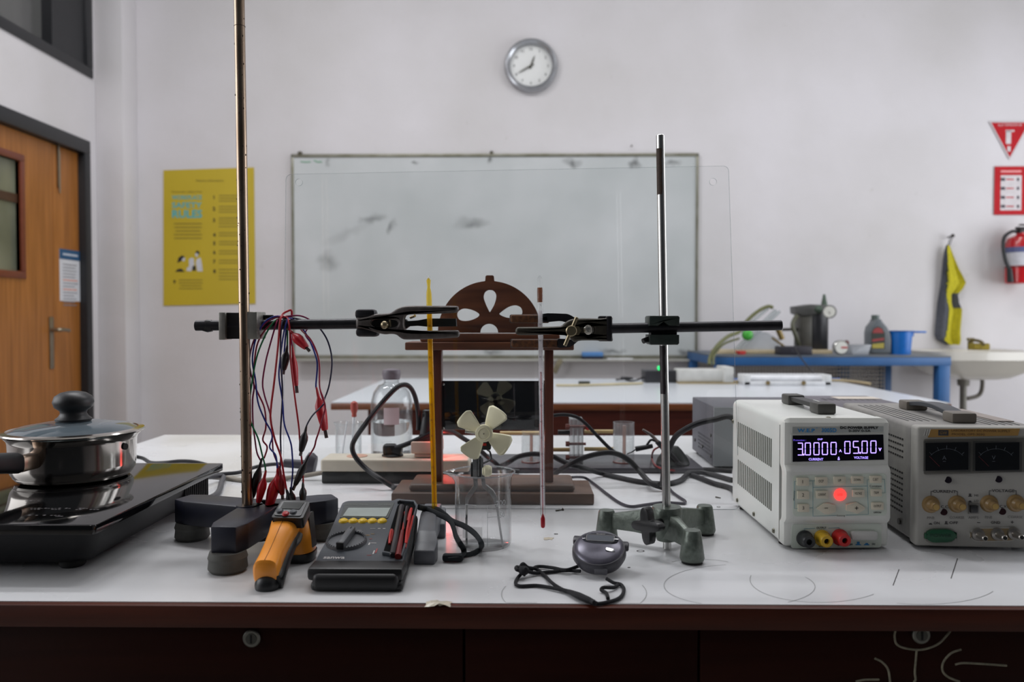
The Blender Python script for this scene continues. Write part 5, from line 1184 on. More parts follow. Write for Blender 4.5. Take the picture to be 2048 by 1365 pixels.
for ang in (143, 56, -31, 233):
    nr, nt_ = 12, 12; vs = []
    for i in range(nr+1):
        s = i/nr; r = 0.0085 + 0.0262*s
        wd_ = 0.0046 + 0.0108*s**0.85
        if s > 0.86: wd_ *= math.sqrt(max(0.0, 1-((s-0.86)/0.185)**2))
        half = math.atan(wd_/r)
        for j in range(nt_+1):
            t = j/nt_*2-1; a = math.radians(ang)+t*half*1.0
            rr_ = r
            vs.append(hb_ + V((rr_*math.cos(a), 0.001 + t*0.0065*(0.5+0.5*s) - 0.001*math.cos(t*1.5), rr_*math.sin(a))))
    fs = [(i*(nt_+1)+j, (i+1)*(nt_+1)+j, (i+1)*(nt_+1)+j+1, i*(nt_+1)+j+1) for i in range(nr) for j in range(nt_)]
    o = MB().add(vs, fs).build('blade', CRM, fan, smooth=60); o.modifiers.new('thickness', 'SOLIDIFY').thickness = 0.0010
hy = hb_.y
MB().cyl(hb_+V((0, 0.006, 0)), hb_+V((0, 0.028, 0)), 0.0100, seg=32, ch=0.001).cyl(hb_+V((0, -0.004, 0)), hb_+V((0, 0.006, 0)), 0.0012, seg=10).build('motor', M('motor_steel', (120, 118, 116), 0.3, metal=0.9), fan)
MB().cyl(hb_+V((0, 0.024, 0)), hb_+V((0, 0.031, 0)), 0.0085, seg=24).bx(hb_+V((-0.006, 0.008, -0.022)), hb_+V((0.008, 0.022, -0.009)), bev=0.002).build('motor_mount', M('black_mount', (24, 24, 26), 0.5), fan)
MB().bx(hb_+V((-0.0055, 0.0075, -0.0165)), hb_+V((0.0025, 0.008, -0.0135))).build('red_label', M('red_print_label', (170, 36, 28), 0.5), fan)
MB().cyl(hb_+V((-0.024, 0.018, 0.0005)), hb_+V((-0.012, 0.018, -0.001)), 0.0028, seg=18).build('side_pin', CHR, fan)
FK = M('bent_chrome_strip', (190, 190, 190), 0.22, metal=1.0, var=0.1)
def KP(x, y, Y=0.974): return PY(*cK(x, y), Y)
b = MB()
def strip(pts, w_, ths):
    P_ = [V(p) for p in pts]; vs = []
    for i, p in enumerate(P_):
        th = ths[i] if isinstance(ths, (list, tuple)) else ths
        t = (P_[min(len(P_)-1, i+1)]-P_[max(0, i-1)]).normalized(); s = V((t.z, 0, -t.x)).normalized()*th
        for dx, dy in ((s, -w_), (-s, -w_), (-s, w_), (s, w_)): vs.append(p+dx+V((0, dy, 0)))
    fs = [(0, 1, 2, 3), tuple(len(vs)-4+k for k in (3, 2, 1, 0))]
    for i in range(len(P_)-1):
        for k in range(4): l = (k+1) % 4; fs.append((i*4+k, i*4+l, i*4+4+l, i*4+4+k))
    b.add(vs, fs)
strip([KP(682, 565), KP(684, 700), KP(690, 760), KP(655, 812), KP(628, 850), KP(622, 900), KP(622, 1050), KP(624, 1235)], 0.0030, [.0026, .0026, .0026, .0030, .0028, .0014, .0012, .0012])
strip([KP(722, 552), KP(732, 570), KP(738, 700), KP(748, 760), KP(800, 805), KP(828, 850), KP(842, 920), KP(862, 1060), KP(884, 1208)], 0.0030, [.0012, .0016, .0020, .0026, .0030, .0026, .0014, .0012, .0012])
strip([KP(720, 550), KP(709, 570), KP(708, 690)], 0.0030, 0.0011)
b.build('metal_fork', FK, fan)
MB().bx(KP(655, 690, 0.992), KP(690, 600, 0.982), bev=0.001).bx(KP(694, 700, 0.990), KP(726, 560, 0.980)).build('clamp_block', M('black_mount', (24, 24, 26), 0.5), fan)
MB().cyl(KP(735, 655), KP(803, 655), 0.0060, seg=24, ch=0.0012).cyl(KP(750, 655), KP(790, 655), 0.0070, seg=24, ch=0.001).build('cream_knob', CRM, fan)
MB().tube([hb_+V((0.004, 0.02, -0.016)), KP(770, 500, 0.99), KP(790, 520, 1.0), KP(795, 570, 1.0), KP(745, 600, 0.99)], 0.0012, 6).build('motor_wire', M('cable_black', (26, 26, 30), 0.5), fan)

# power strip -----------------------------------------------------------
p0 = PZ(643, 968, TZ); xs0 = p0.x; ys0 = p0.y; xs1 = PZ(938, 968, TZ).x; zs = PY(700, 919, ys0).z
stp = thing('power_strip', 'cream and black power strip behind the wooden stand, its right end lit pink', 'power strip', ((xs0+xs1)/2, ys0+0.03, TZ))
zm = PY(700, 945, ys0).z
MB().bx((xs0, ys0, TZ), (xs1, ys0+0.062, zm), bev=0.0025).build('base', M('strip_black', (30, 32, 32), 0.4), stp)
MB().bx((xs0-0.002, ys0-0.001, zm), (xs1+0.001, ys0+0.063, zs), bev=0.005, seg=4).build('cover', M('old_cream_plastic', (196, 188, 172), 0.45, var=0.08), stp)
zT = zs
for i, px in enumerate((714, 785)):
    x = PY(px, 912, ys0+0.03).x
    MB().lathe([(0, 0.0002), (0.012, 0.0002), (0.016, 0.0008), (0.018, 0.0008), (0.018, 0.0)], MX.Translation((x, ys0+0.031, zT)), 28).build('socket', M('socket_orange', (196, 150, 128), 0.4), stp)
x = PY(876, 912, ys0+0.03).x
MB().bx((x-0.006, ys0+0.018, zT-0.001), (x+0.006, ys0+0.040, zT+0.005), bev=0.002).build('switch', M('red_switch', (90, 8, 8), 0.4, emit=(255, 36, 30), estr=3.0), stp)
ptl = bpy.data.lights.new('switch_glow', 'POINT'); ptl.energy = 0.11; ptl.color = (1, 0.08, 0.06); ptl.shadow_soft_size = 0.01
pto = bpy.data.objects.new('switch_glow', ptl); C.objects.link(pto); pto.location = (x+0.012, ys0+0.012, zT+0.034)
BC = M('cable_dark_grey', (24, 23, 27), 0.5, spec=0.35)
BP = M('plug_black', (18, 17, 19), 0.5)
# adapter + upright plug
x = PY(855, 880, ys0+0.03).x
ad = thing('plug_adapter', 'flat cream plug adapter in the power strip under the upright black plug', 'adapter', (x, ys0+0.031, zT))
za = PY(855, 890, ys0).z
MB().bx((x-0.021, ys0+0.012, zT+0.0009), (x+0.021, ys0+0.05, zT+0.008), bev=0.002).bx((x-0.026, ys0+0.008, zT+0.008), (x+0.026, ys0+0.054, za+0.003), bev=0.002).build('shell', M('peach_plastic', (204, 172, 156), 0.4), ad)
zb2 = za+0.0031; cP_ = lambda px, py, Y: PY(*cP(px, py), Y)
pg = thing('power_plug', 'upright black plug with its cable arching over the bottle', 'plug', (x, ys0+0.031, zb2))
MB().bx((x-0.014, ys0+0.018, zb2), (x+0.014, ys0+0.044, zb2+0.012), bev=0.003).lathe([(0.013, 0.01), (0.0125, 0.02), (0.0095, 0.040), (0.0080, 0.042), (0.0075, 0.052), (0.0045, 0.054)], MX.Translation((x-0.0005, ys0+0.031, zb2)), 24).bx((x-0.0085, ys0+0.024, zb2+0.040), (x+0.0095, ys0+0.038, zb2+0.048), bev=0.002).build('body', BP, pg)
yy = ys0+0.031
pa = [cP_(985, 640, yy), cP_(988, 560, yy), cP_(978, 440, yy-0.005), cP_(950, 320, yy-0.01), cP_(905, 245, yy-0.02), cP_(845, 228, yy-0.03), cP_(770, 270, yy-0.04), cP_(640, 410, yy-0.055), cP_(500, 590, yy-0.075), cP_(405, 730, ys0-0.022), cP_(385, 810, ys0-0.024), cP_(420, 895, ys0-0.025), cP_(520, 1000, ys0-0.03), cP_(650, 1090, ys0-0.05), PZ(*cP(745, 1150), TZ+0.006), PZ(*cP(790, 1165), TZ+0.006), V((-0.16, 1.315, TZ+0.0045)), V((-0.05, 1.318, TZ+0.0045))]
MB().tube(pa, 0.0042, 10, 6).build('cable', BC, pg)
x = PY(785, 905, ys0+0.03).x
pg = thing('power_plug', 'low angled black plug in the middle socket of the power strip', 'plug', (x, ys0+0.031, zT))
MB().lathe([(0.0185, 0.0009), (0.0185, 0.003), (0.012, 0.005)], MX.Translation((x, ys0+0.031, zT)), 28).bx((x-0.016, ys0+0.02, zT+0.003), (x+0.006, ys0+0.044, zT+0.021), bev=0.004).cyl((x-0.012, ys0+0.030, zT+0.013), (x+0.016, ys0+0.028, zT+0.007), 0.0085, 0.010, seg=20, ch=0.002).build('body', BP, pg)
pa = [cP_(690, 825, yy), cP_(740, 812, yy-0.004), cP_(850, 780, yy-0.01), cP_(980, 725, yy-0.01), cP_(1090, 672, yy-0.01), PY(*cP(1190, 650), 1.375), PY(*cP(1300, 660), 1.39), PY(*cP(1400, 720), 1.41), PY(*cK(690, 480), 1.43), PY(*cK(760, 545), 1.44), PY(*cK(830, 600), 1.43), V(PZ(*cK(880, 640), TZ+0.01)), V(PZ(*cK(1000, 660), TZ+0.005))]
MB().tube(pa, 0.0042, 10, 6).build('cable', BC, pg)
# power strip's own cable to the left and the cooker cord with its connector
pa = [V((xs0-0.001, ys0+0.03, TZ+0.014)), PZ(610, 952, TZ+0.008), PZ(560, 958, TZ+0.004), PZ(500, 962, TZ+0.004), PZ(440, 955, TZ+0.004), PZ(380, 950, TZ+0.004), PZ(300, 935, TZ+0.004)]
tag(MB().tube(pa, 0.0040, 10, 6).build('strip_cord', M('beige_cord', (140, 132, 120), 0.5)), 'beige cord lying on the bench behind the rod, running into the power strip', 'cord')
ck_ = thing('appliance_lead', 'black cord behind the rod ending in a dark ribbed connector left of the power strip', 'cord', PZ(560, 945, TZ))
MB().tube([PZ(*cB(245, 290), TZ+0.0045), PZ(*cB(430, 275), TZ+0.0045), PZ(*cB(560, 262), TZ+0.006), PY(*cB(680, 222), 1.46), PY(*cB(800, 200), 1.46), PY(*cB(925, 192), 1.46)], 0.0035, 10, 6).build('cable', M('cable_black', (26, 26, 30), 0.5), ck_)
q0, q1, q2 = PY(*cB(915, 188), 1.46), PY(*cB(1080, 200), 1.46), PY(*cB(1155, 215), 1.46)
MB().cyl(q0, q1, 0.0078, 0.0085, seg=20, ch=0.001).lathe([(0.010, 0), (0.016, 0.004), (0.0165, 0.012), (0.013, 0.020), (0, 0.021)], axis_mat(q1, q2), 24, sx=1.0, sy=1.5).build('connector', M('connector_grey', (58, 56, 64), 0.5), ck_)
tag(MB().tube([V((cx1-0.09, cy1-0.008, TZ+0.03)), PZ(*cB(395, 290), TZ+0.010), PZ(*cB(410, 350), TZ+0.006), PZ(*cB(380, 430), TZ+0.005), PZ(*cB(290, 480), TZ+0.005), PZ(*cB(240, 500), TZ+0.005)], 0.0045, 10, 6).build('grey_cord', M('cord_grey', (76, 76, 80), 0.5)), 'grey cord bending round the right rear corner of the cooker', 'cord')
tag(MB().tube([PY(*cK(-700, 300), 1.3), PZ(255, 913, TZ+0.03), PZ(285, 914, TZ+0.025), PZ(300, 922, TZ+0.01), PZ(330, 924, TZ+0.01), PZ(365, 922, TZ+0.016), PZ(395, 924, TZ+0.012), PZ(430, 932, TZ+0.005)], 0.0034, 10, 6).build('cooker_cord', M('cable_black', (26, 26, 30), 0.5)), 'thin black cord rising behind the cooker and saucepan', 'cord') if False else tag(MB().tube([V((-0.72, 1.45, TZ+0.02)), PY(240, 914, 1.45), PY(262, 913, 1.45), PY(285, 917, 1.45), PY(302, 926, 1.44), PY(330, 926, 1.42), PY(360, 923, 1.42), PY(392, 925, 1.42), PY(425, 934, 1.42)], 0.0034, 10, 6).build('cooker_cord', M('cable_black', (26, 26, 30), 0.5)), 'thin black cord arching behind the cooker and saucepan', 'cord')

# infusion bottle -----------------------------------------------------------
Yb = 1.62; q = PZ(782, 914, TZ); bX = (782-1045)/F*Yb; rb = 41.5*Yb/F
ztop = PY(782, 738, Yb).z - TZ; zc = PY(782, 758, Yb).z-TZ
bt_ = thing('glass_bottle', 'clear glass bottle half full of water behind the power strip', 'bottle', (bX, Yb, TZ))
GB_ = clear('bottle_glass', (0.98, 0.985, 0.985), (0.50, 0.53, 0.54), f=1.2, haze=0.02, edgepow=0.13)
zw = PY(782, 843, Yb).z-TZ
sh = PY(782, 800, Yb).z-TZ
MB().lathe([(0, 0.001), (rb-0.006, 0.001), (rb, 0.006), (rb, sh-0.012), (rb*0.97, sh), (rb*0.86, sh+0.016), (rb*0.62, sh+0.030), (0.0165, zc-0.012), (0.015, zc-0.004), (0.017, zc), (0.014, zc), (0.013, zc-0.006), (rb*0.58, sh+0.028), (rb*0.84, sh+0.013), (rb-0.002, sh-0.012), (rb-0.002, 0.008), (rb-0.007, 0.004), (0, 0.004)], None, 56).build('glass_body', GB_, bt_, local=True, smooth=60)
def water():
    m = bpy.data.materials.new('water'); m.use_nodes = True; p = m.node_tree.nodes['Principled BSDF']
    p.inputs['Base Color'].default_value = (0.97, 0.98, 0.98, 1); p.inputs['Roughness'].default_value = 0.0
    p.inputs['Transmission Weight'].default_value = 1.0; p.inputs['IOR'].default_value = 1.33
    return m
WAT = water()
MB().lathe([(0, 0.0045), (rb-0.008, 0.0045), (rb-0.0028, 0.009), (rb-0.0028, zw), (0, zw)], None, 56).build('water_fill', WAT, bt_, local=True)
CP = M('grey_rubber_cap', (108, 100, 108), 0.5)
MB().lathe([(0, zc-0.001), (0.0165, zc-0.001), (0.0175, zc+0.003), (0.0185, zc+0.010), (0.0185, ztop-0.005), (0.017, ztop-0.002), (0.008, ztop), (0, ztop)], None, 36).build('stopper', CP, bt_, local=True)
pl_ = V((0, 0, 0)); b = MB(); vs = []
for i in range(9):
    a = math.radians(-102+42*i/8)
    for z in (zw-0.002, PY(782, 812, Yb).z-TZ): vs.append(((rb+0.0005)*math.cos(a), (rb+0.0005)*math.sin(a), z))
b.add(vs, [(i*2, i*2+2, i*2+3, i*2+1) for i in range(8)]).build('label', M('pale_pink_label', (196, 176, 180), 0.5), bt_, local=True)

# small beaker with a dropper ---------------------------------------------------------
Ys = 1.60; sX = (695-1045)/F*Ys; sr = 26*Ys/F; shh = PY(695, 845, Ys).z-TZ
sb = thing('glass_beaker', 'small empty-looking glass beaker left of the water bottle', 'beaker', (sX, Ys, TZ))
vs, fs = spoutlathe([(0, 0.0005), (sr-0.003, 0.0005), (sr, 0.004), (sr, shh-0.008), (sr+0.003, shh-0.001), (sr+0.0035, shh), (sr+0.001, shh-0.001), (sr-0.0015, shh-0.008), (sr-0.0015, 0.004), (0, 0.0025)], 56, PI/3, 0.3, 0.006, shh-0.014)
MB().add(vs, fs).build('glass_wall', GB_, sb, local=True, smooth=60)
dp = thing('dropper', 'glass dropper with a red-brown rubber bulb leaning in the small beaker', 'dropper', (sX+0.01, Ys, TZ+0.01))
p0_, p1_, p2_ = PY(*cP(330, 840), Ys+0.005), PY(*cP(402, 520), Ys+0.012), PY(*cP(402, 390), Ys+0.012)
MB().tube([V((sX+0.006, Ys-0.004, TZ+0.004)), p1_, p1_+V((0, 0, 0.012))], [0.0012, 0.0032, 0.0036], 12, 1).build('glass_tube', clear('tube_glass', (0.9, 0.88, 0.88), (0.4, 0.4, 0.4), haze=0.12), dp)
MB().lathe([(0.0045, 0), (0.0052, 0.003), (0.0045, 0.006), (0.0070, 0.014), (0.0078, 0.022), (0.0066, 0.029), (0.002, 0.032), (0, 0.0322)], axis_mat(p1_, p2_), 24).build('rubber_bulb', M('red_rubber', (166, 66, 54), 0.5), dp)
tag(MB().tube([V((sX-0.012, Ys-0.008, TZ+0.003)), V((sX-0.004, Ys+0.004, TZ+0.075))], 0.0016, 8, 1).build('stirring_rod', clear('tube_glass', (0.9, 0.88, 0.88), (0.4, 0.4, 0.4), haze=0.12)), 'thin glass rod standing inside the small beaker', 'rod')
# ================================================================== MULTIMETER
GRY = M('meter_grey_plastic', (66, 70, 76), 0.42, var=0.06, scale=60)
mt = thing('multimeter', 'dark grey digital multimeter with five yellow buttons at the bench front', 'multimeter', (-0.176, 0.91, TZ))
o = PZ(*cM(115, 975), 0.825); oo = V((-0.2255, 0.832, 0.8225))
fp = Pl(oo, (0.9995, 0.03*0, 0), (0, math.cos(math.radians(9.5)), math.sin(math.radians(9.5))))
# face outline
pts = [fp.uv(*cM(x, y)) for x, y in ((118, 972), (1010, 965), (1025, 940), (1180, 300), (1170, 268), (980, 240), (950, 262), (480, 265), (430, 285), (250, 700), (205, 775), (125, 950))]
fpts = rpoly(pts, 0.004, 3)
b = MB(); b.plate([fpts], 0.010, fp.mat(fp.o - fp.n*0.005), bev=0.002, res=3); top_o = b
top_o.build('top_case', GRY, mt, smooth=40)
# lower case: from the face outline down to the table (front) – wedge
lo_ = [fp.hit(*cM(x, y)) - fp.n*0.0095 for x, y in ((95, 1010), (1040, 1010), (1195, 330), (960, 262), (450, 285), (215, 790))]
vs = [p for p in lo_]; base = []
for p, f in zip(lo_, (1, 1, 0, 0, 0, 0)):
    base.append(V((p.x, p.y+(0.0 if f else -0.012), TZ+(0.0 if f else 0.010))))
c = bmesh.new(); u_ = [c.verts.new(p) for p in vs]; d_ = [c.verts.new(p) for p in base]; n = len(vs)
c.faces.new(u_); c.faces.new(d_[::-1])
for i in range(n): j = (i+1) % n; c.faces.new((u_[i], d_[i], d_[j], u_[j]))
bmesh.ops.recalc_face_normals(c, faces=c.faces); bmesh.ops.bevel(c, geom=list(c.edges), offset=0.004, segments=3, affect='EDGES', profile=0.5)
MB().merge(c).build('bottom_case', M('meter_black', (12, 12, 14), 0.45), mt, smooth=40)
# front bumper
pA = PY(*cM(85, 1120), 0.822); pB = PY(*cM(1050, 1120), 0.822)
MB().bx((pA.x, 0.815, TZ+0.010), (pB.x, 0.848, TZ+0.024), bev=0.004).bx((pA.x+0.006, 0.810, TZ+0.0005), (pB.x-0.004, 0.85, TZ+0.019), bev=0.006, seg=4).build('bumper', M('meter_black', (12, 12, 14), 0.45), mt)
def onf(name, mat, par, loop, th, off=0.0, bev=0.0, rad=0.0, sm=35):
    L_ = [fp.uv(*cM(x, y)) for x, y in loop]
    if rad: L_ = rpoly(L_, rad, 4)
    return MB().plate([L_], th, fp.mat(fp.o + fp.n*(off+th/2)), bev=bev).build(name, mat, par, smooth=sm)
onf('lcd_bezel', M('bezel_greygreen', (70, 74, 72), 0.3), mt, ((400, 440), (890, 445), (955, 285), (462, 288)), 0.0008, 0.0, rad=0.002)
onf('lcd_screen', M('lcd_green', (156, 164, 160), 0.12), mt, ((432, 428), (870, 434), (915, 345), (490, 345)), 0.0006, 0.0008)
b = MB(); b.text('DIGITAL MULTIMETER', 0.0030, fp.mat(fp.hit(*cM(560, 303), 0.001)), 0.032).text('PC LINK', 0.0030, fp.mat(fp.hit(*cM(860, 303), 0.001)), 0.016).build('screen_print', M('faint_print', (120, 122, 120), 0.5), mt)
YB_ = M('yellow_button', (234, 194, 36), 0.35)
for x in (440, 537, 633, 730, 830):
    p = fp.hit(*cM(x, 472)); MB().lathe([(0, 0.0030), (0.0035, 0.0028), (0.0052, 0.0016), (0.0058, 0), (0, 0)], fp.mat(p), 24, sx=1.0, sy=1.05).build('yellow_button', YB_, mt)
dc = fp.hit(*cM(470, 680)); dm = fp.mat(dc)
dl = MB().lathe([(0.0, 0.0012), (0.0198, 0.0012), (0.0202, 0.0035), (0.0219, 0.0035), (0.0228, 0.0005), (0.0228, 0)], dm, 60).build('dial', M('dial_grey', (92, 94, 98), 0.35), mt)
b = MB()
for k in range(40):
    a = 2*PI*k/40; b.box((0.0211*math.cos(a), 0.0211*math.sin(a), 0.0036), (0.0012, 0.0012, 0.0008), dm @ MX.Identity(4))
b.build('knurled_ring', M('ring_black', (22, 22, 24), 0.5), dl)
dm2 = dm @ MX.Rotation(math.radians(-6), 4, 'Z')
MB().box((0, 0, 0.005), (0.0082, 0.044, 0.009), dm2, bev=0.002).build('pointer_grip', M('pointer_grey', (84, 86, 90), 0.35), dl)
MB().box((0, 0.017, 0.0097), (0.0012, 0.004, 0.0003), dm2).box((0, -0.0215, 0.0055), (0.0085, 0.003, 0.0085), dm2, bev=0.001).build('pointer_tip', M('ring_black', (22, 22, 24), 0.5), dl)
b = MB(); b.text('sanwa', 0.0048, fp.mat(fp.hit(*cM(345, 842), 0.0002)), 0.0228, bold=0.02).build('maker_name', M('pale_meter_print', (190, 186, 184), 0.5), mt)
b = MB(); b.text('CD800a', 0.0022, fp.mat(fp.hit(*cM(240, 880), 0.0002)), 0.009).build('model_print', M('faint_print', (120, 122, 120), 0.5), mt)
b = MB(); rr = random.Random(8)
def mk(x, y, w_, h_, mi): b.box((0, 0, 0), (w_, h_, 0.0002), fp.mat(fp.hit(*cM(x, y), 0.0002)), mi=mi)
mk(545, 555, .0035, .0008, 0); mk(600, 565, .005, .0008, 0); mk(620, 578, .004, .0006, 0); mk(685, 612, .004, .0012, 1); mk(715, 650, .003, .0012, 2); mk(735, 600, .004, .0008, 1)
mk(700, 700, .0016, .006, 0); mk(745, 692, .006, .001, 0); mk(745, 785, .0012, .009, 0); mk(772, 770, .0014, .011, 2); mk(800, 545, .003, .0016, 0); mk(850, 545, .003, .0016, 0); mk(700, 815, .005, .0008, 2); mk(735, 545, .006, .0007, 0)
b.build('range_marks', [M('pale_meter_print', (190, 186, 184), 0.5), M('orange_meter_print', (170, 130, 60), 0.5), M('red_meter_print', (150, 50, 50), 0.5)], mt)
# probe bay at the right side
bay = onf('probe_bay', M('bay_black', (5, 5, 6), 0.9, spec=0.1), mt, ((838, 805), (1030, 838), (1175, 345), (1150, 305), (1020, 295), (985, 325)), 0.0006, 0.0004)
b = MB(); b.plate([[fp.uv(*cM(x, y)) for x, y in ((1035, 850), (1052, 800), (1195, 335), (1160, 285), (1000, 275), (985, 300), (1010, 288), (1150, 300), (1172, 345), (1020, 838), (838, 800), (832, 815))]], 0.004, fp.mat(fp.o+fp.n*0.002), bev=0.0008)
b.build('bay_rim', GRY, mt)
LB, LR_ = M('probe_black', (40, 38, 42), 0.3), M('probe_red', (178, 34, 30), 0.35)
h_ = lambda x, y, z: fp.hit(*cM(x, y), z)
MB().cyl(h_(935, 815, 0.003), h_(1030, 320, 0.003), 0.0034, seg=20, ch=0.001).build('black_probe', LB, mt)
MB().cyl(h_(990, 830, 0.003), h_(1035, 570, 0.003), 0.0034, 0.0022, seg=20).build('red_probe', M('probe_darkred', (110, 22, 24), 0.35), mt)
MB().tube([h_(1070, 700, 0.003), h_(1085, 560, 0.004), h_(1120, 380, 0.005), h_(1125, 345, 0.004), h_(1105, 400, 0.003), h_(1090, 470, 0.002)], 0.0016, 8).tube([h_(1060, 740, 0.002), h_(1110, 560, 0.003), h_(1145, 420, 0.003)], 0.0014, 8).tube([h_(905, 700, 0.002), h_(910, 620, 0.004), h_(925, 560, 0.004), h_(935, 580, 0.003), h_(915, 680, 0.001)], 0.0014, 8).tube([h_(1015, 690, 0.003), h_(1060, 440, 0.003), h_(1062, 380, 0.003)], 0.0014, 8).build('red_lead', LR_, mt)
MB().tube([h_(1045, 560, 0.002), h_(1080, 350, 0.004), h_(1085, 330, 0.003)], 0.0020, 8).build('black_lead', LB, mt)
# opened cover hanging at the right side
GR2 = M('cover_grey', (98, 100, 106), 0.4, var=0.06)
cv = lambda x, y, Y: PY(*cM(x, y), Y)
cpl = Pl((-0.128, 0.93, TZ), (0.25, 1, 0), (0, 0, 1))
b = MB()
def loft(secs, mi=0):
    vs = [v for s_ in secs for v in s_]; n = len(secs[0]); fs = [tuple(range(n)), tuple((len(secs)-1)*n+k for k in range(n))[::-1]]
    for i in range(len(secs)-1):
        for k in range(n): l = (k+1) % n; fs.append((i*n+k, i*n+l, (i+1)*n+l, (i+1)*n+k))
    c = bmesh.new(); vv = [c.verts.new(v) for v in vs]
    for f in fs: c.faces.new([vv[i] for i in f])
    bmesh.ops.recalc_face_normals(c, faces=c.faces); bmesh.ops.bevel(c, geom=list(c.edges), offset=0.0018, segments=2, affect='EDGES', profile=0.5); b.merge(c)
X0 = -0.1245
def sec(y, xa, xb, za, zb): return [V((xa, y, za)), V((xb, y, za)), V((xb, y, zb)), V((xa, y, zb))]
loft([sec(0.905, X0, X0+0.024, TZ, TZ+0.016), sec(0.925, X0, X0+0.026, TZ, TZ+0.022), sec(0.940, X0, X0+0.022, TZ+0.002, TZ+0.030), sec(0.985, X0-0.002, X0+0.018, TZ+0.006, TZ+0.040), sec(1.03, X0-0.002, X0+0.020, TZ+0.010, TZ+0.042)])
loft([sec(1.015, X0+0.010, X0+0.026, TZ, TZ+0.018), sec(1.045, X0+0.008, X0+0.024, TZ, TZ+0.034)])
b.build('open_cover', GR2, mt, smooth=40)
# strap
YS_ = lambda x, y, Y: PY(*cM(x, y), Y)
SB = M('strap_black', (20, 26, 32), 0.8)
sp1 = [fp.hit(*cM(1200, 325), 0.0), YS_(1260, 340, 1.0), YS_(1380, 350, 0.99), YS_(1470, 410, 0.98), YS_(1540, 470, 0.965), YS_(1660, 520, 0.95), YS_(1770, 600, 0.93), YS_(1830, 690, 0.915), PZ(*cM(1825, 750), TZ+0.003), PZ(*cM(1740, 800), TZ+0.003), PZ(*cM(1640, 815), TZ+0.003), PZ(*cM(1560, 830), TZ+0.004), PZ(*cM(1500, 835), TZ+0.004)]
sp2 = [fp.hit(*cM(1200, 330), 0.0), YS_(1280, 350, 0.995), YS_(1400, 400, 0.98), YS_(1510, 460, 0.968), YS_(1550, 530, 0.955), YS_(1575, 620, 0.94), YS_(1620, 700, 0.925), PZ(*cM(1655, 760), TZ+0.005), PZ(*cM(1650, 815), TZ+0.004), PZ(*cM(1600, 835), TZ+0.006), PZ(*cM(1500, 845), TZ+0.005)]
MB().tube(sp1, 0.0034, 10, 6, flat=(1, 0.42)).tube(sp2, 0.0034, 10, 6, flat=(1, 0.42)).box(PZ(*cM(1545, 838), TZ+0.005), (0.024, 0.010, 0.009), bev=0.003).build('wrist_strap', SB, mt)

# ================================================================== INFRARED THERMOMETER GUN
ORG = M('orange_plastic', (244, 154, 50), 0.32, var=0.03); GBK = M('gun_black', (22, 24, 26), 0.38)
ir = thing('infrared_thermometer', 'orange and black infrared thermometer gun standing between navy base and multimeter', 'thermometer gun', PZ(560, 1120, TZ))
b_c = crop(340, 880, 4.014); T_ = lambda x, y, z: PZ(*b_c(x, y), z)
butt = T_(765, 1190, TZ+0.012); apex = V((-0.270, 0.930, 0.862)); 
apex = PY(*b_c(930, 640), 0.918)
def tubeloft(path, halfw, halfh, k=0.7, ns=24, up=V((0, 0, 1))):
    vs, fs = [], []; n = len(path)
    for i, p in enumerate(path):
        t = (path[min(n-1, i+1)]-path[max(0, i-1)]).normalized(); sdir = t.cross(up).normalized(); u = sdir.cross(t)
        for q in range(ns):
            a = 2*PI*q/ns; ca, sa = math.cos(a), math.sin(a)
            vs.append(p + sdir*halfw[i]*math.copysign(abs(ca)**k, ca) + u*halfh[i]*math.copysign(abs(sa)**k, sa))
    for i in range(n-1):
        for q in range(ns): l = (q+1) % ns; fs.append((i*ns+q, i*ns+l, (i+1)*ns+l, (i+1)*ns+q))
    fs += [tuple(range(ns))[::-1], tuple((n-1)*ns+q for q in range(ns))]
    return vs, fs
# handle: from the butt on the table up to the head
bu = PY(*b_c(765, 1085), 0.816); mid1 = PY(*b_c(848, 880), 0.862); ap = PY(*b_c(925, 700), 0.902)
path = [bu, bu.lerp(mid1, 0.05), bu.lerp(mid1, 0.5), mid1, mid1.lerp(ap, 0.5), ap, ap + (ap-mid1)*0.18]
vs, fs = tubeloft(path, [0.0105, 0.0130, 0.0124, 0.0124, 0.0134, 0.0160, 0.0150], [0.0135, 0.0160, 0.0140, 0.0130, 0.0130, 0.0125, 0.008])
hd = MB().add(vs, fs).build('handle', ORG, ir, smooth=50)
# seam line along the handle
sv = [p + V((0, -0.0002, 0.0)) for p in path[1:6]]
def topof(i, off): 
    t = (path[i+1]-path[i-1]).normalized(); s_ = t.cross(V((0, 0, 1))).normalized(); return path[i]+s_.cross(t)*off
MB().tube([topof(1, 0.0161), topof(2, 0.0141), topof(3, 0.0131), topof(4, 0.0131), topof(5, 0.0126)], 0.0003, 5, 4).build('seam', M('seam_brown', (120, 66, 20), 0.5), ir)
# black end cap under the butt and black spine below the handle
dwn = V((0, 0.15, -1)).normalized()
vs, fs = tubeloft([p + V((0.0042, 0.004, -0.0105)) for p in path[:6]], [0.011, 0.0128, 0.0122, 0.0118, 0.0118, 0.012], [0.009, 0.0105, 0.0085, 0.008, 0.008, 0.008])
MB().add(vs, fs).build('grip_spine', GBK, ir, smooth=50)
MB().sphere(bu+V((0, 0.006, -0.0125)), (0.0128, 0.0115, 0.0120)).build('end_cap', GBK, ir, smooth=60)
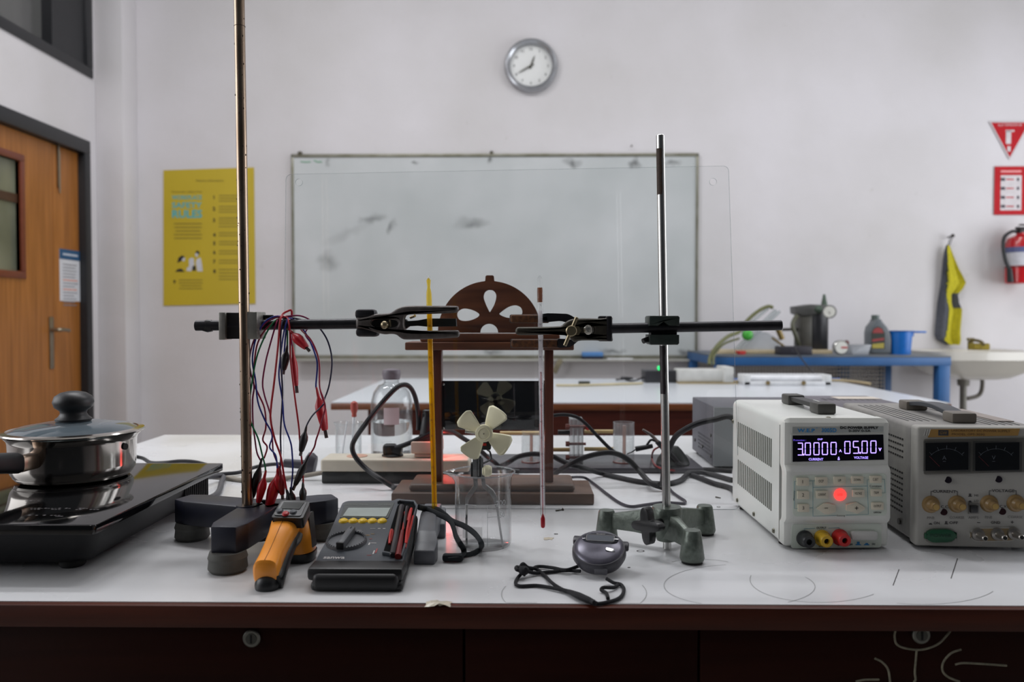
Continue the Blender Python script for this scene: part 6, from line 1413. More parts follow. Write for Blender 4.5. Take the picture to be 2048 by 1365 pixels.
# barrel going down right to the table
nz = PZ(*b_c(1040, 935), TZ+0.004); hp = PY(*b_c(1010, 600), 0.925)
path2 = [hp+V((0.0, 0, 0.004)), hp.lerp(nz, 0.15), hp.lerp(nz, 0.5), hp.lerp(nz, 0.88), nz+V((0, 0, 0.004))]
vs, fs = tubeloft(path2, [0.012, 0.0175, 0.0185, 0.0185, 0.0175], [0.012, 0.019, 0.021, 0.020, 0.019], up=V((0, 1, 0.0)))
MB().add(vs, fs).build('barrel', ORG, ir, smooth=50)
vs, fs = tubeloft([nz+V((0, 0, 0.007)), nz+V((0, 0, 0.0015)), nz+V((0, 0, -0.0035))], [0.0192, 0.0190, 0.0170], [0.0205, 0.0203, 0.0185], up=V((0, 1, 0)))
MB().add(vs, fs).build('nozzle_ring', GBK, ir, smooth=50)
MB().plate([rpoly([(0, 0), (0.013, 0), (0.013, 0.040), (0, 0.040)], 0.002)], 0.002, Pl(nz, (0.15, 1, 0), (-0.10, 0, 1)).mat(nz+V((0.0162, -0.008, 0.012)))).build('side_label', M('label_dark', (60, 58, 56), 0.4), ir)
MB().tube([PY(*b_c(1035, 765), 0.905), PY(*b_c(1020, 810), 0.897), PY(*b_c(985, 850), 0.890)], 0.0045, 10, 6).build('trigger', M('trigger_grey', (74, 72, 70), 0.4), ir)
# display head on top, tilted to the camera
hpn = Pl(PY(*b_c(950, 560), 0.903)+V((0, 0, 0.0)), (1, 0.08, 0), (0, math.cos(math.radians(24)), math.sin(math.radians(24))))
def hq(x, y, off=0.0): return hpn.hit(*b_c(x, y), off)
def huv(x, y): return hpn.uv(*b_c(x, y))
out = rpoly([huv(812, 625), huv(1065, 632), huv(1122, 510), huv(1110, 488), huv(895, 484)], 0.003, 4)
MB().plate([out], 0.014, hpn.mat(hpn.o - hpn.n*0.007), bev=0.003, res=3).build('display_head', GBK, ir, smooth=50)
MB().plate([rpoly([huv(832, 610), huv(1050, 618), huv(1100, 505), huv(905, 498)], 0.003, 4)], 0.001, hpn.mat(hpn.o + hpn.n*0.0005)).build('display_bezel', M('bezel_grey', (56, 58, 60), 0.35), ir)
MB().plate([[huv(885, 562), huv(1040, 566), huv(1078, 512), huv(915, 508)]], 0.0008, hpn.mat(hpn.o + hpn.n*0.0012)).build('display_screen', M('gun_screen', (22, 27, 25), 0.4, spec=0.25), ir)
for x, y, mt_, nm in ((880, 574, GRY, 'grey_button'), (928, 596, M('red_button', (176, 30, 34), 0.35), 'red_button'), (990, 582, GRY, 'grey_button')):
    MB().lathe([(0, 0.0024), (0.003, 0.002), (0.0042, 0), (0, 0)], hpn.mat(hq(x, y, 0.001)), 20).build(nm, mt_, ir)

# ================================================================== STOPWATCH
swc = PZ(1200, 1120, TZ+0.010); swc = V((0.0855, 0.885, TZ))
sw = thing('stopwatch', 'grey-purple digital stopwatch with a black neck cord at the bench front', 'stopwatch', swc)
SWM = M('stopwatch_metallic', (92, 90, 102), 0.3, metal=0.45, var=0.06, scale=200); SWD = M('stopwatch_dark', (54, 53, 60), 0.4)
tm = MX.Translation(swc+V((0, 0.002, 0.0215))) @ MX.Rotation(math.radians(-10), 4, 'Z') @ MX.Rotation(math.radians(22), 4, 'X')
MB().lathe([(0, -0.012), (0.022, -0.012), (0.027, -0.009), (0.0300, -0.003), (0.0298, 0.003), (0.0285, 0.0055), (0, 0.0055)], tm, 48, sx=1.0, sy=1.06).build('case', SWD, sw, smooth=50)
MB().lathe([(0.0280, 0.0045), (0.0265, 0.0070), (0.022, 0.0085), (0.012, 0.0100), (0, 0.0105)], tm, 48, sx=1.0, sy=1.06).build('face', SWM, sw, smooth=60)
lc = tm @ MX.Translation((0.001, 0.010, 0))
sn = [(0.018*math.cos(2*PI*k/40)*1.12, 0.010*math.sin(2*PI*k/40)) for k in range(40)]
MB().plate([sn], 0.0040, lc @ MX.Translation((0, 0, 0.0085)), bev=0.0006).build('display_window', M('window_dark', (48, 50, 58), 0.06), sw)
MB().plate([rpoly([(-0.0150, -0.0052), (0.0150, -0.0052), (0.0150, 0.0046), (-0.0150, 0.0046)], 0.0015)], 0.0006, lc @ MX.Translation((0, 0, 0.0108))).build('lcd_screen', M('stopwatch_lcd', (96, 100, 108), 0.05), sw)
b = MB()
for loop in ([(-0.0155, -0.0056), (0.0155, -0.0056), (0.0155, 0.005), (-0.0155, 0.005)],):
    b.tube([lc @ V((x, y, 0.0111)) for x, y in rpoly(loop, 0.002)], 0.00022, 5, 1, closed=True)
b.text('QUARTZ', 0.0018, lc @ MX.Translation((0, 0.0072, 0.0106)), 0.010).build('window_print', M('pale_meter_print', (190, 186, 184), 0.5), sw)
MB().plate([rpoly([(-0.006, -0.0025), (0.006, -0.0025), (0.006, 0.0025), (-0.006, 0.0025)], 0.0024)], 0.001, tm @ MX.Translation((0.014, -0.0085, 0.0093)) @ MX.Rotation(math.radians(14), 4, 'Y')).build('mode_button', M('window_dark', (48, 50, 58), 0.06), sw)
b = MB(); b.box((-0.0255, 0.016, 0.001), (0.010, 0.010, 0.008), tm @ MX.Rotation(0.0, 4, 'Z'), bev=0.002).box((0.0275, 0.010, 0.001), (0.010, 0.010, 0.008), tm, bev=0.002).box((0, 0.030, 0.0), (0.012, 0.008, 0.008), tm, bev=0.002).build('push_button', SWD, sw)
MB().box((0.004, -0.0300, -0.002), (0.014, 0.006, 0.008), tm, bev=0.0015).build('cord_lug', M('lug_grey', (76, 76, 82), 0.4), sw)
S_ = lambda x, y, z=0.0022: PZ(*cS(x, y), TZ+z)
CR = M('cord_black', (17, 17, 22), 0.85)
c1_ = [S_(870, 810, 0.006), S_(930, 845, 0.003), S_(990, 860), S_(1015, 905), S_(985, 965), S_(900, 1000), S_(770, 1015), S_(660, 960), S_(520, 905), S_(430, 850, 0.004), S_(370, 790), S_(300, 735, 0.005), S_(230, 720, 0.009), S_(190, 690, 0.013), S_(170, 720, 0.008), S_(200, 780, 0.005)]
c2_ = [S_(660, 750, 0.004), S_(560, 745, 0.003), S_(420, 755), S_(300, 765, 0.003), S_(230, 755, 0.006), S_(140, 740, 0.010), S_(140, 715, 0.010), S_(210, 735, 0.012)]
c3_ = [S_(640, 710, 0.004), S_(540, 740, 0.005), S_(430, 722, 0.003), S_(310, 712, 0.003), S_(250, 745, 0.005)]
c4_ = [S_(200, 745, 0.006), S_(150, 800), S_(128, 845), S_(160, 872), S_(300, 868), S_(440, 890, 0.003), S_(560, 915, 0.004), S_(700, 975, 0.004), S_(770, 1008, 0.006)]
c5_ = [S_(885, 975), S_(870, 930), S_(830, 905, 0.003), S_(850, 885, 0.005), S_(930, 885, 0.003), S_(965, 862)]
b = MB()
for c_i in (c1_, c2_, c3_, c4_, c5_): b.tube(c_i, 0.0019, 9, 6)
b.tube([S_(560, 915, 0.004), S_(640, 950, 0.005), S_(720, 985, 0.005), S_(790, 1015, 0.004)], [0.0022, 0.0036, 0.0034, 0.0020], 9, 6)
b.sphere(S_(195, 745, 0.009), (0.006, 0.006, 0.005)); b.build('neck_cord', CR, sw)
# ================================================================== WHITE DC POWER SUPPLY
Y0 = 0.974
XL = (1566-1045)/F*Y0; XR = (1778-1045)/F*Y0; ZB, ZTp = TZ+0.003, PY(1680, 838, Y0).z
YR = 1.205
ps_ = thing('power_supply', 'white bench power supply with a lit purple digital display', 'power supply', ((XL+XR)/2, (Y0+YR)/2, TZ))
WPL = M('offwhite_plastic', (222, 223, 217), 0.35, var=0.03); WMT = M('offwhite_metal', (224, 226, 221), 0.28, var=0.03, scale=8)
# metal case
cs = MB()
prof = rrect(XL, XR, ZB, ZTp, 0.009, 5)
vs = [(x, Y0+0.014, z) for x, z in prof] + [(x, YR, z) for x, z in prof]; n = len(prof)
cs.add(vs, [tuple(range(n)), tuple(range(n, 2*n))[::-1]] + [(i, (i+1) % n, (i+1) % n+n, i+n) for i in range(n)])
cs_ = cs.build('case', WMT, ps_, smooth=40)
# side vents: two slanted blocks of slots on the left face
SXl = Pl((XL-0.0003, Y0, 0), (0, -1, 0), (0, 0, 1))
b = MB()
for (xa, ya0, ya1, xb, yb0, yb1) in ((136, 312, 492, 378, 435, 645), (136, 590, 770, 378, 765, 968)):
    N_ = 19
    for k in range(N_):
        t = k/(N_-1); x = xa+(xb-xa)*t; y0_ = ya0+(yb0-ya0)*t; y1_ = ya1+(yb1-ya1)*t
        p = PX(*cW(x, y0_), XL); q = PX(*cW(x, y1_), XL); b.bx((XL-0.0004, p.y-0.0021, q.z), (XL+0.002, p.y+0.0021, p.z))
b.build('vent_slots', M('slot_dark', (96, 98, 90), 0.6), cs_)
for x, y in ((98, 315), (130, 913), (252, 1030), (398, 1165)):
    p = PX(*cW(x, y-8), XL); p.z = max(p.z, ZB+0.011); MB().cyl((XL+0.001, p.y, p.z), (XL-0.002, p.y, p.z), 0.0036, 0.0026, seg=18).build('screw', M('zinc_screw', (120, 118, 104), 0.4, metal=0.8), cs_)
for x in (XL+0.012, XR-0.012):
    for y in (Y0+0.025, YR-0.025): MB().cyl((x, y, TZ), (x, y, TZ+0.0045), 0.008, seg=20).build('foot', M('foot_black', (16, 16, 16), 0.7), ps_)
# front bezel: side profile swept across
zf = lambda py: PY(1680, py, Y0).z
prof = [(0.016, ZB), (0.001, ZB+0.001), (-0.001, ZB+0.004), (-0.001, zf(1046)), (-0.006, zf(1040)), (-0.008, zf(1034)), (-0.008, zf(944)), (-0.006, zf(938)), (-0.0005, zf(930)), (-0.0005, zf(846)), (0.003, ZTp+0.0005), (0.016, ZTp+0.001)]
fb = MB(); xsx = [XL-0.0006, XL+0.0004, XL+0.002, XL+0.005, XL+0.009, XR-0.009, XR-0.005, XR-0.002, XR-0.0004, XR+0.0006]
cr3 = [0.010, 0.004, 0.001, 0, 0, 0, 0, 0.001, 0.004, 0.010]; zc3 = [0.010, 0.0065, 0.0035, 0.0012, 0, 0, 0.0012, 0.0035, 0.0065, 0.010]
vs = []; nP = len(prof); nX = len(xsx)
for x, cr, zq in zip(xsx, cr3, zc3):
    for (dy, z) in prof: vs.append((x, Y0+min(0.016, dy+cr), min(max(z, ZB+zq*0.5), ZTp+0.001-zq)))
fs = [(i*nP+k, (i+1)*nP+k, (i+1)*nP+k+1, i*nP+k+1) for i in range(nX-1) for k in range(nP-1)]
fz = fb.add(vs, fs).build('front_bezel', WPL, ps_, smooth=32)
Fp = lambda d: Pl((0, Y0+d, 0), (1, 0, 0), (0, 0, 1))
def fplate(nm, mat, par, loop, d, th=0.0006, rad=0.0, bev=0.0, f=cW):
    p_ = Fp(d); L_ = [p_.uv(*f(x, y)) for x, y in loop]
    if rad: L_ = rpoly(L_, rad, 4)
    return MB().plate([L_], th, p_.mat(p_.o), bev=bev).build(nm, mat, par)
PNL = M('panel_mint', (206, 214, 202), 0.4, var=0.02)
fplate('title_strip', M('title_grey', (164, 168, 166), 0.4), ps_, ((535, 395), (1205, 385), (1205, 345), (535, 350)), -0.0007)
fplate('screen_surround', M('surround_light', (210, 211, 206), 0.35), ps_, ((522, 615), (1222, 598), (1216, 396), (522, 402)), -0.0010, 0.0010, 0.002)
scr = fplate('display_screen', M('screen_black', (8, 5, 16), 0.08), ps_, ((536, 606), (1210, 590), (1204, 405), (536, 412)), -0.0018, 0.0008)
fplate('button_panel', PNL, ps_, ((538, 1010), (1232, 1003), (1224, 690), (536, 706)), -0.0083, 0.0006, 0.005)
fplate('terminal_panel', PNL, ps_, ((522, 1245), (1190, 1238), (1190, 1062), (530, 1068)), -0.0013, 0.0006, 0.004)
tx = lambda x, y, d: Fp(d).mat(Fp(d).hit(*cW(x, y)))
sc = Y0/F/3.689
b = MB(); b.text('W.E.P', 27*sc, tx(635, 375, -0.0012), 128*sc, bold=0.02).text('®', 10*sc, tx(714, 356, -0.0012)).text('3005D', 31*sc, tx(804, 373, -0.0012), 110*sc, bold=0.02).build('blue_title', M('title_blue', (30, 128, 190), 0.4), ps_)
b = MB(); b.text('DC POWER SUPPLY', 20*sc, tx(1028, 354, -0.0012), 280*sc, bold=0.05).text('0-30V 0-5A', 18*sc, tx(1030, 377, -0.0012), 162*sc, bold=0.02).build('black_title', M('title_black', (36, 36, 36), 0.4), ps_)
# display digits
DG = emission('violet_digits', (150, 128, 255), 2.0); DS = emission('violet_text', (160, 140, 250), 1.1)
b = MB(); pD = Fp(-0.0024)
SEG = {'0': 'abcdef', '1': 'bc', '2': 'abged', '3': 'abgcd', '5': 'afgcd'}
def digit(chx, x, y, w_, h_):
    sl = 0.0
    def P2(u, v): q = pD.hit(*cW(x+u*w_/2, y-v*h_/2)); return q
    g = 0.10; S_ = {'a': ((-1+g, 1), (1-g, 1)), 'g': ((-1+g, 0), (1-g, 0)), 'd': ((-1+g, -1), (1-g, -1)), 'f': ((-1, 1-g), (-1, g)), 'b': ((1, 1-g), (1, g)), 'e': ((-1, -g), (-1, -1+g)), 'c': ((1, -g), (1, -1+g))}
    for s in SEG[chx]:
        a_, c_ = S_[s]; p, q = P2(*a_), P2(*c_); d = (q-p).normalized(); nrm_ = V((-d.z, 0, d.x))*(3.4*sc); e = d*(4*sc)
        poly = [p-e, p+nrm_, q+nrm_, q+e, q-nrm_, p-nrm_]
        b.add(poly, [(0, 1, 2, 3, 4, 5)])
for chx, x in zip('30000', (592, 648, 712, 774, 838)): digit(chx, x, 512 - (x-592)*0.02, 38 if x != 592 else 34, 88)
for chx, x in zip('0500', (940, 1003, 1067, 1132)): digit(chx, x, 500 - (x-940)*0.02, 38, 88)
for x, y in ((616, 553), (1034, 540)): b.box(pD.hit(*cW(x, y)), (13*sc, 0.0001, 12*sc))
b.text('A', 20*sc, pD.mat(pD.hit(*cW(888, 524))), bold=0.03).text('V', 24*sc, pD.mat(pD.hit(*cW(1180, 515))), bold=0.05)
b.build('digits', DG, scr)
b = MB(); b.text('CURRENT', 19*sc, pD.mat(pD.hit(*cW(708, 587))), 108*sc, bold=0.03).text('VOLTAGE', 19*sc, pD.mat(pD.hit(*cW(1040, 575))), 104*sc, bold=0.03).text('OVP', 14*sc, pD.mat(pD.hit(*cW(738, 440))), 38*sc, bold=0.03)
b.box(pD.hit(*cW(876, 587)), (15*sc, 0.0001, 12*sc)).box(pD.hit(*cW(876, 575)), (9*sc, 0.0001, 12*sc)).build('screen_text', DS, scr)
MB().text('Protection :', 14*sc, pD.mat(pD.hit(*cW(588, 446))), 92*sc, bold=0.02).build('dim_text', emission('dim_violet_text', (90, 70, 190), 0.7), scr)
# buttons
BTN = M('cream_button', (212, 204, 184), 0.4, var=0.03); BTX = M('button_print', (40, 36, 34), 0.5)
def btn(x0_, y0_, x1_, y1_, label, ls, w_=None, nm='button'):
    o = fplate(nm, BTN, ps_, ((x0_, y1_), (x1_, y1_), (x1_, y0_), (x0_, y0_)), -0.0098, 0.0026, 0.0012, 0.0006)
    if label: MB().text(label, ls*sc, tx((x0_+x1_)/2, (y0_+y1_)/2, -0.0113), w_*sc if w_ else None).build('label', BTX, o)
btn(566, 724, 654, 782, '1', 24); btn(570, 822, 656, 880, '2', 24); btn(574, 918, 656, 975, '3', 24)
btn(702, 720, 790, 778, 'OCP', 20, 36); btn(838, 716, 926, 772, 'UP', 18, 22); btn(968, 712, 1056, 766, 'DOWN', 18, 48); btn(1104, 710, 1190, 762, 'C.SET', 18, 40)
btn(708, 820, 796, 876, 'CURRENT', 18, 58); btn(976, 812, 1064, 866, 'VOLTAGE', 18, 54); btn(1112, 808, 1192, 860, 'TRIM', 18, 38); btn(1118, 906, 1204, 960, 'OUTPUT', 18, 56)
for loop, lab, cx_ in ([((710, 950), (768, 912), (800, 912), (852, 926), (852, 976), (800, 990), (768, 990))[::-1], '-', 784], [((930, 922), (1005, 904), (1066, 940), (1066, 956), (1012, 988), (930, 965))[::-1], '+', 1008]):
    o = fplate('arrow_button', BTN, ps_, loop, -0.0098, 0.0026, 0.001, 0.0006)
    m_ = tx(cx_, 948, -0.0114); bb = MB().box((0, 0, 0), (26*sc, 4*sc, 0.0002), m_)
    if lab == '+': bb.box((0, 0, 0), (4*sc, 26*sc, 0.0002), m_)
    bb.build('label', BTX, o)
p = Fp(-0.0086).hit(*cW(885, 848))
lk = MB().lathe([(0, 0.0026), (0.0055, 0.0026), (0.0070, 0.0018), (0.0073, 0), (0, 0)], Fp(-0.0086).mat(p), 36).build('lock_button', M('lit_red_button', (200, 30, 26), 0.4, emit=(255, 52, 48), estr=1.5), ps_)
MB().text('LOCK', 17*sc, tx(886, 848, -0.0114), 36*sc).build('label', M('dark_red_print', (120, 16, 10), 0.5), lk)
b = MB()
def ln(pts, w_=0.00028, d=-0.0087):
    b.tube([Fp(d).hit(*cW(x, y)) for x, y in pts], w_, 4, 1)
ln([(566, 750), (550, 750), (550, 952), (574, 952)]); ln([(686, 745), (686, 1008), (860, 1002)]); ln([(930, 1000), (1095, 994), (1086, 738), (1104, 738)]); ln([(656, 748), (702, 745)]); ln([(686, 795), (1090, 785)]); ln([(1190, 735), (1214, 735), (1218, 835), (1192, 836)]); ln([(656, 946), (686, 946)])
ln([(622, 1118), (622, 1100), (700, 1098)], d=-0.0018); ln([(800, 1096), (880, 1092), (880, 1112)], d=-0.0018)
b.build('blue_lines', M('line_teal', (110, 158, 170), 0.5), ps_)
b = MB(); b.text('Setting', 15*sc, tx(892, 1005, -0.0088), 60*sc).text('Constant', 16*sc, tx(1148, 785, -0.0088), 88*sc).text('OFF/ON', 13*sc, tx(1160, 980, -0.0088), 56*sc, bold=0.02)
m_ = Fp(-0.0088).mat(Fp(-0.0088).hit(*cW(548, 855))) @ MX.Rotation(PI/2, 4, 'Z'); b.text('Memory', 15*sc, m_, 70*sc)
b.text('OUTPUT', 17*sc, tx(748, 1094, -0.0019), 72*sc, bold=0.02).text('-', 6*sc, tx(620, 1232, -0.0019), 14*sc).text('GND', 15*sc, tx(745, 1228, -0.0019), 34*sc, bold=0.02).text('+', 12*sc, tx(872, 1224, -0.0019)).text('OFF', 15*sc, tx(964, 1217, -0.0019), 30*sc, bold=0.02).text('ON', 15*sc, tx(1132, 1213, -0.0019), 24*sc, bold=0.02)
b.build('black_print', M('title_black', (36, 36, 36), 0.4), ps_)
b = MB()
for x in (1020, 1082):
    b.plate([[(x_*sc, y_*sc) for x_, y_ in ((-20, 0), (20, 0), (20, 6), (10, 8), (10, 26 if x == 1020 else 16), (-10, 26 if x == 1020 else 16), (-10, 8), (-20, 6))]], 0.0003, tx(x, 1222, -0.0018))
b.build('switch_symbols', M('title_blue', (30, 128, 190), 0.4), ps_)
for x, y, c_i, nm in ((622, 1170, (34, 36, 38), 'black_terminal'), (750, 1166, (206, 166, 40), 'yellow_terminal'), (880, 1160, (190, 36, 34), 'red_terminal')):
    m_ = M(nm, c_i, 0.35, var=0.03); p0_ = Fp(-0.001).hit(*cW(x, y)); p1_ = p0_ + V((0.0, -0.020, 0.0)); 
    o = MB().lathe([(0.0100, 0), (0.0100, 0.003), (0.0086, 0.004), (0.0082, 0.010), (0.0076, 0.0165), (0.0068, 0.0175), (0.0034, 0.0175), (0.0030, 0.010), (0, 0.010)], axis_mat(p0_, p1_), 32).build(nm, m_, ps_)
    MB().cyl(p0_+V((0, -0.008, 0)), p0_+V((0, -0.0125, 0)), 0.0036, seg=18).build('socket_hole', M('keyhole_black', (8, 8, 8), 0.8), o)
fplate('power_button', M('button_white', (208, 208, 204), 0.35), ps_, ((966, 1180), (1156, 1178), (1156, 1116), (966, 1118)), -0.004, 0.006, 0.004, 0.0006)
# carrying handle on top
HB = M('handle_black', (38, 38, 38), 0.45)
ZH = ZTp
def Tp(x, y, z): return PZ(*cW(x, y), z)
h0, h1 = Tp(500, 180, ZH), Tp(755, 268, ZH)
hx = (Tp(735, 290, ZH).x + Tp(735, 290, ZH).x)/2; xh = XL + (XR-XL)*0.44
def handle(par, xc, ya, yb, z, w_, mblk, mgrip, m_=MX.Identity(4), hgt=0.014, lift=0.0):
    L0 = 0.030
    for yy in (ya, yb-L0): MB().bx((xc-w_/2, yy, z), (xc+w_/2, yy+L0, z+hgt), bev=0.0025, m=m_).build('handle_block', mblk, par)
    vs = []; n_ = 16
    sec_ = []
    for i in range(n_+1):
        t = i/n_; y = ya+L0*0.6+(yb-ya-L0*1.2)*t; zz = z+hgt*0.62+lift*math.sin(PI*t)
        for dx, dz in ((-w_*0.36, -0.003), (w_*0.36, -0.003), (w_*0.36, 0.003), (-w_*0.36, 0.003)): vs.append(m_ @ V((xc+dx, y, zz+dz)))
    fs = [(0, 1, 2, 3), tuple(n_*4+k for k in (3, 2, 1, 0))] + [(i*4+k, i*4+(k+1) % 4, i*4+4+(k+1) % 4, i*4+4+k) for i in range(n_) for k in range(4)]
    MB().add(vs, fs).build('grip', mgrip, par, bevel=0.001)
handle(ps_, (1663+1626)/2/1 and ((1645-1045)/F*(Y0+0.055)), Y0+0.042, Y0+0.185, ZH, 0.024, M('handle_block', (72, 71, 68), 0.5), HB)
MB().lathe([(0, 0.002), (0.003, 0.001), (0.0035, 0)], MX.Translation(Tp(800, 282, ZH)), 16).build('top_screw', M('zinc_screw', (120, 118, 104), 0.4, metal=0.8), ps_)

# ================================================================== OLDER ANALOGUE SUPPLY
AN = math.radians(-4.5)
G0 = V(((1832-1045)/F*0.974, 0.974, 0)); gu = V((math.cos(AN), math.sin(AN), 0)); gd = V((-math.sin(AN), math.cos(AN), 0))
GW_, GD_ = 0.150, 0.285
gz1 = PY(1850, 853, 0.974).z; gz0 = TZ+0.004
gs = thing('power_supply', 'older worn grey power supply with two needle meters at the photo right edge', 'power supply', (G0+gu*GW_/2+gd*GD_/2).xy.to_3d()+V((0, 0, TZ)))
GM = MX((gu, gd, V((0, 0, 1)))).transposed().to_4x4(); GM.translation = V((G0.x, G0.y, 0))
GPL = M('aged_grey_plastic', (160, 158, 152), 0.45, var=0.05, scale=25); GCS = M('worn_grey_case', (124, 122, 120), 0.55, var=0.22, scale=35, bump=0.2, rgb2=(150, 147, 142))
b = MB(); prof = rrect(0.001, GW_-0.001, gz0+0.002, gz1-0.001, 0.005, 4); n = len(prof)
vs = [(x, 0.016, z) for x, z in prof] + [(x, GD_, z) for x, z in prof]
b.add(vs, [tuple(range(n)), tuple(range(n, 2*n))[::-1]] + [(i, (i+1) % n, (i+1) % n+n, i+n) for i in range(n)], m=GM)
gc = b.build('case', GCS, gs, smooth=40)
b = MB()
for blk, (z_a, z_b) in enumerate(((0.105, 0.128), (0.035, 0.085))):
    nr_ = 4 if blk == 0 else 8
    for r_ in range(nr_):
        for k in range(14):
            y = 0.045+0.0075*k; z = TZ+z_a+(z_b-z_a)*r_/(nr_-1)
            b.bx((0.0004, y, z-0.0011), (0.003, y+0.0042, z+0.0011), m=GM)
b.build('vent_holes', M('slot_black', (24, 23, 24), 0.7), gc)
b = MB()
for k in range(5): b.bx((0.012+k*0.0085, 0.06, gz1-0.002), (0.0135+k*0.0085, 0.25, gz1-0.0006), m=GM)
for k in range(5): b.bx((0.098+k*0.0085, 0.03, gz1-0.002), (0.0995+k*0.0085, 0.25, gz1-0.0006), m=GM)
b.build('top_slots', M('slot_black', (24, 23, 24), 0.7), gc)
MB().cyl(GM @ V((0.0, 0.05, TZ+0.022)), GM @ V((-0.002, 0.05, TZ+0.022)), 0.004, seg=16).build('screw', M('dark_screw', (70, 66, 62), 0.4, metal=0.7), gc)
MB().bx((0.122, 0.06, gz1-0.0008), (0.142, 0.20, gz1+0.0003), m=GM).build('sticker', M('pink_sticker', (150, 140, 134), 0.5), gc)
for x in (0.014, GW_-0.014):
    for y in (0.03, GD_-0.03): MB().cyl(GM @ V((x, y, TZ)), GM @ V((x, y, TZ+0.0065)), 0.009, seg=20).build('foot', M('foot_black', (16, 16, 16), 0.7), gs)
MB().bx((-0.0005, 0, gz0), (GW_+0.0005, 0.020, gz1), m=GM, bev=0.004, seg=3).build('front_bezel', GPL, gs)
gp = lambda d: Pl(GM @ V((0, d, 0)), gu, V((0, 0, 1)))
def gmt(x, y, d): return gp(d).mat(gp(d).hit(*cG(x, y)))
def gplate(nm, mat, par, loop, d, th=0.0006, rad=0.0, bev=0.0):
    p_ = gp(d); L_ = [p_.uv(*cG(x, y)) for x, y in loop]
    if rad: L_ = rpoly(L_, rad, 4)
    return MB().plate([L_], th, p_.mat(p_.o), bev=bev).build(nm, mat, par)
g = 0.974/F/3.689
GBR = M('plate_bronze', (150, 116, 62), 0.4)
gplate('title_plate', GBR, gs, ((500, 425), (1165, 412), (1180, 360), (525, 366)), -0.0004)
MB().box((0, 0, 0), (70*g, 40*g, 0.0003), gmt(615, 392, -0.0009)).build('logo_box', M('logo_navy', (50, 52, 58), 0.4), gs)
MB().text('GW', 20*g, gmt(615, 392, -0.0012), 50*g).build('logo_text', GBR, gs)
MB().text('LABORATORY DC POWER SUPPLY', 16*g, gmt(890, 377, -0.0008), 410*g).text('MODEL GPS-3030', 16*g, gmt(798, 403, -0.0008), 228*g).build('title_text', M('bronze_dark', (84, 58, 34), 0.5), gs)
b = MB()
for k in range(3):
    m_ = gmt(478+k*17, 390, -0.0004) @ MX.Rotation(-0.25, 4, 'Z'); b.box((0, 0, 0), (4*g, 46*g, 0.0004), m_)
b.build('corner_stripes', M('stripe_light', (196, 196, 192), 0.4), gs)
gplate('meter_frame', M('frame_browngrey', (86, 84, 78), 0.4), gs, ((472, 700), (1290, 680), (1290, 428), (472, 440)), -0.0010, 0.0022, 0.002, 0.0005)
for xa, xb, lab, xn in ((484, 798, 'A', 622), (852, 1175, 'V', 986)):
    o = gplate('meter_face', M('meter_black_face', (16, 16, 18), 0.2), gs, ((xa, 672), (xb, 664), (xb, 462), (xa, 468)), -0.0024, 0.0006)
    b = MB(); D_ = -0.0029; cx_ = xn+18; pts = []
    for k in range(13):
        a = math.radians(138-96*k/12); pts.append(gp(D_).hit(*cG(cx_+160*math.cos(a), 660-150*math.sin(a))))
    b.tube(pts, 0.0002, 4, 2)
    for k in range(5):
        a = math.radians(134-88*k/4); p_, q_ = [gp(D_).hit(*cG(cx_+r_*math.cos(a), 660-r_*0.94*math.sin(a))) for r_ in (155, 185)]
        b.cyl(p_, q_, 0.00025, seg=5)
    b.text(lab, 28*g, gmt(xn, 575, D_)).box((0, 0, 0), (20*g, 3*g, 0.0002), gmt(xn, 603, D_)); b.build('scale', M('meter_pale', (150, 156, 160), 0.5), o)
    MB().cyl(gp(D_-0.0004).hit(*cG(xn-110, 565)), gp(D_-0.0004).hit(*cG(xn-35, 640)), 0.0003, seg=6).build('needle', M('needle_red', (150, 50, 50), 0.5), o)
    MB().box((0, 0, 0), ((xb-xa+16)*g, 0.228*0+220*g, 0.0004), gmt((xa+xb)/2, 567, -0.0042)).build('cover', clear('meter_cover', (0.86, 0.86, 0.88), f=1.0), o)
for x, y in ((650, 740), (1022, 735)): MB().cyl(gp(0.0).hit(*cG(x, y)), gp(-0.0012).hit(*cG(x, y)), 0.0040, seg=20).build('led', M('dark_led', (22, 14, 24), 0.2), gs)
for x, y in ((618, 977), (1050, 973)): MB().cyl(gp(0.0).hit(*cG(x, y)), gp(-0.0012).hit(*cG(x, y)), 0.0040, seg=20).build('led', M('dark_led_red', (46, 22, 26), 0.2), gs)
for x, y in ((522, 920), (715, 918), (952, 915), (1148, 912)):
    p0_ = gp(0).hit(*cG(x, y)); 
    o = MB().lathe([(0.0105, 0), (0.0105, 0.0006), (0.0098, 0.0016), (0.0090, 0.0040), (0.0068, 0.0045), (0.0048, 0.0075), (0.0050, 0.014), (0.0044, 0.0152), (0, 0.0152)], axis_mat(p0_, p0_-gd), 36).build('knob', M('brown_knob', (138, 112, 72), 0.35), gs)
    MB().lathe([(0.0034, 0.0153), (0.0034, 0.0158), (0, 0.0158)], axis_mat(p0_, p0_-gd), 24).build('cap', M('knob_cap', (176, 146, 86), 0.3, metal=0.3), o)
b = MB(); GPR = M('grey_black_print', (58, 56, 56), 0.5)
b.text('CURRENT', 20*g, gmt(622, 825, -0.0003), 165*g, bold=0.02).text('VOLTAGE', 20*g, gmt(1055, 820, -0.0003), 158*g, bold=0.02).text('C.C.', 20*g, gmt(626, 938, -0.0003), 56*g, bold=0.02).text('C.V.', 20*g, gmt(1058, 935, -0.0003), 52*g, bold=0.02)
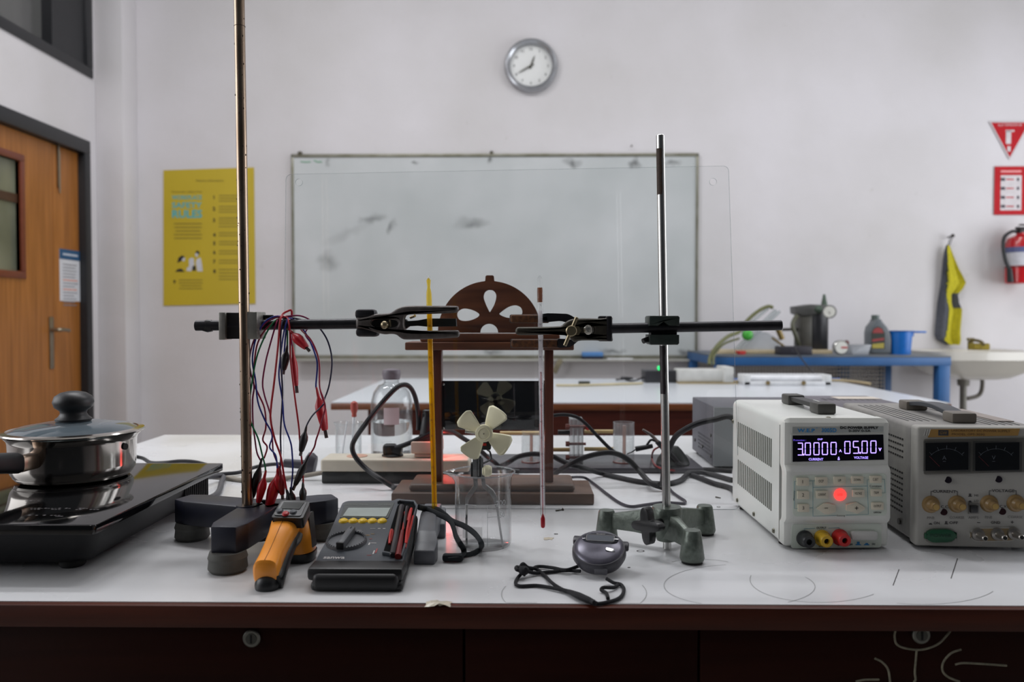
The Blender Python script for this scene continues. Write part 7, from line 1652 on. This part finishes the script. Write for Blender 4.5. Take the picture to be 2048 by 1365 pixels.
b.text('HI', 16*g, gmt(858, 854, -0.0003), 24*g).text('LO', 16*g, gmt(858, 894, -0.0003), 30*g).text('ON', 20*g, gmt(565, 1058, -0.0003), 42*g, bold=0.02).text('OFF', 20*g, gmt(690, 1056, -0.0003), 62*g, bold=0.02).text('GND', 20*g, gmt(1000, 1054, -0.0003), 66*g, bold=0.02)
b.box((0, 0, 0), (22*g, 4*g, 0.0003), gmt(876, 1055, -0.0003)).box((0, 0, 0), (20*g, 4*g, 0.0003), gmt(1124, 1052, -0.0003)).box((0, 0, 0), (4*g, 20*g, 0.0003), gmt(1124, 1052, -0.0003))
for x, y, h_s in ((812, 854, 20), (812, 896, 10), (520, 1060, 8), (636, 1058, 20)): b.box((0, 0, 0), (24*g, 5*g, 0.0003), gmt(x, y+7, -0.0003)).box((0, 0, 0), (15*g, h_s*g, 0.0003), gmt(x, y+7-h_s/2, -0.0003))
for xa, xb, y in ((524, 718, 825), (954, 1152, 820)):
    for x in (xa, xb): b.box((0, 0, 0), (3*g, 32*g, 0.0003), gmt(x, y+14, -0.0003)); 
    b.box((0, 0, 0), (16*g, 3*g, 0.0003), gmt(xa+8, y, -0.0003)).box((0, 0, 0), (12*g, 3*g, 0.0003), gmt(xb-6, y, -0.0003))
b.build('bold_print', GPR, gs)
b = MB(); b.text('FINE', 18*g, gmt(522, 1020, -0.0003), 52*g).text('COARSE', 18*g, gmt(714, 1018, -0.0003), 102*g).text('AMPS', 18*g, gmt(836, 1018, -0.0003), 72*g).text('FINE', 18*g, gmt(948, 1016, -0.0003), 50*g).text('COARSE', 18*g, gmt(1145, 1014, -0.0003), 102*g)
b.build('fine_print', M('thin_print', (112, 110, 108), 0.5), gs)
o = gplate('range_switch', M('switch_frame', (120, 118, 114), 0.4), gs, ((800, 990), (878, 988), (878, 912), (800, 914)), -0.001, 0.002, 0.0, 0.0004)
gplate('range_button', M('switch_black', (34, 34, 36), 0.4), o, ((812, 980), (866, 978), (866, 928), (812, 930)), -0.004, 0.005, 0.0, 0.0006)
gplate('button_surround', M('surround_grey', (128, 126, 120), 0.4), gs, ((470, 1210), (718, 1202), (712, 1094), (470, 1098)), -0.0008, 0.0012, 0.012)
o = gplate('power_button', M('green_power_button', (22, 76, 50), 0.35), gs, ((482, 1200), (706, 1192), (702, 1102), (482, 1106)), -0.004, 0.007, 0.011, 0.001)
MB().text('POWER', 26*g, gmt(598, 1150, -0.0078), 150*g).build('label', M('green_dark_print', (14, 52, 34), 0.5), o)
gplate('terminal_rim', M('surround_light2', (176, 174, 168), 0.4), gs, ((806, 1200), (1180, 1192), (1174, 1088), (806, 1092)), -0.0008, 0.0012, 0.013)
gplate('terminal_panel', M('bronze_panel', (140, 120, 84), 0.4), gs, ((816, 1192), (1170, 1184), (1166, 1098), (816, 1102)), -0.0018, 0.0012, 0.011)
for x, y in ((868, 1142), (1010, 1138), (1132, 1134)):
    p0_ = gp(-0.002).hit(*cG(x, y))
    o = MB().lathe([(0.0078, 0), (0.0072, 0.003), (0.0042, 0.004), (0.0034, 0.018), (0.0026, 0.019), (0, 0.019)], axis_mat(p0_, p0_-gd), 24).build('terminal_post', M('post_steel', (150, 146, 140), 0.3, metal=0.8), gs)
    MB().cyl(p0_-gd*0.0188, p0_-gd*0.0195, 0.0022, seg=14).build('post_hole', M('keyhole_black', (8, 8, 8), 0.8), o)
handle(gs, 0.073, 0.040, 0.215, gz1-0.001, 0.030, M('handle_block_grey', (104, 98, 90), 0.5), M('handle_grip_dark', (52, 56, 62), 0.45), m_=GM, hgt=0.013, lift=0.006)

# ================================================================== GREY METAL BOXES BEHIND
GBX = M('grey_box_paint', (84, 84, 92), 0.5, var=0.08, scale=8); GBF = M('grey_box_front', (138, 142, 144), 0.5, var=0.06, scale=8)
a_ = PZ(1427, 938, TZ); rr_ = PZ(1375, 905, TZ); zt_ = PY(1427, 814, a_.y).z
xb0 = a_.x; yb0_ = a_.y; yb1_ = yb0_+0.19
g1 = thing('metal_box', 'grey metal instrument box left of and behind the white power supply', 'instrument', ((xb0+0.12), (yb0_+yb1_)/2, TZ))
MB().bx((xb0, yb0_+0.004, TZ+0.006), (xb0+0.235, yb1_, zt_), bev=0.002).build('case', GBX, g1)
MB().bx((xb0, yb0_, TZ+0.004), (xb0+0.235, yb0_+0.004, zt_-0.001), bev=0.001).build('front_panel', GBF, g1)
b = MB()
for r_ in range(5):
    for k in range(9): b.bx((xb0-0.0004, yb0_+0.03+k*0.012, TZ+0.020+r_*0.007), (xb0+0.002, yb0_+0.033+k*0.012, TZ+0.024+r_*0.007))
b.build('vent_holes', M('slot_black', (24, 23, 24), 0.7), g1)
for dy, dz in ((0.02, 0.02), (0.02, 0.06), (0.09, 0.028), (0.16, 0.03)): MB().cyl((xb0+0.001, yb0_+dy, TZ+dz), (xb0-0.002, yb0_+dy, TZ+dz), 0.0032, seg=14).build('screw', M('dark_screw', (70, 66, 62), 0.4, metal=0.7), g1)
for x in (xb0+0.012, xb0+0.22):
    for y in (yb0_+0.02, yb1_-0.02): MB().cyl((x, y, TZ), (x, y, TZ+0.007), 0.007, seg=14).build('foot', M('foot_black', (16, 16, 16), 0.7), g1)
Yc = 1.52; xa_ = PY(1600, 830, Yc).x; xb_ = PY(1880, 830, 1.50).x
xa_ = max(xa_, xb0+0.245); zc_ = PY(1750, 792, 1.82).z
g2 = thing('metal_box', 'wide dark grey instrument box behind the two power supplies with a paper slip on top', 'instrument', ((xa_+xb_)/2, 1.66, TZ))
MB().bx((xa_, Yc, TZ+0.006), (xb_, 1.82, zc_), bev=0.002).build('case', M('dark_box_paint', (92, 88, 96), 0.5, var=0.08, scale=8), g2)
MB().bx((xa_+0.02, Yc-0.003, TZ+0.012), (xb_-0.02, Yc, zc_-0.008)).build('front_panel', GBF, g2)
b = MB()
for k in range(9): b.bx((xb_-0.13+k*0.013, 1.72, zc_-0.001), (xb_-0.124+k*0.013, 1.75, zc_+0.0003))
b.build('top_slots', M('slot_black', (24, 23, 24), 0.7), g2)
for x in (xa_+0.02, xb_-0.02):
    for y in (Yc+0.02, 1.80): MB().cyl((x, y, TZ), (x, y, TZ+0.007), 0.007, seg=14).build('foot', M('foot_black', (16, 16, 16), 0.7), g2)
q0 = PZ(1655, 793, zc_); q1 = PZ(1750, 796, zc_)
tag(MB().bx((q0.x, 1.74, zc_+0.0001), (q1.x, 1.79, zc_+0.0008)).build('paper_slip', M('cream_slip', (206, 196, 184), 0.6)), 'cream paper slip lying on the wide dark grey box', 'paper')
# ================================================================== WOODEN STAND
WD = M('stained_wood', (78, 40, 22), 0.42, rgb2=(118, 68, 40), scale=14, stretch=(0.5, 3, 5), detail=8)
WDV = M('stained_wood_upright', (72, 32, 19), 0.38, rgb2=(102, 50, 31), scale=14, stretch=(4, 3, 0.4), detail=8)
WDD = M('worn_wood_base', (64, 42, 30), 0.5, rgb2=(94, 66, 48), scale=14, stretch=(0.5, 3, 5), detail=8)
YW = 1.205
ws = thing('wooden_stand', 'brown wooden stand with a half-round cut-out top and a dark hanging panel', 'stand', (-0.045, 1.25, TZ))
x0_, x1_ = PY(783, 1010, YW).x, PY(1188, 1010, YW).x
MB().bx((x0_, YW-0.003, TZ), (x1_, 1.305, TZ+0.0175), bev=0.0025).build('lower_base', WDD, ws)
xa, xb = PY(817, 980, YW+0.008).x, PY(1150, 980, YW+0.008).x
MB().bx((xa, YW+0.008, TZ+0.0175), (xb, 1.297, TZ+0.0285), bev=0.005, seg=3).build('upper_base', WDD, ws)
zb_ = TZ+0.0285; Yp = 1.243
ztb = PY(980, 701, YW+0.01).z; ztt = PY(980, 685, YW+0.01).z
for px in (876, 1097.5):
    x = PY(px, 850, Yp).x; MB().bx((x-0.0068, Yp-0.012, zb_), (x+0.0068, Yp+0.012, ztb), bev=0.0015).build('post', WDV, ws)
xa, xb = PY(810, 690, YW+0.01).x, PY(1148, 690, YW+0.01).x
MB().bx((xa, YW+0.008, ztb), (xb, 1.285, ztt), bev=0.002).build('top_beam', WD, ws)
xa, xb = PY(840, 690, YW+0.02).x, PY(1120, 690, YW+0.02).x
z2 = PY(980, 668, YW+0.018).z
MB().bx((xa, YW+0.018, ztt), (xb, 1.272, z2), bev=0.003).build('beam_moulding', WD, ws)
wp = Pl((0, Yp, 0), (1, 0, 0), (0, 0, 1)); cW2 = crop(860, 540, 6.204)
W = lambda x, y: wp.uv(*cW2(x, y))
cx_, cz_ = W(741, 782); R_ = cz_*0 + (W(741, 140)[1]-cz_)
out = [(cx_+R_*math.cos(PI*k/48), cz_+R_*math.sin(PI*k/48)) for k in range(49)]
tab = [W(798, 140), W(793, 80), W(780, 70), W(705, 70), W(690, 82), W(686, 140)]
i0 = next(i for i, p in enumerate(out) if p[0] < tab[0][0]); i1 = next(i for i, p in enumerate(out) if p[0] < tab[-1][0])
out = out[:i0] + tab + out[i1:]
sm3 = lambda pts, sub=5: smooth2([W(*p_) for p_ in pts], sub)
pet = [(742, 525), (722, 490), (690, 420), (667, 345), (680, 285), (715, 256), (745, 251), (785, 260), (818, 300), (822, 350), (800, 430), (762, 500)]
petl = [(614, 556), (590, 590), (520, 622), (440, 635), (370, 622), (340, 575), (345, 525), (390, 490), (440, 482), (510, 495), (575, 522)]
petr = [(862, 548), (890, 520), (960, 470), (1020, 446), (1075, 443), (1125, 468), (1144, 510), (1140, 550), (1100, 580), (1040, 596), (970, 596), (900, 575)]
hm = [W(624, 779)] + [(W(735, 779)[0]+ (W(845, 779)[0]-W(624, 779)[0])/2*math.cos(PI-PI*k/20), W(735, 779)[1]+(W(735, 671)[1]-W(735, 779)[1])*math.sin(PI*k/20)) for k in range(1, 20)] + [W(845, 779)]
MB().plate([out, sm3(pet), sm3(petl), sm3(petr), hm], 0.009, wp.mat(wp.o), bev=0.0008).build('half_round_top', WD, ws, smooth=30)
pa, pb_ = PY(884, 762, Yp), PY(1090, 860, Yp)
pd = MB().bx((pa.x, Yp-0.003, pb_.z), (pb_.x, Yp+0.003, pa.z), bev=0.0005).build('dark_panel', M('black_mirror', (14, 14, 16), 0.04, spec=0.7), ws)
for px, py in ((887, 769), (887, 857), (1088, 765), (1088, 857)):
    q = PY(px, py, Yp-0.003); MB().sphere(q, 0.0026).build('pin', M('bright_pin', (190, 190, 186), 0.2, metal=1.0), pd)

# ================================================================== FUEL CELL KIT
pz = TZ+0.010
ka = PZ(1410, 948, TZ); ky0 = ka.y; ky1 = ky0+0.15; kx0, kx1 = -0.085, PY(1408, 940, ky0).x
kit = thing('fuel_cell_kit', 'clear fuel cell kit with two cylinders on a dark base board', 'fuel cell kit', ((kx0+kx1)/2, ky0+0.07, TZ))
MB().bx((kx0, ky0, TZ), (kx1, ky1, pz), bev=0.001).build('base_board', M('dark_board', (66, 64, 70), 0.3), kit)
KG = clear('kit_acrylic', (0.96, 0.97, 0.97), (0.88, 0.90, 0.91), f=1.0, haze=0.07, edgepow=0.15)
E = lambda x, y, Y: PY(*cE(x, y), Y)
Yk = ky0+0.06
for xl, xr, yt, yb_2 in ((175, 330, 505, 775), (925, 1100, 428, 755)):
    c0 = E((xl+xr)/2, yb_2, Yk); rad = (E(xr, 600, Yk).x-E(xl, 600, Yk).x)/2; hh = E(0, yt, Yk).z-pz
    o = MB().lathe([(0, 0.0005), (rad, 0.0005), (rad, hh), (rad-0.0015, hh), (rad-0.0015, 0.002), (0, 0.002)], MX.Translation((c0.x, Yk, pz)), 40).build('cylinder', KG, kit)
    MB().lathe([(rad*0.6, 0.0), (rad*1.02, 0.0), (rad*1.02, 0.0018), (rad*0.6, 0.0018)], MX.Translation((c0.x, Yk, pz)), 36).build('base_ring', M('ring_rust', (120, 70, 64), 0.4), o)
    MB().bx((c0.x-0.002, Yk-0.004, pz+0.002), (c0.x+0.004, Yk+0.004, pz+hh*0.92), bev=0.001).build('scale_tube', clear('pinkish_tube', (0.80, 0.62, 0.56), haze=0.35, hazecol=(0.62, 0.45, 0.40)), o)
# cell: stacked acrylic plates
xc0, xc1 = E(568, 600, Yk).x, E(680, 600, Yk).x; zt1 = E(0, 395, Yk).z
for i in range(3):
    t0 = xc0+(xc1-xc0)*i/3; MB().bx((t0, Yk-0.022, pz), (t0+(xc1-xc0)/3-0.001, Yk+0.022, zt1), bev=0.001).build('cell_plate', clear('cell_acrylic', (0.86, 0.88, 0.88), (0.4, 0.4, 0.4), f=1.5, haze=0.22, hazecol=(0.6, 0.6, 0.62)), kit)
for y_ in (455, 595, 705):
    z = E(0, y_, Yk).z; MB().cyl((xc0-0.006, Yk-0.017, z), (xc1+0.004, Yk-0.017, z), 0.0026, seg=12).cyl((xc0-0.008, Yk-0.017, z), (xc0-0.001, Yk-0.017, z), 0.0052, seg=6).build('bolt', M('copper_bolt', (130, 84, 78), 0.35, metal=0.7), kit)
z = E(0, 505, Yk).z; MB().cyl((xc0-0.022, Yk-0.01, z), (xc0, Yk-0.01, z), 0.0045, seg=14).build('black_terminal', M('black_knob', (18, 18, 20), 0.35), kit)
z = E(0, 465, Yk).z; MB().sphere((xc1+0.008, Yk-0.012, z), 0.0055).build('red_terminal', M('red_plastic', (180, 36, 30), 0.4), kit)
TUB = M('amber_tube', (196, 172, 120), 0.3)
for (xa_, xb2, y_) in ((690, 925, 507), (690, 925, 650), (430, 570, 655), (330, 570, 655), (0, 330, 520)):
    p, q = E(xa_, y_, Yk), E(xb2, y_, Yk); MB().cyl(p, q, 0.0038, seg=14).build('tube', TUB, kit)
# leads and cables behind -----------------------------------------------------------
def cable(label, pts, r, mat, nm='cable', cat='cable', group=None): return tag(MB().tube(pts, r, 10, 6).build(nm, mat), label, cat, group)
Yq = 1.40
Eg = lambda x, y, z=0.0045: PZ(*cE(x, y), TZ+z)
cable('black cable humping from behind the fan along the fuel cell board front', [Eg(0, 790, 0.010), E(60, 765, 1.385), E(150, 712, 1.385), E(280, 690, 1.385), E(420, 708, 1.385), E(480, 735, 1.385), E(560, 772, 1.38), E(680, 806, 1.38), Eg(830, 850, 0.006), Eg(960, 880), Eg(1150, 918), Eg(1350, 935), Eg(1470, 910), Eg(1520, 870, 0.005), Eg(1560, 842, 0.008), Eg(1700, 850, 0.005), Eg(1900, 905)], 0.0044, BC)
cable('black cable dropping from the wooden post diagonally to the table behind the rod', [E(440, 375, 1.37), E(520, 368, 1.37), E(620, 385, 1.37), E(700, 440, 1.37), E(800, 545, 1.37), E(900, 645, 1.37), E(1000, 715, 1.37), E(1100, 790, 1.365), Eg(1180, 880, 0.008), Eg(1230, 920, 0.0105), Eg(1300, 940, 0.012)], 0.0030, BC)
cable('thick black cable arching low in front of the fuel cell kit', [Eg(430, 865, 0.010), E(560, 782, 1.345), E(700, 716, 1.345), E(850, 682, 1.345), E(960, 690, 1.345), E(1060, 745, 1.345), E(1140, 830, 1.34), Eg(1230, 925, 0.014), Eg(1330, 965, 0.006)], 0.0046, BC)
cable('thick black cable rising behind the rod into the white power supply', [Eg(1330, 960, 0.012), E(1345, 800, 1.29), E(1380, 670, 1.28), E(1430, 560, 1.27), E(1500, 500, 1.25), E(1620, 440, 1.24), E(1760, 408, 1.24), E(1900, 392, 1.24), V((0.345, 1.225, 0.90)), V((0.36, 1.207, 0.90))], 0.0046, BC)
cable('thin dark cable looping on the table in front of the wooden base', [Eg(590, 882, 0.018), Eg(640, 880, 0.014), Eg(700, 888, 0.006), Eg(770, 935, 0.0025), Eg(880, 1020, 0.0025), Eg(980, 1090, 0.0025), Eg(1070, 1120, 0.0025), Eg(1180, 1108, 0.0025), Eg(1330, 1088, 0.0025), Eg(1440, 1092, 0.0025), Eg(1505, 1095, 0.0025), Eg(1515, 1075, 0.0025), Eg(1470, 1045, 0.0025), Eg(1410, 1000, 0.0025), Eg(1380, 960, 0.003)], 0.0022, M('cable_violet_black', (40, 34, 48), 0.5))
cable('black cable lying flat from the coil towards the white power supply', [Eg(1535, 850, 0.004), Eg(1620, 880), Eg(1750, 930), Eg(1900, 975), V((0.33, 1.235, TZ+0.005))], 0.0044, BC)
cable('dark cable crossing the table behind the white power supply left corner', [Eg(1590, 815), Eg(1700, 818), Eg(1800, 822), Eg(1900, 830)], 0.0040, BC)
tl = thing('test_lead', 'red test lead looping on the dark board right of the clear cylinder', 'test lead', Eg(1300, 780))
MB().tube([E(1310, 630, 1.47), E(1260, 660, 1.47), Eg(1245, 720, 0.012), Eg(1270, 780, 0.012), Eg(1340, 815, 0.0125), Eg(1450, 828, 0.004), Eg(1550, 825, 0.003), Eg(1595, 795, 0.003), Eg(1560, 750, 0.003), Eg(1490, 730, 0.012)], 0.0018, 8, 6).build('wire', M('dark_red_wire', (120, 30, 32), 0.4), tl)
MB().cyl(Eg(1490, 730, 0.013), Eg(1530, 742, 0.013), 0.003, seg=10).build('plug', M('red_plastic', (180, 36, 30), 0.4), tl)
tl = thing('crocodile_clip', 'long metal-jawed black clip leaning beside the shorter rod', 'clip', Eg(1350, 760))
p, q, r_ = E(1170, 490, 1.46), E(1320, 620, 1.46), E(1470, 770, 1.46)
b = MB(); b.tube([p, p.lerp(q, 0.5)+V((0, 0, 0.003)), q], [0.003, 0.005, 0.004], 10, 4, flat=(0.6, 1)); b.build('metal_jaw', M('clip_metal', (120, 112, 108), 0.3, metal=0.9), tl)
MB().tube([p.lerp(q, 0.75), q, q.lerp(r_, 0.5), r_, E(1512, 780, 1.46)], [0.004, 0.0055, 0.0060, 0.0040, 0.0018], 12, 4).build('sleeve', M('black_boot', WCOL['black'], 0.45), tl)
q = Eg(1395, 800, 0.0); q = V((q.x, 1.475, pz))
tag(MB().lathe([(0, 0), (0.0300, 0), (0.0315, 0.003), (0.028, 0.012), (0.016, 0.028), (0.0100, 0.034), (0, 0.035)], MX.Translation((q.x, 1.490, pz)), 28, sx=1, sy=0.9).build('rubber_cone', M('cone_dark', (34, 38, 36), 0.45)), 'small dark rounded cone on the board behind the shorter rod', 'cone')
tl = thing('test_lead', 'short black test lead lying right of the tall clear cylinder', 'test lead', Eg(1180, 650))
MB().tube([E(1040, 690, 1.50), E(1080, 675, 1.50), E(1120, 650, 1.50), E(1180, 640, 1.50)], 0.0012, 8, 5).tube([E(1190, 640, 1.5), E(1215, 600, 1.5), E(1240, 575, 1.5), E(1280, 590, 1.5), E(1310, 620, 1.49)], 0.0022, 8, 5).build('wire', BC, tl)
MB().cyl(E(1110, 650, 1.50), E(1250, 625, 1.50), 0.0050, 0.0040, seg=14).build('plug', BP, tl)
